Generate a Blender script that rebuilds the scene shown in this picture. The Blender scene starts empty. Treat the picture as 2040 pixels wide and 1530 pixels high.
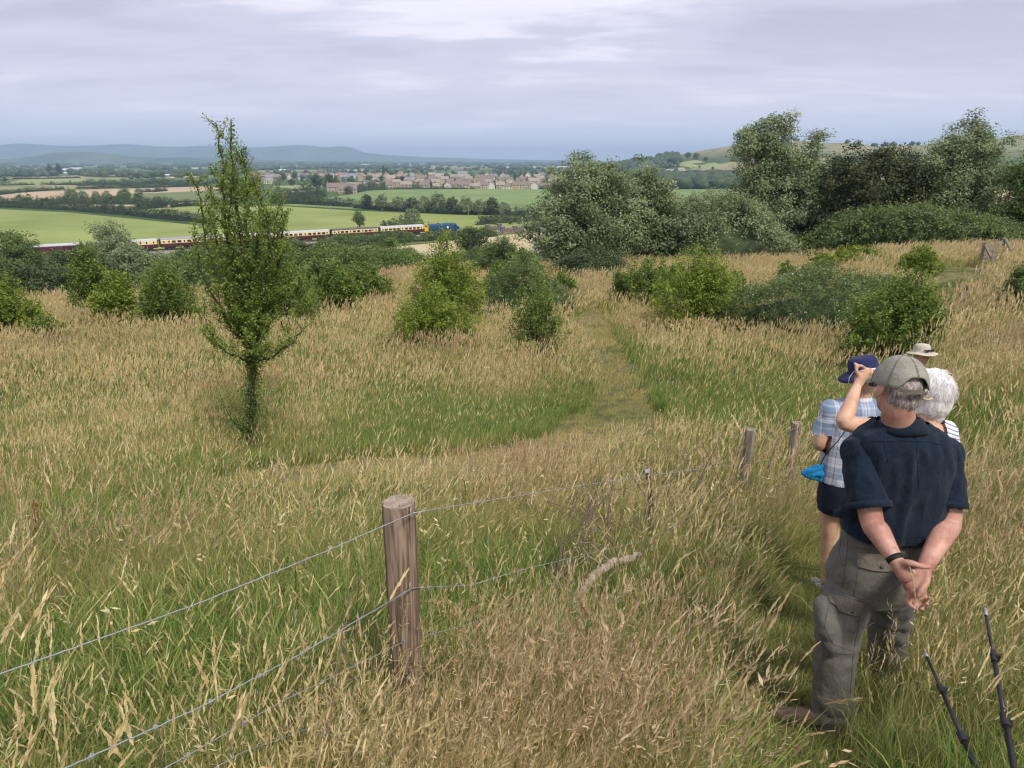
import bpy, math, random
import numpy as np
from mathutils import Vector, Matrix, Quaternion

# ------------------------------------------------------------------ camera, sky, sun, exposure
SC = bpy.context.scene
COL = SC.collection
F_PX = 1415.0
TH = math.radians(17.46)
cam_data = bpy.data.cameras.new('camera')
cam_data.sensor_width = 36.0
cam_data.lens = F_PX / 2040.0 * 36.0
cam_data.clip_start = 0.05
cam_data.clip_end = 60000
cam = bpy.data.objects.new('camera', cam_data)
COL.objects.link(cam)
cam.location = (0, 0, 0)
cam.rotation_euler = (math.pi / 2 - TH, 0, 0)
SC.camera = cam

SC.view_settings.view_transform = 'Standard'
SC.view_settings.look = 'None'
SC.view_settings.exposure = 0.52
SC.view_settings.gamma = 1.0
SC.view_settings.use_curve_mapping = False
SC.render.engine = 'CYCLES'
SC.cycles.max_bounces = 6
SC.cycles.diffuse_bounces = 3
SC.cycles.glossy_bounces = 2
SC.cycles.transmission_bounces = 3
SC.cycles.transparent_max_bounces = 6
SC.cycles.volume_bounces = 0
SC.cycles.use_adaptive_sampling = True
SC.cycles.adaptive_threshold = 0.03
SC.cycles.use_denoising = True
SC.cycles.caustics_reflective = False
SC.cycles.caustics_refractive = False
SC.cycles.filter_width = 1.2

SUN_EL, SUN_AZ = math.radians(52), math.radians(150)   # azimuth clockwise from +Y
world = bpy.data.worlds.new('World')
SC.world = world
world.use_nodes = True
_nt = world.node_tree
_nt.nodes.clear()
def _n(t, **k):
    n = _nt.nodes.new(t)
    for a, b in k.items():
        setattr(n, a, b)
    return n
w_out = _n('ShaderNodeOutputWorld')
w_bg = _n('ShaderNodeBackground')
w_bg.inputs['Strength'].default_value = 0.1
w_sky = _n('ShaderNodeTexSky', sky_type='NISHITA', sun_disc=False)
w_sky.sun_elevation = SUN_EL
w_sky.sun_rotation = SUN_AZ
w_sky.air_density = 1.0
w_sky.dust_density = 3.0
w_tc = _n('ShaderNodeTexCoord')
w_sep = _n('ShaderNodeSeparateXYZ')
_nt.links.new(w_tc.outputs['Generated'], w_sep.inputs[0])
def _m(op, a, b=None, c=None, clamp=False):
    n = _n('ShaderNodeMath', operation=op)
    n.use_clamp = clamp
    for i, x in enumerate((a, b, c)):
        if x is None: continue
        if isinstance(x, (int, float)): n.inputs[i].default_value = x
        else: _nt.links.new(x, n.inputs[i])
    return n.outputs[0]
w_up = _m('MAXIMUM', w_sep.outputs['Z'], 0.0)
w_den = _m('ADD', w_up, 0.10)
w_cx = _m('DIVIDE', w_sep.outputs['X'], w_den)
w_cy = _m('DIVIDE', w_sep.outputs['Y'], w_den)
w_cmb = _n('ShaderNodeCombineXYZ')
_nt.links.new(w_cx, w_cmb.inputs[0]); _nt.links.new(w_cy, w_cmb.inputs[1])
def _noise(scale, detail, rough, dist, loc, sc=(1, 1, 1)):
    mp = _n('ShaderNodeMapping')
    mp.inputs['Location'].default_value = loc
    mp.inputs['Scale'].default_value = sc
    mp.inputs['Rotation'].default_value = (0, 0, 0.12)
    _nt.links.new(w_cmb.outputs[0], mp.inputs[0])
    nz = _n('ShaderNodeTexNoise')
    nz.inputs['Scale'].default_value = scale
    nz.inputs['Detail'].default_value = detail
    nz.inputs['Roughness'].default_value = rough
    nz.inputs['Distortion'].default_value = dist
    _nt.links.new(mp.outputs[0], nz.inputs['Vector'])
    return nz.outputs['Fac']
n1 = _noise(0.55, 7, 0.55, 0.5, (3.1, 1.7, 0), (0.8, 1.25, 1))
n2 = _noise(1.9, 8, 0.60, 0.3, (0.4, 7.9, 2), (0.6, 1.3, 1))
nmix = _m('ADD', _m('MULTIPLY', n1, 0.65), _m('MULTIPLY', n2, 0.35))
w_ramp = _n('ShaderNodeValToRGB')
cr = w_ramp.color_ramp
cr.interpolation = 'EASE'
cr.elements[0].position = 0.40; cr.elements[0].color = (0.50, 0.505, 0.635, 1)
cr.elements[1].position = 0.62; cr.elements[1].color = (0.92, 0.87, 0.98, 1)
_e = cr.elements.new(0.50); _e.color = (0.62, 0.615, 0.755, 1)
_nt.links.new(nmix, w_ramp.inputs[0])
# near the horizon the cloud deck fades to an even blue-grey
w_hz = _m('SUBTRACT', 1.0, _m('DIVIDE', w_up, 0.20), clamp=True)
w_hz = _m('POWER', w_hz, 1.3)
w_mix = _n('ShaderNodeMix', data_type='RGBA')
_nt.links.new(w_hz, w_mix.inputs['Factor'])
_nt.links.new(w_ramp.outputs[0], w_mix.inputs['A'])
w_mix.inputs['B'].default_value = (0.78, 0.79, 0.95, 1)
w_scale = _n('ShaderNodeVectorMath', operation='SCALE')
_nt.links.new(w_mix.outputs['Result'], w_scale.inputs[0])
w_scale.inputs['Scale'].default_value = 8.0
w_mix2 = _n('ShaderNodeMix', data_type='RGBA')
w_mix2.inputs['Factor'].default_value = 0.93
_nt.links.new(w_sky.outputs[0], w_mix2.inputs['A'])
_nt.links.new(w_scale.outputs[0], w_mix2.inputs['B'])
_nt.links.new(w_mix2.outputs['Result'], w_bg.inputs['Color'])
_nt.links.new(w_bg.outputs[0], w_out.inputs['Surface'])

sun_d = bpy.data.lights.new('sun', 'SUN')
sun_d.energy = 2.5
sun_d.angle = math.radians(11)
sun_d.color = (1.0, 0.95, 0.86)
sun = bpy.data.objects.new('sun', sun_d)
COL.objects.link(sun)
_sd = Vector((math.sin(SUN_AZ) * math.cos(SUN_EL), math.cos(SUN_AZ) * math.cos(SUN_EL), math.sin(SUN_EL)))
sun.rotation_euler = _sd.to_track_quat('Z', 'Y').to_euler()
sun.location = (0, 0, 60)

# ------------------------------------------------------------------ helpers
rng = np.random.default_rng(11)
random.seed(11)
SN, CN = math.sin(TH), math.cos(TH)
def ray(u, v):
    a = (u - 1020.0) / F_PX; b = (v - 765.0) / F_PX
    return a, CN - b * SN, -(SN + b * CN)          # x, y, z per unit depth
def P(u, v, Y):
    x, y, z = ray(u, v)
    t = Y / y
    return Vector((x * t, Y, z * t))
def on_plane(u, v, Z):
    x, y, z = ray(u, v)
    t = Z / z
    return Vector((x * t, y * t, Z))
def to_px(x, y, z):
    d = y * CN - z * SN
    return 1020 + F_PX * x / d, 765 + F_PX * (-(z * CN + y * SN)) / d

def fast_mesh(name, V, F, smooth=False, attrs=None):
    """V (n,3) floats, F (m,k) ints of one polygon size."""
    V = np.ascontiguousarray(V, dtype=np.float32); F = np.ascontiguousarray(F, dtype=np.int32)
    me = bpy.data.meshes.new(name)
    me.vertices.add(len(V)); me.vertices.foreach_set('co', V.ravel())
    m, k = F.shape
    me.loops.add(m * k); me.loops.foreach_set('vertex_index', F.ravel())
    me.polygons.add(m); me.polygons.foreach_set('loop_start', np.arange(0, m * k, k, dtype=np.int32))
    if smooth: me.polygons.foreach_set('use_smooth', np.ones(m, dtype=bool))
    me.update(calc_edges=True)
    if attrs:
        for an, av in attrs.items():
            av = np.ascontiguousarray(av, dtype=np.float32)
            if av.ndim == 1:
                a = me.attributes.new(an, 'FLOAT', 'POINT'); a.data.foreach_set('value', av)
            else:
                a = me.attributes.new(an, 'FLOAT_COLOR', 'POINT')
                a.data.foreach_set('color', np.concatenate([av, np.ones((len(av), 1), np.float32)], 1).ravel())
    return me
def link(name, me, mat=None, parent=None, loc=None):
    o = bpy.data.objects.new(name, me)
    if me is not None:
        me.name = name
        if mat is not None and len(me.materials) == 0: me.materials.append(mat)
    COL.objects.link(o)
    if parent is not None: o.parent = parent
    if loc is not None: o.location = loc
    return o
def tag(o, label=None, cat=None, group=None, kind=None):
    if label: o['label'] = label
    if cat: o['category'] = cat
    if group: o['group'] = group
    if kind: o['kind'] = kind
    return o
def empty(name, loc, rz=0.0):
    o = bpy.data.objects.new(name, None); COL.objects.link(o)
    o.location = loc; o.rotation_euler = (0, 0, rz); o.empty_display_size = 0.2
    return o
def copy_tree(o, parent=None):
    c = o.copy(); COL.objects.link(c)
    if parent is not None: c.parent = parent
    for ch in list(o.children): copy_tree(ch, c)
    return c

class MB:
    """collects polygons of any size, builds one mesh"""
    def __init__(s): s.v = []; s.f = []; s.mi = []
    def add(s, V, F, mi=0):
        o = len(s.v)
        s.v += [tuple(p) for p in V]; s.f += [tuple(int(i) + o for i in f) for f in F]; s.mi += [mi] * len(F)
    def box(s, c, d, rz=0.0, mi=0, M=None):
        hx, hy, hz = d[0] / 2, d[1] / 2, d[2] / 2
        V = [Vector((x, y, z)) for x in (-hx, hx) for y in (-hy, hy) for z in (-hz, hz)]
        if M is None: M = Matrix.Rotation(rz, 3, 'Z')
        V = [M @ p + Vector(c) for p in V]
        s.add(V, [(0, 1, 3, 2), (4, 6, 7, 5), (0, 4, 5, 1), (2, 3, 7, 6), (0, 2, 6, 4), (1, 5, 7, 3)], mi)
    def tube(s, pts, rad, n=8, mi=0, cap=True):
        V, F = tube(pts, rad, n, cap)
        s.add(V, F, mi)
    def build(s, name, mats, parent=None, smooth=False, loc=None):
        me = bpy.data.meshes.new(name)
        me.from_pydata(s.v, [], s.f)
        for m in (mats if isinstance(mats, (list, tuple)) else [mats]): me.materials.append(m)
        me.polygons.foreach_set('material_index', s.mi)
        if smooth: me.polygons.foreach_set('use_smooth', [True] * len(s.f))
        me.update()
        return link(name, me, None, parent, loc)
def tube(pts, rad, n=8, cap=True):
    pts = [Vector(p) for p in pts]
    if isinstance(rad, (int, float)): rad = [rad] * len(pts)
    V = []; F = []
    up = None
    for i, p in enumerate(pts):
        t = (pts[min(i + 1, len(pts) - 1)] - pts[max(i - 1, 0)])
        if t.length < 1e-9: t = Vector((0, 0, 1))
        t.normalize()
        if up is None: up = Vector((0, 0, 1)) if abs(t.z) < 0.9 else Vector((1, 0, 0))
        a = (up - t * up.dot(t)).normalized(); up = a
        b = t.cross(a)
        for k in range(n):
            th = 2 * math.pi * k / n
            V.append(p + (a * math.cos(th) + b * math.sin(th)) * rad[i])
    for i in range(len(pts) - 1):
        for k in range(n):
            k2 = (k + 1) % n
            F.append((i * n + k, i * n + k2, (i + 1) * n + k2, (i + 1) * n + k))
    if cap:
        F.append(tuple(range(n - 1, -1, -1))); F.append(tuple((len(pts) - 1) * n + k for k in range(n)))
    return V, F

# ------------------------------------------------------------------ materials
MATS = {}
def new_mat(name):
    m = bpy.data.materials.new(name); m.use_nodes = True
    MATS[name] = m
    return m
def nodes_of(m):
    nt = m.node_tree
    b = nt.nodes['Principled BSDF']
    return nt, b
def N(nt, t, ins=None, **k):
    n = nt.nodes.new(t)
    for a, b in k.items(): setattr(n, a, b)
    for a, b in (ins or {}).items():
        s = n.inputs[a]
        if isinstance(b, bpy.types.NodeSocket): nt.links.new(b, s)
        else: s.default_value = b
    return n
def ramp(nt, fac, stops, interp='LINEAR'):
    r = nt.nodes.new('ShaderNodeValToRGB')
    e = r.color_ramp.elements
    r.color_ramp.interpolation = interp
    e[0].position, e[0].color = stops[0][0], (*stops[0][1], 1)
    e[1].position, e[1].color = stops[-1][0], (*stops[-1][1], 1)
    for p, c in stops[1:-1]:
        x = e.new(p); x.color = (*c, 1)
    nt.links.new(fac, r.inputs[0])
    return r.outputs[0]
def simple_mat(name, col, rough=0.8, noise=0.0, nscale=8.0, bump=0.0, bscale=60.0, metal=0.0, spec=0.3, col2=None, detail=5.0):
    """object-space noise between two tones plus a fine bump"""
    m = new_mat(name); nt, b = nodes_of(m)
    tc = N(nt, 'ShaderNodeTexCoord')
    c2 = col2 if col2 is not None else tuple(x * (1 - noise) for x in col)
    c1 = col if col2 is not None else tuple(min(1, x * (1 + noise)) for x in col)
    nz = N(nt, 'ShaderNodeTexNoise', {'Vector': tc.outputs['Object'], 'Scale': nscale, 'Detail': detail, 'Roughness': 0.6})
    nt.links.new(ramp(nt, nz.outputs['Fac'], [(0.32, c2), (0.68, c1)]), b.inputs['Base Color'])
    b.inputs['Roughness'].default_value = rough
    b.inputs['Metallic'].default_value = metal
    b.inputs['Specular IOR Level'].default_value = spec
    if bump:
        nb = N(nt, 'ShaderNodeTexNoise', {'Vector': tc.outputs['Object'], 'Scale': bscale, 'Detail': 4.0})
        bp = N(nt, 'ShaderNodeBump', {'Height': nb.outputs['Fac'], 'Strength': bump, 'Distance': 0.02})
        nt.links.new(bp.outputs[0], b.inputs['Normal'])
    return m
def leaf_mat(name, dark, light, tip=None, trans=0.35, rough=0.55):
    """leaf colour from the per-leaf attribute var; some light passes through"""
    m = new_mat(name); nt, b = nodes_of(m)
    at = N(nt, 'ShaderNodeAttribute', attribute_name='var')
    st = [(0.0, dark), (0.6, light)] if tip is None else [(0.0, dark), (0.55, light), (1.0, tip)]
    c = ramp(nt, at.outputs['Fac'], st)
    nt.links.new(c, b.inputs['Base Color'])
    b.inputs['Roughness'].default_value = rough
    b.inputs['Specular IOR Level'].default_value = 0.25
    tr = N(nt, 'ShaderNodeBsdfTranslucent', {'Color': c})
    mx = N(nt, 'ShaderNodeMixShader', {0: trans, 1: b.outputs[0], 2: tr.outputs[0]})
    nt.links.new(mx.outputs[0], nt.nodes['Material Output'].inputs['Surface'])
    return m

# ------------------------------------------------------------------ value noise for shapes
_perm = rng.random((64, 64))
def vnoise(x, y):
    x = np.asarray(x, float); y = np.asarray(y, float)
    xi = np.floor(x).astype(int); yi = np.floor(y).astype(int)
    fx = x - xi; fy = y - yi
    fx = fx * fx * (3 - 2 * fx); fy = fy * fy * (3 - 2 * fy)
    g = lambda a, b: _perm[a % 64, b % 64]
    return (g(xi, yi) * (1 - fx) + g(xi + 1, yi) * fx) * (1 - fy) + (g(xi, yi + 1) * (1 - fx) + g(xi + 1, yi + 1) * fx) * fy
def fnoise(x, y, oct=4):
    s = 0; a = 0.5
    for i in range(oct):
        s = s + a * vnoise(np.asarray(x) * 2 ** i + 17 * i, np.asarray(y) * 2 ** i + 31 * i); a *= 0.5
    return s

# ------------------------------------------------------------------ terrain
_py = np.array([-60, -10, 0, 1.5, 2.65, 4.4, 7, 11.4, 18, 28, 42, 56, 64, 80, 110, 160, 220, 270, 300, 340, 1e5])
_pz = np.array([4.0, 0.4, -1.75, -2.13, -2.47, -2.95, -3.62, -4.5, -5.6, -6.85, -7.9, -8.7, -9.3, -12.4, -18.0, -24.2, -29.0, -31.9, -32.7, -33, -33])
def sstep(x): x = np.clip(x, 0, 1); return x * x * (3 - 2 * x)
def gau(x, y, cx, cy, sx, sy): return np.exp(-((x - cx) / sx) ** 2 / 2 - ((y - cy) / sy) ** 2 / 2)
def hgt(x, y):
    x = np.asarray(x, float); y = np.asarray(y, float)
    ys = np.where(y > 0, y, y)
    h = 0
    for d in (-0.06, 0.0, 0.06):                      # smooth the profile's corners
        h = h + np.interp(ys * (1 + d), _py, _pz)
    h = h / 3
    fade = 1 - sstep((y - 120) / 160)
    h = h + np.clip(0.035 * x, -3.0, 5.0) * sstep(y / 12) * fade
    h = h - 2.2 * sstep((-x - 40) / 80) * sstep((y - 120) / 50) * (1 - sstep((y - 300) / 60))
    # the bank to the right of the walkers' path
    h = h + 0.22 * np.clip(x - 1.9 - 0.38 * np.clip(y, 0, 60), 0, 6) * (1 - sstep((y - 40) / 30)) * sstep(y / 1.0)
    r = np.hypot(x, y)
    h = h + (fnoise(x * 0.9, y * 0.9, 3) - 0.45) * 0.10 * sstep((60 - r) / 20)
    h = h + 62 * gau(x, y, 640, 1950, 210, 330) + 120 * gau(x, y, 1500, 1600, 430, 500) + 34 * gau(x, y, 430, 400, 120, 150)
    h = h + (fnoise(x / 90, y / 90, 4) - 0.47) * 14 * sstep((gau(x, y, 640, 1950, 300, 400) + gau(x, y, 1500, 1600, 600, 600)) * 2)
    return h
def H(x, y): return float(hgt(x, y))
def hit(u, v, maxd=12000):
    """where the sight line through a picture point meets the ground"""
    x, y, z = ray(u, v)
    lo, hi = 0.5, maxd
    for step in (400, 60, 60, 30):
        t = np.geomspace(lo, hi, step)
        below = z * t < hgt(x * t, y * t)
        if not below.any(): return Vector((x * hi, y * hi, -33))
        i = int(np.argmax(below)); lo, hi = t[max(i - 1, 0)], t[i]
    return Vector((x * hi, y * hi, H(x * hi, y * hi)))
def at_dist(u, Y):
    """ground point in picture column u, at forward distance Y"""
    z = -5.0
    for _ in range(12):
        x = (u - 1020) / F_PX * (Y * CN - z * SN); z = H(x, Y)
    return Vector((x, Y, z))
# ================================================================== LARGE STRUCTURE
# ---- ground sheet: polar grid around the viewpoint, out to the horizon
def build_ground():
    rr = [0.25]
    while rr[-1] < 15000: rr.append(rr[-1] * 1.05)
    rr = np.array(rr)
    aa = np.concatenate([np.arange(-56, 56, 0.5), np.arange(56, 304, 4.0)])
    A = np.radians(aa)
    R, T = np.meshgrid(rr, A, indexing='ij')
    X = R * np.sin(T); Y = R * np.cos(T)
    Z = hgt(X, Y)
    nr, na = R.shape
    V = np.stack([X.ravel(), Y.ravel(), Z.ravel()], 1)
    i, j = np.meshgrid(np.arange(nr - 1), np.arange(na), indexing='ij')
    j2 = (j + 1) % na
    F = np.stack([(i * na + j), (i * na + j2), ((i + 1) * na + j2), ((i + 1) * na + j)], -1).reshape(-1, 4)
    F = F[:, ::-1]
    me = fast_mesh('ground', V, F, smooth=True)
    m = new_mat('ground'); nt, b = nodes_of(m)
    g = N(nt, 'ShaderNodeNewGeometry')
    # near: thatch and soil under the grass
    n1 = N(nt, 'ShaderNodeTexNoise', {'Vector': g.outputs['Position'], 'Scale': 6.0, 'Detail': 8.0, 'Roughness': 0.7})
    n2 = N(nt, 'ShaderNodeTexNoise', {'Vector': g.outputs['Position'], 'Scale': 0.35, 'Detail': 4.0})
    near1 = ramp(nt, n1.outputs['Fac'], [(0.3, (0.035, 0.045, 0.014)), (0.55, (0.09, 0.10, 0.035)), (0.75, (0.22, 0.18, 0.085))])
    near2 = ramp(nt, n1.outputs['Fac'], [(0.3, (0.12, 0.11, 0.045)), (0.7, (0.30, 0.25, 0.13))])
    near = N(nt, 'ShaderNodeMix', {'Factor': ramp(nt, n2.outputs['Fac'], [(0.4, (0, 0, 0)), (0.6, (1, 1, 1))]), 'A': near1, 'B': near2}, data_type='RGBA')
    # far: a patchwork of small fields
    mp = N(nt, 'ShaderNodeMapping', {'Vector': g.outputs['Position'], 'Scale': (1, 0.55, 1), 'Rotation': (0, 0, 0.4)})
    vo = N(nt, 'ShaderNodeTexVoronoi', {'Vector': mp.outputs[0], 'Scale': 0.0034, 'Randomness': 0.85})
    sep = N(nt, 'ShaderNodeSeparateColor', {'Color': vo.outputs['Color']})
    far = ramp(nt, sep.outputs[0], [(0.0, (0.08, 0.13, 0.045)), (0.3, (0.15, 0.20, 0.07)), (0.5, (0.10, 0.15, 0.05)), (0.62, (0.38, 0.32, 0.18)),
                                    (0.75, (0.18, 0.24, 0.08)), (0.9, (0.30, 0.28, 0.15)), (1.0, (0.07, 0.11, 0.04))], 'CONSTANT')
    n3 = N(nt, 'ShaderNodeTexNoise', {'Vector': g.outputs['Position'], 'Scale': 0.03, 'Detail': 6.0})
    farn = N(nt, 'ShaderNodeMix', {'Factor': 0.5, 'A': far, 'B': ramp(nt, n3.outputs['Fac'], [(0.3, (0.35, 0.4, 0.35)), (0.7, (0.75, 0.8, 0.6))])}, data_type='RGBA', blend_type='MULTIPLY')
    # rough pasture of the hills on the right
    ln = N(nt, 'ShaderNodeVectorMath', {0: g.outputs['Position']}, operation='LENGTH')
    sx = N(nt, 'ShaderNodeSeparateXYZ', {0: g.outputs['Position']})
    hz = N(nt, 'ShaderNodeMapRange', {'Value': sx.outputs['Z'], 'From Min': 2.0, 'From Max': 22.0})
    far2 = N(nt, 'ShaderNodeMix', {'Factor': hz.outputs[0], 'A': farn.outputs['Result'], 'B': ramp(nt, n3.outputs['Fac'], [(0.35, (0.13, 0.16, 0.06)), (0.6, (0.30, 0.26, 0.14))])}, data_type='RGBA')
    rough = ramp(nt, n2.outputs['Fac'], [(0.35, (0.07, 0.10, 0.03)), (0.55, (0.13, 0.16, 0.05)), (0.72, (0.26, 0.24, 0.11))])
    f0 = N(nt, 'ShaderNodeMapRange', {'Value': ln.outputs['Value'], 'From Min': 62.0, 'From Max': 75.0})
    mid = N(nt, 'ShaderNodeMix', {'Factor': f0.outputs[0], 'A': near.outputs['Result'], 'B': rough}, data_type='RGBA')
    fac = N(nt, 'ShaderNodeMapRange', {'Value': ln.outputs['Value'], 'From Min': 400.0, 'From Max': 440.0})
    mx = N(nt, 'ShaderNodeMix', {'Factor': fac.outputs[0], 'A': mid.outputs['Result'], 'B': far2.outputs['Result']}, data_type='RGBA')
    nt.links.new(mx.outputs['Result'], b.inputs['Base Color'])
    b.inputs['Roughness'].default_value = 0.95
    b.inputs['Specular IOR Level'].default_value = 0.1
    o = link('ground', me, m)
    tag(o, kind='structure')
build_ground()

# ---- distant hill ranges (a solid ridge with its own depth)
def hill_range(name, prof, Y, depth, mat, amp):
    us = np.linspace(prof[0][0], prof[-1][0], 260)
    vs = np.interp(us, [p[0] for p in prof], [p[1] for p in prof])
    top = []
    for u, v in zip(us, vs):
        x, y, z = ray(u, v); t = Y / y; top.append((x * t, z * t))
    top = np.array(top); nx = len(us); nd = 25
    k = np.linspace(-1, 1, nd)
    X = np.repeat(top[:, 0][:, None], nd, 1) * (1 + 0 * k)
    Yg = Y + k[None, :] * depth + 0 * X
    prof_k = np.cos(k * math.pi / 2) ** 1.3
    hh = (top[:, 1] + 36)[:, None] * prof_k[None, :]
    rough = (fnoise(X / (depth * .45), Yg / (depth * .45), 4) - 0.47) * amp * np.sin(np.pi * np.abs(k))[None, :]
    Z = -36 + hh * (1 + rough)
    V = np.stack([X.ravel(), Yg.ravel(), Z.ravel()], 1)
    i, j = np.meshgrid(np.arange(nx - 1), np.arange(nd - 1), indexing='ij')
    F = np.stack([i * nd + j, (i + 1) * nd + j, (i + 1) * nd + j + 1, i * nd + j + 1], -1).reshape(-1, 4)
    o = link(name, fast_mesh(name, V, F, smooth=True), mat)
    tag(o, kind='structure')
m_hill = simple_mat('hill_country', (0.16, 0.19, 0.08), 1.0, col2=(0.035, 0.06, 0.03), nscale=0.0025, detail=10, spec=0.0)
hill_range('hills', [(-900, 306), (-500, 296), (-200, 291), (0, 293), (55, 287), (103, 290), (170, 291.5), (223, 289), (257, 287.2), (305, 291.5), (360, 292.5), (412, 290.5),
                     (470, 293.5), (515, 294), (570, 291.5), (603, 289.3), (628, 291), (644, 293.6), (665, 293.3), (682, 291.2), (700, 294), (722, 304), (775, 309), (850, 313), (980, 317), (1150, 320), (1400, 324)],
           11500, 1500, m_hill, 0.5)
hill_range('hills', [(-300, 324), (60, 316), (100, 309), (135, 303.5), (180, 303), (215, 306), (250, 311), (330, 314), (440, 314), (520, 318), (650, 323)],
           6500, 700, m_hill, 0.5)

# ---- fields as thin sheets draped on the ground
_field_n = [0]
def field_mat(name, c1, c2, stripe=0.0, ang=0.0, sc=0.25):
    m = new_mat(name); nt, b = nodes_of(m)
    g = N(nt, 'ShaderNodeNewGeometry')
    n1 = N(nt, 'ShaderNodeTexNoise', {'Vector': g.outputs['Position'], 'Scale': 0.02, 'Detail': 9.0, 'Roughness': 0.62})
    mp = N(nt, 'ShaderNodeMapping', {'Vector': g.outputs['Position'], 'Rotation': (0, 0, ang)})
    wv = N(nt, 'ShaderNodeTexWave', {'Vector': mp.outputs[0], 'Scale': sc, 'Distortion': 3.0, 'Detail': 3.0, 'Detail Scale': 0.05})
    md = N(nt, 'ShaderNodeMath', {0: wv.outputs['Fac'], 1: stripe}, operation='MULTIPLY')
    ad = N(nt, 'ShaderNodeMath', {0: n1.outputs['Fac'], 1: md.outputs[0]}, operation='ADD')
    nt.links.new(ramp(nt, ad.outputs[0], [(0.3, c1), (0.72 + stripe * .6, c2)]), b.inputs['Base Color'])
    b.inputs['Roughness'].default_value = 0.95; b.inputs['Specular IOR Level'].default_value = 0.1
    return m
M_F = {
    'bright': field_mat('young_crop', (0.165, 0.215, 0.055), (0.31, 0.345, 0.115), 0.16, 0.55, 0.09),
    'grass': field_mat('pasture', (0.135, 0.20, 0.065), (0.225, 0.295, 0.11), 0.12, -0.5, 0.08),
    'pale': field_mat('pale_pasture', (0.22, 0.27, 0.10), (0.31, 0.35, 0.15), 0.05),
    'sand': field_mat('bare_soil', (0.40, 0.30, 0.19), (0.52, 0.40, 0.27), 0.05),
    'straw': field_mat('stubble', (0.42, 0.35, 0.20), (0.56, 0.47, 0.28), 0.18, 1.2, 0.14),
    'dull': field_mat('rough_pasture', (0.13, 0.17, 0.07), (0.20, 0.23, 0.10), 0.05),
}
def field(poly, kind, lift=None, project=None):
    """poly: corners as seen from the viewpoint, carried to the ground"""
    _field_n[0] += 1
    lift = lift if lift is not None else 0.10 + 0.03 * _field_n[0]
    W = [project(u, v) if project else hit(u, v) for u, v in poly]
    w2 = np.array([(p.x, p.y) for p in W])
    lo, hi = w2.min(0), w2.max(0)
    size = max(hi - lo); n = int(min(60, max(6, size / 8)))
    import bmesh
    bm = bmesh.new()
    vs = [bm.verts.new((p[0], p[1], 0)) for p in w2]
    bm.faces.new(vs)
    for ax in (0, 1):
        for k in range(1, n):
            c = lo[ax] + (hi[ax] - lo[ax]) * k / n
            co = (c, 0, 0) if ax == 0 else (0, c, 0); no = (1, 0, 0) if ax == 0 else (0, 1, 0)
            bmesh.ops.bisect_plane(bm, geom=bm.verts[:] + bm.edges[:] + bm.faces[:], plane_co=co, plane_no=no)
    zz = hgt(np.array([v.co.x for v in bm.verts]), np.array([v.co.y for v in bm.verts]))
    for v, z_ in zip(bm.verts, zz): v.co.z = float(z_) + lift
    bmesh.ops.recalc_face_normals(bm, faces=bm.faces)
    me = bpy.data.meshes.new('field'); bm.to_mesh(me); bm.free()
    if len(me.polygons) and me.polygons[0].normal.z < 0: me.flip_normals()
    o = link('field', me, M_F[kind]); tag(o, kind='structure')
    return o
pl = lambda u, v: on_plane(u, v, -33)
field([(-400, 400), (0, 417), (140, 424), (250, 435), (390, 449), (520, 462), (540, 487), (300, 498), (100, 515), (-300, 560)], 'bright', project=pl)
field([(250, 419), (420, 409), (560, 411), (720, 421), (900, 428), (1060, 431), (1160, 434), (1150, 452), (900, 468), (560, 480), (520, 462), (390, 446), (330, 436)], 'bright', project=pl)
field([(560, 409), (620, 400), (690, 388), (740, 378), (870, 376.5), (1160, 378), (1250, 379), (1240, 420), (1060, 428), (830, 420), (720, 418)], 'grass', project=pl)
field([(1270, 378.5), (1440, 378), (1700, 380), (1640, 418), (1300, 428)], 'grass', project=pl)
field([(-300, 392), (0, 385), (150, 380), (420, 371), (440, 376), (380, 384), (130, 396), (0, 402), (-300, 410)], 'sand', project=pl)
field([(100, 407), (280, 404), (420, 404), (410, 409), (260, 417), (150, 414)], 'straw', project=pl)
field([(-300, 380), (0, 376), (90, 374), (230, 371), (180, 377), (0, 384), (-300, 390)], 'pale', project=pl)
field([(-200, 372), (10, 367), (40, 358), (270, 353), (300, 356), (170, 361), (60, 372)], 'pale', project=pl)
field([(270, 352), (400, 349), (415, 351), (330, 356)], 'straw', project=pl)
field([(30, 357), (150, 350), (260, 347.5), (260, 352)], 'straw', project=pl)
field([(230, 388), (430, 380), (470, 385), (420, 402), (280, 402)], 'dull', project=pl)
field([(540, 372), (600, 369), (650, 371), (600, 379)], 'pale', project=pl)
field([(545, 384), (600, 381), (620, 385), (560, 391)], 'sand', project=pl)
# stubble fields on the slope this side of the railway
field([(560, 560), (640, 512), (730, 499), (850, 486), (950, 474), (1040, 466), (1250, 456), (1300, 500), (1040, 505), (960, 520), (830, 548), (700, 566)], 'straw', 0.15)
field([(1560, 470), (1700, 420), (2050, 370), (2200, 420), (2100, 480), (1750, 490)], 'straw', 0.22)

# fields and hedges on the hill to the right
field([(1325, 331), (1380, 319.5), (1425, 324), (1440, 334), (1400, 337)], 'pale', 0.5)
field([(1370, 350), (1430, 344), (1440, 351), (1400, 354)], 'grass', 0.5)

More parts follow.
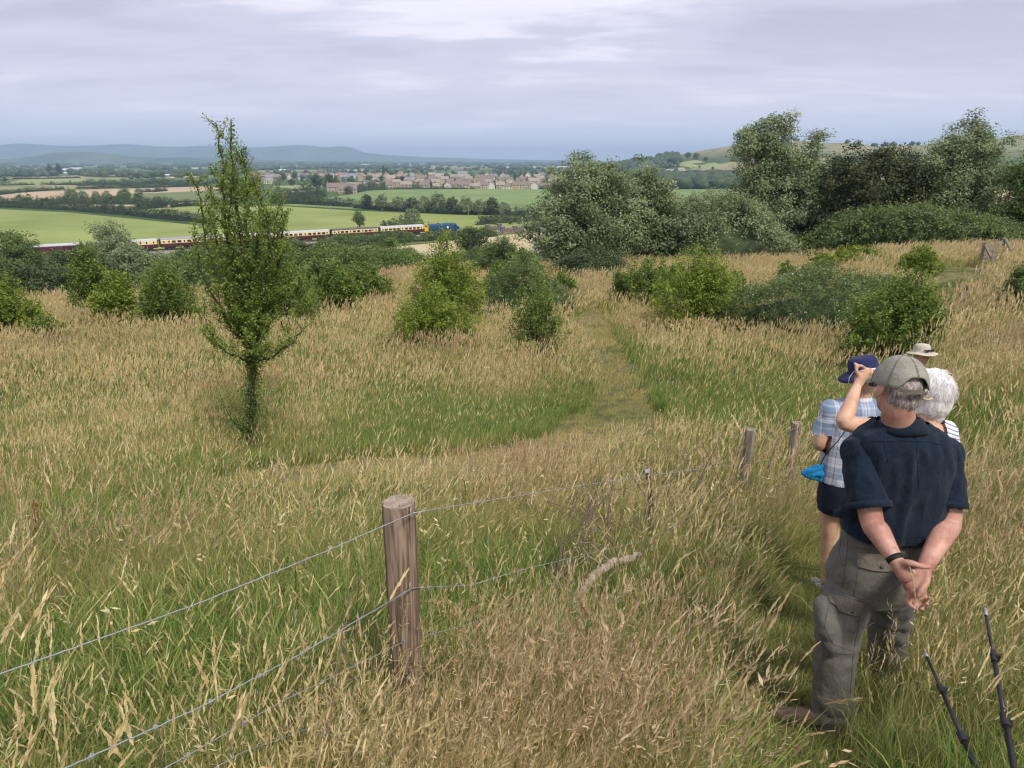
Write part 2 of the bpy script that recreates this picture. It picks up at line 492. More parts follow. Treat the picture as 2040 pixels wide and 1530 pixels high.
# ================================================================== FOLIAGE KIT
LEAF = {
    'hawthorn': leaf_mat('hawthorn_leaf', (0.062, 0.115, 0.022), (0.160, 0.240, 0.042), (0.36, 0.42, 0.10)),
    'slender': leaf_mat('slender_hawthorn_leaf', (0.085, 0.140, 0.026), (0.205, 0.290, 0.052), (0.42, 0.48, 0.13)),
    'hawthorn_bright': leaf_mat('bright_hawthorn_leaf', (0.085, 0.140, 0.020), (0.225, 0.305, 0.042), (0.42, 0.45, 0.09)),
    'bramble': leaf_mat('bramble_leaf', (0.055, 0.095, 0.032), (0.140, 0.200, 0.062), (0.27, 0.34, 0.13)),
    'willow': leaf_mat('willow_leaf', (0.115, 0.165, 0.070), (0.255, 0.315, 0.150), (0.45, 0.50, 0.30)),
    'green': leaf_mat('broad_leaf', (0.052, 0.098, 0.026), (0.135, 0.205, 0.054), (0.27, 0.35, 0.11)),
    'dark': leaf_mat('dark_leaf', (0.030, 0.055, 0.024), (0.078, 0.110, 0.042), (0.17, 0.21, 0.085), trans=0.2),
    'copper': leaf_mat('copper_leaf', (0.030, 0.042, 0.017), (0.078, 0.088, 0.034), (0.17, 0.17, 0.065), trans=0.2),
    'far': leaf_mat('far_leaf', (0.035, 0.060, 0.026), (0.070, 0.105, 0.042), (0.12, 0.16, 0.065), trans=0.15),
    'flower': leaf_mat('bramble_flower', (0.55, 0.50, 0.48), (0.70, 0.66, 0.62), (0.75, 0.7, 0.68), trans=0.2),
}
M_BARK = simple_mat('bark', (0.15, 0.12, 0.09), 0.95, nscale=12, noise=0.4, bump=0.6, bscale=40)
M_BARKD = simple_mat('dark_bark', (0.07, 0.06, 0.045), 0.95, nscale=12, noise=0.4, bump=0.6, bscale=40)

def leaves(C, size, normal_bias=None, var=None, R=None, jit=0.35, narrow=0.55, cup=0.15):
    """N rhombus leaves at points C (n,3). size scalar or (n,)."""
    R = R or rng
    n = len(C)
    s = np.full(n, size) if np.isscalar(size) else size
    s = s * (1 + jit * (R.random(n) * 2 - 1))
    nrm = R.normal(size=(n, 3)); nrm[:, 2] = np.abs(nrm[:, 2]) * 0.9 + 0.25
    if normal_bias is not None: nrm = nrm * 0.7 + normal_bias
    nrm /= np.linalg.norm(nrm, axis=1)[:, None] + 1e-9
    t = R.normal(size=(n, 3)); t -= nrm * (t * nrm).sum(1)[:, None]
    t /= np.linalg.norm(t, axis=1)[:, None] + 1e-9
    b = np.cross(nrm, t)
    a0 = C - t * (s * 0.5)[:, None]
    a2 = C + t * (s * 0.5)[:, None] - nrm * (s * cup)[:, None]
    a1 = C + b * (s * narrow * 0.5)[:, None] + nrm * (s * cup * 0.5)[:, None]
    a3 = C - b * (s * narrow * 0.5)[:, None] + nrm * (s * cup * 0.5)[:, None]
    V = np.stack([a0, a1, a2, a3], 1).reshape(-1, 3)
    F = np.arange(4 * n).reshape(-1, 4)
    if var is None: var = R.random(n)
    var = np.clip(var, 0, 1)
    return V, F, np.repeat(var, 4)

def shell(env, n, R, bias=0.45):
    """points inside ellipsoids, crowded to the outside"""
    w = np.array([e[3] * e[4] * e[5] for e in env]) ** 0.75
    idx = R.choice(len(env), n, p=w / w.sum())
    d = R.normal(size=(n, 3)); d /= np.linalg.norm(d, axis=1)[:, None]
    r = R.random(n) ** bias
    E = np.array(env)[idx]
    c = E[:, :3]; rad = E[:, 3:6]
    return c + d * r[:, None] * rad, d, r

PERK = 1.0
def crown_mesh(name, env, nclump, per, cl_r, leaf, R, droop=0.0, narrow=0.55, flat=0.7, bias=0.45, hi=0.0, lo_z=None):
    C, d, r = shell(env, nclump, R, bias)
    C = C + R.normal(size=C.shape) * cl_r * 0.35
    if lo_z is not None:
        k = C[:, 2] > lo_z
        C, d, r = C[k], d[k], r[k]
    m = len(C)
    cr = cl_r * (0.55 + 0.9 * R.random(m))
    cnt = np.maximum(3, (per * PERK * (0.4 + 1.2 * R.random(m)) * (cr / cl_r) ** 1.5).astype(int))
    idx = np.repeat(np.arange(m), cnt)
    q = R.normal(size=(len(idx), 3)); q /= np.linalg.norm(q, axis=1)[:, None]
    q *= (R.random(len(idx)) ** 0.55)[:, None]
    off = q * cr[idx][:, None]; off[:, 2] *= flat
    if droop: off[:, 2] -= droop * np.hypot(off[:, 0], off[:, 1])
    pts = C[idx] + off
    clv = R.random(m) * 0.55
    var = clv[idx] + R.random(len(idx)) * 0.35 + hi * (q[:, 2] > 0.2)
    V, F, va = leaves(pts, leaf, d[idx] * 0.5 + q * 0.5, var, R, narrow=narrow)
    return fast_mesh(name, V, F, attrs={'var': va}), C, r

def limbs_mesh(base, tips, R, r0, sides=5, kink=0.12, trunk_h=None, lean=(0, 0)):
    """trunk and limbs reaching for the clump centres"""
    mb = MB()
    H_ = max(t[2] for t in tips) - base[2]
    th = trunk_h if trunk_h is not None else H_ * 0.8
    npt = 7
    tr = []
    for i in range(npt):
        f = i / (npt - 1)
        tr.append(Vector((base[0] + lean[0] * f + R.normal() * kink * 0.25 * th * f * .3, base[1] + lean[1] * f + R.normal() * kink * .25 * th * f * .3, base[2] + th * f)))
    rad = [r0 * (1.25 if i == 0 else 1) * (1 - 0.82 * i / (npt - 1)) for i in range(npt)]
    mb.tube(tr, rad, max(sides, 7))
    for tp in tips:
        tp = Vector(tp)
        f = min(0.95, max(0.12, (tp.z - base[2]) / th * 0.55 + R.normal() * 0.06))
        k = f * (npt - 1); i = min(int(k), npt - 2); a = tr[i].lerp(tr[i + 1], k - i)
        rr = r0 * (1 - 0.8 * f) * 0.5
        mid = a.lerp(tp, 0.5) + Vector((R.normal(), R.normal(), R.normal() + 0.6)) * (tp - a).length * kink
        mb.tube([a, a.lerp(mid, .6), mid, mid.lerp(tp, .55), tp], [rr, rr * .8, rr * .6, rr * .4, rr * .15], sides, cap=False)
    return mb

def tree(name, base, env, nclump, per, cl_r, leaf, mat, label, cat='tree', group=None, seed=1, r0=0.2, nlimb=40, bark=None, droop=0.0,
         narrow=0.55, bias=0.45, hi=0.0, trunk_h=None, trunks=1, lo_z=None, flat=0.7):
    R = np.random.default_rng(seed)
    root = empty(name, base)
    me, C, r = crown_mesh('crown', env, nclump, per, cl_r, leaf, R, droop, narrow, flat, bias, hi, lo_z)
    link('crown', me, LEAF[mat], root)
    sel = R.choice(len(C), min(nlimb * trunks, len(C)), replace=False)
    for k in range(trunks):
        dx = 0 if trunks == 1 else (k - (trunks - 1) / 2) * r0 * 5
        mb = limbs_mesh((dx, R.normal() * r0, 0), [C[i] for i in sel[k::trunks]], R, r0, trunk_h=trunk_h)
        mb.build('trunk', bark or M_BARK, root, smooth=True)
    tag(root, label, cat, group)
    return root

def shrub(name, base, h, w, label, mat='hawthorn', seed=1, nstem=16, leaf=0.07, nl=9000, d=None, cat='bush', group=None, top=None, spread=0.17,
          low=0.0, skew=0.0, spike=0.3, waist=0.55):
    """many stems fan out from the base; side twigs carry the leaves"""
    R = np.random.default_rng(seed)
    d = d or w
    mb = MB(); segs = []
    for s in range(nstem):
        a = 2 * math.pi * (s + R.random() * .8) / nstem
        q = R.random() ** 0.6
        hh = h * (1.0 - 0.50 * q ** 1.6 + spike * (R.random() - 0.6) * (1 - q))
        if low and R.random() < low: hh *= 0.35; q = 0.9 + .2 * R.random()
        tip = Vector((math.cos(a) * w / 2 * q + skew * hh, math.sin(a) * d / 2 * q, hh))
        b0 = Vector((math.cos(a) * w * .03, math.sin(a) * d * .03, -0.05))
        c = Vector((tip.x * waist, tip.y * waist, hh * 0.30))
        pts = [b0.lerp(c, t).lerp(c.lerp(tip, t), t) for t in np.linspace(0, 1, 9)]
        pts = [p + Vector(R.normal(size=3)) * w * .012 * (i > 0) for i, p in enumerate(pts)]
        mb.tube(pts, [0.012 * h * (1 - .85 * i / 8) + .003 for i in range(9)], 5, cap=False)
        segs.append((pts, 0.5, hh))
        nt_ = 17
        for k in range(nt_):
            f = 0.10 + 0.86 * (k + R.random()) / nt_
            i = min(int(f * 8), 7); p = pts[i].lerp(pts[i + 1], f * 8 - i)
            ang = R.random() * 2 * math.pi
            L = h * (0.12 + 0.26 * R.random()) * (1.2 - 0.75 * f)
            dirv = Vector((math.cos(ang), math.sin(ang) * d / w, 0.25 + 0.8 * R.random())).normalized()
            out = Vector((p.x, p.y, 0));
            if out.length > .01: dirv = (dirv + out.normalized() * 0.6).normalized()
            q1 = p + dirv * L * .5 + Vector((0, 0, L * .05)); q2 = p + dirv * L
            mb.tube([p, q1, q2], [0.004 * h * (1 - .5 * f) + .002, .003 * h * .6 + .002, .002], 4, cap=False)
            segs.append(([p, q1, q2], 0.75, L))
    nl = int(nl * 1.9)
    lens = np.array([sum((s[0][i + 1] - s[0][i]).length for i in range(len(s[0]) - 1)) * s[1] for s in segs])
    wts = lens / lens.sum()
    ids = R.choice(len(segs), nl, p=wts)
    tt = R.random(nl); tt = np.where(np.array([len(segs[i][0]) > 3 for i in ids]), 0.12 + 0.88 * tt, tt)
    pts = np.zeros((nl, 3))
    for si in np.unique(ids):
        P_ = np.array([tuple(p) for p in segs[si][0]]); m = len(P_) - 1
        k = np.where(ids == si)[0]; f = tt[k] * m; i = np.minimum(f.astype(int), m - 1); f = (f - i)[:, None]
        pts[k] = P_[i] * (1 - f) + P_[i + 1] * f
    off = R.normal(size=(nl, 3)) * spread * h * 0.24
    pts += off
    z = pts[:, 2] / h
    sv = R.random(len(segs)) * 0.35
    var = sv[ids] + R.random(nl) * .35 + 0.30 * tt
    V, F, va = leaves(pts, leaf, None, var, R)
    root = empty(name, base)
    link('foliage', fast_mesh('foliage', V, F, attrs={'var': va}), LEAF[mat], root)
    mb.build('stem', M_BARKD, root, smooth=True)
    tag(root, label, cat, group)
    return root

def spraybush(name, base, h, w, label, mat='hawthorn', seed=1, nl=20000, leaf=0.07, d=None, cat='bush', group=None, low=0.3, fine=1.0):
    """dense thorn bush: leafy sprays pointing up and out of a ragged dome"""
    R = np.random.default_rng(seed)
    d = d or w
    env = [(0, 0, .40, .40, .40, .38), (R.normal() * .06, 0, .70, .22, .24, .28), (-.22, R.normal() * .1, .34, .26, .26, .28), (.23, R.normal() * .1, .32, .25, .26, .27),
           (R.normal() * .12, -.12, .50, .22, .22, .26), (R.normal() * .15, .1, .56, .2, .2, .26)]
    if low > .3: env += [(-.33, -.05, .18, .18, .2, .16), (.34, -.05, .17, .18, .2, .15)]
    E = [(e[0] * w, e[1] * d, e[2] * h, e[3] * w, e[4] * d, e[5] * h) for e in env]
    ns = int(nl / 26 * fine)
    C, dr, r = shell(E, ns, R, .38)
    k = C[:, 2] > .04 * h; C, dr, r = C[k], dr[k], r[k]; ns = len(C)
    out = C - np.array([0, 0, .12 * h]); out /= np.linalg.norm(out, axis=1)[:, None] + 1e-6
    D = out * .9 + np.array([0, 0, .55]) + R.normal(size=(ns, 3)) * .35; D /= np.linalg.norm(D, axis=1)[:, None]
    L = h * (.07 + .15 * R.random(ns) ** 1.5)
    long_ = R.random(ns) < .05; L = np.where(long_, L * 1.9, L)
    per = max(6, int(nl / ns))
    idx = np.repeat(np.arange(ns), per); t = R.random(len(idx))
    rad = (h * .020 * (1.25 - t) + leaf * .35)[:, None]
    pts = C[idx] + D[idx] * (L[idx] * t)[:, None] + R.normal(size=(len(idx), 3)) * rad
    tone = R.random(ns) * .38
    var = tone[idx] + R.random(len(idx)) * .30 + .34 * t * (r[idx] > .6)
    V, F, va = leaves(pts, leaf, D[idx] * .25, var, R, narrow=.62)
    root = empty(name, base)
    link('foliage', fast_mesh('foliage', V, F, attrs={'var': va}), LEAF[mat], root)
    mb = MB()
    for i in R.choice(ns, min(46, ns), replace=False):
        a = math.atan2(C[i, 1], C[i, 0]); b0 = Vector((math.cos(a) * w * .04, math.sin(a) * d * .04, -.05)); tip = Vector(C[i]); c = Vector((tip.x * .5, tip.y * .5, tip.z * .35))
        pp = [b0.lerp(c, q).lerp(c.lerp(tip, q), q) for q in (0, .25, .5, .75, 1)]
        mb.tube(pp, [.011 * h, .008 * h, .006 * h, .004 * h, .002 * h], 5, cap=False)
    mb.build('stem', M_BARKD, root, smooth=True)
    tag(root, label, cat, group)
    return root

def mound(name, path, w, h, n, leaf, mat, label, cat, seed=1, group=None, core=True, arch=0.0, kind=None, flowers=0, droop=0.0, top=None):
    """thicket or hedge: leaves over a lumpy solid body along a ground path"""
    R = np.random.default_rng(seed)
    P_ = [Vector(p) for p in path]
    seg = [(P_[i + 1] - P_[i]).length for i in range(len(P_) - 1)]; L = max(sum(seg), 0.01)
    def along(s):
        s = s * L
        for i, q in enumerate(seg):
            if s <= q or i == len(seg) - 1: return P_[i].lerp(P_[i + 1], min(1, s / max(q, 1e-6)))
            s -= q
    ss = np.linspace(0, 1, 64)
    tab = np.array([tuple(along(s)) for s in ss])
    dirs = np.gradient(tab[:, :2], axis=0) if L > .1 else np.tile([1.0, 0.0], (64, 1))
    dn = np.linalg.norm(dirs, axis=1)[:, None] + 1e-9; dirs = dirs / dn
    nor = np.stack([-dirs[:, 1], dirs[:, 0]], 1)
    hs = h * (0.55 + 0.95 * fnoise(ss * L / (w * .42) + seed, ss * 0 + seed * 3.1, 4))
    if top is not None: hs = hs * np.interp(ss, np.linspace(0, 1, len(top)), top)
    endf = np.sqrt(np.clip(np.minimum(ss, 1 - ss) * L / (w * 0.5), 0.05, 1))
    hs = hs * endf; wsz = w * (0.6 + 0.4 * endf) * (0.85 + 0.3 * fnoise(ss * L / w + 5, ss * 0 + seed, 2))
    def surf(s, th, r):
        i = s * 63
        hh = np.interp(i, np.arange(64), hs); ww = np.interp(i, np.arange(64), wsz)
        x = np.interp(i, np.arange(64), tab[:, 0]); y = np.interp(i, np.arange(64), tab[:, 1])
        nx = np.interp(i, np.arange(64), nor[:, 0]); ny = np.interp(i, np.arange(64), nor[:, 1])
        lump = 0.66 + 0.70 * fnoise(s * L / (w * .30) + 9, th * 2.2 + seed, 4)
        c = np.cos(th) * ww / 2 * r * lump; zz = np.sin(th) ** 0.8 * hh * r * lump
        X, Y = x + nx * c, y + ny * c
        return np.stack([X, Y, hgt(X, Y) + zz], -1), np.stack([nx * np.cos(th), ny * np.cos(th), np.sin(th)], -1)
    n = int(n * 1.6)
    nc = max(40, n // 13)
    s = R.random(nc); th = np.arccos(1 - 2 * R.random(nc)); r = 0.80 + 0.24 * R.random(nc)
    c0, cn = surf(s, th, r)
    D = cn * .8 + np.array([0, 0, .45]) + R.normal(size=(nc, 3)) * .55; D /= np.linalg.norm(D, axis=1)[:, None]
    Ls = min(h * .34, leaf * 7) * (.35 + 1.0 * R.random(nc) ** 2); Ls = np.where(R.random(nc) < .04, Ls * 1.9, Ls)
    idx = np.repeat(np.arange(nc), 13); t = R.random(len(idx))
    pts = c0[idx] + D[idx] * (Ls[idx] * t)[:, None] + R.normal(size=(len(idx), 3)) * (leaf * (1.25 - .7 * t))[:, None]
    pts[:, 2] -= .25 * Ls[idx] * t ** 2
    nn = D[idx]
    tone = R.random(nc) * .45
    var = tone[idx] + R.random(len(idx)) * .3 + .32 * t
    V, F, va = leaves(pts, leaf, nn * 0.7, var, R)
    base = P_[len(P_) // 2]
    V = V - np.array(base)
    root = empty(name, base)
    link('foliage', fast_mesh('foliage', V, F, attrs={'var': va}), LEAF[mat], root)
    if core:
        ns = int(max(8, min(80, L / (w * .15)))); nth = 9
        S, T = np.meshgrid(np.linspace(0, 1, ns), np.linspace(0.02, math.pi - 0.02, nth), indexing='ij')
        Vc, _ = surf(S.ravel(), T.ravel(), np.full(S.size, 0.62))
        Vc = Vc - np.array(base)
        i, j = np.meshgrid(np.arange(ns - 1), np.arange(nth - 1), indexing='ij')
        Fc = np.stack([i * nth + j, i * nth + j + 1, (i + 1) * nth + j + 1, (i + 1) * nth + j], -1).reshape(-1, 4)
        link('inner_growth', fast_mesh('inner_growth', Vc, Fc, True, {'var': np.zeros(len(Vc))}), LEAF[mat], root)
    if flowers:
        s = R.random(flowers); th = np.arccos(1 - 2 * R.random(flowers))
        pf, nn = surf(s, th, np.full(flowers, 1.08))
        k = fnoise(s * 7, th * 2) > 0.42
        V, F, va = leaves(pf[k], leaf * .8, nn[k] * 2, None, R, narrow=0.9)
        link('blossom', fast_mesh('blossom', V - np.array(base), F, attrs={'var': va}), LEAF['flower'], root)
    tag(root, label, cat, group, kind)
    return root
# ================================================================== RAILWAY
T0 = on_plane(95, 512, -31.0); T1 = on_plane(915, 461.5, -31.0)
TD = (T1 - T0).normalized(); TNV = Vector((-TD.y, TD.x, 0))       # towards the far side
TANG = math.atan2(TD.y, TD.x)
def trk(s, n=0.0, z=0.0): p = T0 + TD * s + TNV * n; return Vector((p.x, p.y, -31.0 + z))
m_ballast = simple_mat('ballast', (0.30, 0.26, 0.23), 0.95, nscale=3.0, noise=0.35, bump=0.5, bscale=14)
m_bank = simple_mat('bank_grass', (0.19, 0.19, 0.075), 1.0, col2=(0.055, 0.085, 0.03), nscale=0.6)
m_rail = simple_mat('rail_steel', (0.20, 0.15, 0.12), 0.5, metal=0.5)
m_sleeper = simple_mat('sleeper', (0.34, 0.31, 0.28), 0.9)
def extrude(section, s0, s1, step, name, mat, parent=None, follow=False):
    V = []; F = []
    ss = np.arange(s0, s1 + .1, step); k = len(section)
    for s in ss:
        for n, z in section: V.append(trk(s, n, z) if parent is None else trk(s, n, z) - trk(0))
    for i in range(len(ss) - 1):
        for j in range(k - 1): F.append((i * k + j, (i + 1) * k + j, (i + 1) * k + j + 1, i * k + j + 1))
    mb = MB(); mb.add(V, F)
    o = mb.build(name, mat, parent)
    return o
o = extrude([(-13.0, -4.0), (-4.4, -0.75), (-4.2, -0.72), (8.6, -0.72), (8.8, -0.75), (16.0, -4.0)], -150, 420, 10, 'railway_embankment', m_bank); tag(o, kind='structure')
BR_S = 184.0        # where the little bridge stands
rt = empty('railway_track', trk(0)); tag(rt, 'double railway track on pale ballast running behind the trees to the brick bridge', 'railway')
extrude([(-3.6, -0.70), (-2.9, -0.28), (7.1, -0.28), (7.8, -0.70)], -150, 420, 10, 'ballast', m_ballast, rt)
for off in (0.0, 4.2):
    for g in (-0.72, 0.72):
        extrude([(off + g - .04, -0.28), (off + g - .035, -0.06), (off + g + .035, -0.06), (off + g + .04, -0.28)], -150, 420, 10, 'rail', m_rail, rt)
mb = MB()
for k in range(560):
    for off in (0.0, 4.2):
        mb.box(trk(-100 + k * 0.75, off, -0.26) - trk(0), (0.25, 2.5, 0.10), TANG)
so = mb.build('sleepers', m_sleeper, rt); so['kind'] = 'stuff'

# ---- carriages
m_maroon = simple_mat('maroon_paint', (0.080, 0.014, 0.016), 0.4, noise=0.12, nscale=2, spec=0.5)
m_cream = simple_mat('cream_paint', (0.74, 0.58, 0.30), 0.45, noise=0.05, nscale=2, spec=0.5)
m_roofl = simple_mat('light_grey_roof', (0.46, 0.47, 0.50), 0.6, noise=0.1, nscale=1.5)
m_roofm = simple_mat('mid_grey_roof', (0.30, 0.29, 0.32), 0.6, noise=0.15, nscale=1.5)
m_roofd = simple_mat('dark_grey_roof', (0.10, 0.095, 0.10), 0.6, noise=0.15, nscale=1.5)
m_under = simple_mat('underframe_black', (0.022, 0.020, 0.020), 0.8, noise=0.3)
m_tglass = simple_mat('carriage_glass', (0.035, 0.03, 0.03), 0.12, spec=0.8)
m_brown = simple_mat('window_brown', (0.16, 0.07, 0.05), 0.5)
m_blue = simple_mat('rail_blue_paint', (0.008, 0.055, 0.135), 0.38, noise=0.15, nscale=1.5, spec=0.5)
m_blued = simple_mat('blue_roof_paint', (0.03, 0.085, 0.16), 0.5, noise=0.2, nscale=1.5)
m_yel = simple_mat('warning_yellow', (0.80, 0.50, 0.03), 0.45)
m_white = simple_mat('white_paint', (0.8, 0.8, 0.78), 0.5)
m_wheel = simple_mat('wheel_steel', (0.10, 0.09, 0.085), 0.6, metal=0.3)

def section_body(L, sec, name, mat, parent, ends=True, z0=0):
    V = []; k = len(sec)
    for x in (-L / 2, L / 2):
        for y, z in sec: V.append((x, y, z))
    F = [(j, (j + 1) % k, k + (j + 1) % k, k + j) for j in range(k)]
    if ends: F += [tuple(range(k - 1, -1, -1)), tuple(range(k, 2 * k))]
    mb = MB(); mb.add(V, F); return mb.build(name, mat, parent)
def bogie(parent, x):
    mb = MB()
    for y in (-1.0, 1.0):
        mb.box((x, y, .52), (3.1, .12, .22)); mb.box((x, y, .42), (.9, .16, .34))
        for dx in (-1.3, 1.3): mb.box((x + dx, y, .5), (.34, .2, .36))
    mb.box((x, 0, .62), (.5, 2.0, .2))
    b = mb.build('bogie', m_under, parent)
    for dx in (-1.3, 1.3):
        w = MB()
        for y in (-.74, .74):
            w.tube([(x + dx, y - .065, .46), (x + dx, y + .065, .46)], .46, 16)
        w.tube([(x + dx, -.7, .46), (x + dx, .7, .46)], .08, 6)
        w.build('wheelset', m_wheel, b)
def add_panel(parent, x, z, w, h, name, mat, mesh_cache={}, proud=0.012, frame=None):
    key = (name, w, h, mat.name, proud)
    if key not in mesh_cache:
        mb = MB(); mb.box((0, 0, 0), (w, .03, h)); o = mb.build(name, mat, parent); mesh_cache[key] = o.data
    else:
        o = link(name, mesh_cache[key], None, parent)
    o.location = (x, -1.385 - proud, z)
    return o
def make_coach(kind, roof, label, wins):
    root = empty('railway_carriage', (0, 0, 0)); L = 20.2
    low = m_maroon; up = m_cream if kind == 'cream' else m_maroon
    section_body(L, [(-1.36, 1.02), (-1.385, 1.5), (-1.385, 2.05), (1.385, 2.05), (1.385, 1.5), (1.36, 1.02)], 'lower_body', low, root)
    section_body(L, [(-1.385, 2.053), (-1.37, 3.05), (-1.30, 3.2), (1.30, 3.2), (1.37, 3.05), (1.385, 2.053)], 'upper_body', up, root)
    arc = [(-1.33 * math.cos(t), 3.203 + 0.62 * math.sin(t)) for t in np.linspace(0, math.pi, 11)]
    section_body(L + .02, arc, 'roof', roof, root)
    mb = MB()
    for x in np.linspace(-8, 8, 6): mb.tube([(x, 0, 3.80), (x, 0, 3.93)], .13, 8)
    rv = mb.build('roof_vents', roof, root); rv['kind'] = 'stuff'
    mb = MB()
    mb.box((0, 0, .95), (L - .2, 2.3, .14)); mb.box((-1.5, -.7, .66), (2.2, .7, .45)); mb.box((1.6, .7, .66), (2.6, .6, .45)); mb.box((2.2, -.8, .70), (1.2, .5, .36))
    mb.build('underframe', m_under, root)
    for sgn in (-1, 1):
        mb = MB(); mb.box((sgn * (L / 2 + .22), 0, 2.2), (.44, 1.15, 2.3)); mb.build('gangway', m_under, root)
    bogie(root, -7.0); bogie(root, 7.0)
    for x, kd in wins:
        if kd == 'w': add_panel(root, x, 2.58, 1.22, .72, 'window', m_tglass)
        elif kd == 's': add_panel(root, x, 2.66, .50, .62, 'window', m_tglass)
        elif kd == 'd':
            add_panel(root, x, 2.06, .72, 1.98, 'door', low if kind != 'cream' else m_maroon, proud=.004)
            if kind == 'cream': add_panel(root, x, 2.56, .74, .98, 'door', m_cream, proud=.008)
            add_panel(root, x, 2.62, .44, .66, 'window', m_tglass, proud=.016)
    tag(root, label, 'railway carriage', 'carriages of the excursion train')
    return root
W_OPEN = [(-9.1, 'd'), (-7.6, 'w'), (-5.7, 'w'), (-3.8, 'w'), (-1.9, 'w'), (0.0, 'd'), (1.9, 'w'), (3.8, 'w'), (5.7, 'w'), (7.6, 'w'), (9.1, 'd')]
W_COR = [(-9.1, 'd'), (-7.4, 's'), (-5.8, 'w'), (-3.9, 'w'), (-2.2, 'd'), (-.6, 'w'), (1.3, 'w'), (3.1, 's'), (4.6, 'w'), (6.4, 'w'), (7.7, 's'), (9.1, 'd')]
W_BRK = [(-9.0, 'd'), (-6.8, 's'), (-4.6, 'd'), (-1.2, 's'), (.6, 's'), (2.6, 's'), (4.6, 's'), (6.6, 's'), (8.9, 'd')]
coaches = [
    ('cream', m_roofl, W_OPEN, 'cream and maroon carriage with light grey roof coupled behind the blue locomotive'),
    ('cream', m_roofd, W_COR, 'cream and maroon carriage with the darkest roof, second behind the locomotive'),
    ('cream', m_roofl, W_OPEN, 'cream and maroon carriage with light roof, third behind the locomotive'),
    ('cream', m_roofl, W_COR, 'cream and maroon carriage seen through the right edge of the slender hawthorn crown'),
    ('cream', m_roofm, W_COR, 'cream and maroon carriage with mauve-grey roof just left of the slender hawthorn'),
    ('cream', m_roofl, W_BRK, 'cream and maroon carriage largely hidden behind the grey-green willow on the left'),
    ('plain', m_roofl, W_BRK, 'all maroon carriage with light grey roof between the left-hand trees'),
    ('plain', m_roofl, W_BRK, 'all maroon carriage behind the leftmost dark tree at the tail of the train'),
]
s_front = 141.2
for i, (kd, rf, wn, lb) in enumerate(coaches):
    c = make_coach(kd, rf, lb, wn)
    s = s_front - 10.4 - i * 21.4
    c.location = trk(s); c.rotation_euler = (0, 0, TANG); c.scale = (1, 1, 1.12)

# ---- the blue diesel locomotive
def make_loco():
    root = empty('diesel_locomotive', (0, 0, 0)); L = 17.6
    side = [(-1.32, 1.05), (-1.37, 1.6), (-1.36, 2.75), (-1.2, 3.15), (1.2, 3.15), (1.36, 2.75), (1.37, 1.6), (1.32, 1.05)]
    section_body(14.0, side, 'body', m_blue, root)
    arc = [(-1.19 * math.cos(t), 3.153 + 0.58 * math.sin(t)) for t in np.linspace(0, math.pi, 9)]
    section_body(13.6, arc, 'roof', m_blued, root)
    # cab and nose at each end: the trailing nose is yellow
    for sg, mat, nm in ((-1, m_yel, 'yellow_nose'), (1, m_blue, 'nose')):
        mb = MB()
        x0, x1, x2 = 7.003 * sg, 7.6 * sg, 8.75 * sg
        V = [(x0, -1.3, 1.05), (x0, 1.3, 1.05), (x0, 1.3, 2.5), (x0, -1.3, 2.5), (x2, -1.1, 1.05), (x2, 1.1, 1.05), (x2, 1.05, 2.25), (x2, -1.05, 2.25)]
        mb.add(V, [(0, 1, 2, 3), (7, 6, 5, 4), (0, 3, 7, 4), (1, 5, 6, 2), (3, 2, 6, 7), (0, 4, 5, 1)])
        nb = mb.build(nm, mat, root)
        mb = MB()
        V = [(x0, -1.28, 2.503), (x0, 1.28, 2.503), (x0, 1.1, 3.5), (x0, -1.1, 3.5), (x1, -1.18, 2.48), (x1, 1.18, 2.48), (x0 + .12 * sg, 1.05, 3.4), (x0 + .12 * sg, -1.05, 3.4)]
        mb.add(V, [(0, 1, 2, 3), (7, 6, 5, 4), (0, 3, 7, 4), (1, 5, 6, 2), (3, 2, 6, 7), (0, 4, 5, 1)])
        cb = mb.build('cab', m_blue if sg == 1 else m_yel, root)
        for y in (-.6, .6):
            mb = MB(); mb.box((x0 + .42 * sg, y, 2.98), (.03, .95, .62), M=Matrix.Rotation(-sg * math.radians(24), 3, 'Y')); mb.build('windscreen', m_tglass, cb)
        mb = MB()
        for y in (-.85, .85): mb.tube([(x2, y, 1.15), (x2 + .45 * sg, y, 1.15)], .16, 10); mb.tube([(x2 + .45 * sg, y, 1.15), (x2 + .5 * sg, y, 1.15)], .27, 12)
        mb.build('buffers', m_under, root)
    for x in (-6.4, 6.4):
        add_panel(root, x, 2.72, .62, .5, 'side_window', m_tglass)
        add_panel(root, x - .95 * (1 if x > 0 else -1), 2.0, .62, 1.8, 'door', m_blued, proud=.01)
    add_panel(root, 2.6, 2.15, .9, .75, 'emblem', m_white)
    for x in (-3.9, -2.4, .6, 4.2): add_panel(root, x, 2.2, 1.15, 1.0, 'grille', m_under, proud=.006)
    for x in (-3.9, -2.4, .6, 4.2): add_panel(root, x, 2.2, 1.1, .95, 'grille_panel', m_blued, proud=.012)
    mb = MB(); mb.tube([(-1.5, 0, 3.70), (-1.5, 0, 3.85)], .7, 12); mb.box((2.5, 0, 3.76), (2.2, .8, .14)); mb.build('roof_fan', m_blued, root)
    mb = MB(); mb.box((0, 0, .98), (15.5, 2.3, .16)); mb.box((0, 0, .62), (3.4, 2.4, .62)); mb.build('fuel_tank', m_under, root)
    bogie(root, -5.6); bogie(root, 5.6)
    mb = MB(); mb.box((5.6, 0, .62), (4.2, 2.35, .34)); mb.box((-5.6, 0, .62), (4.2, 2.35, .34)); mb.build('bogie_frame', m_under, root)
    tag(root, 'dark blue diesel locomotive with yellow rear end coupled to the cream and maroon carriages', 'locomotive')
    return root
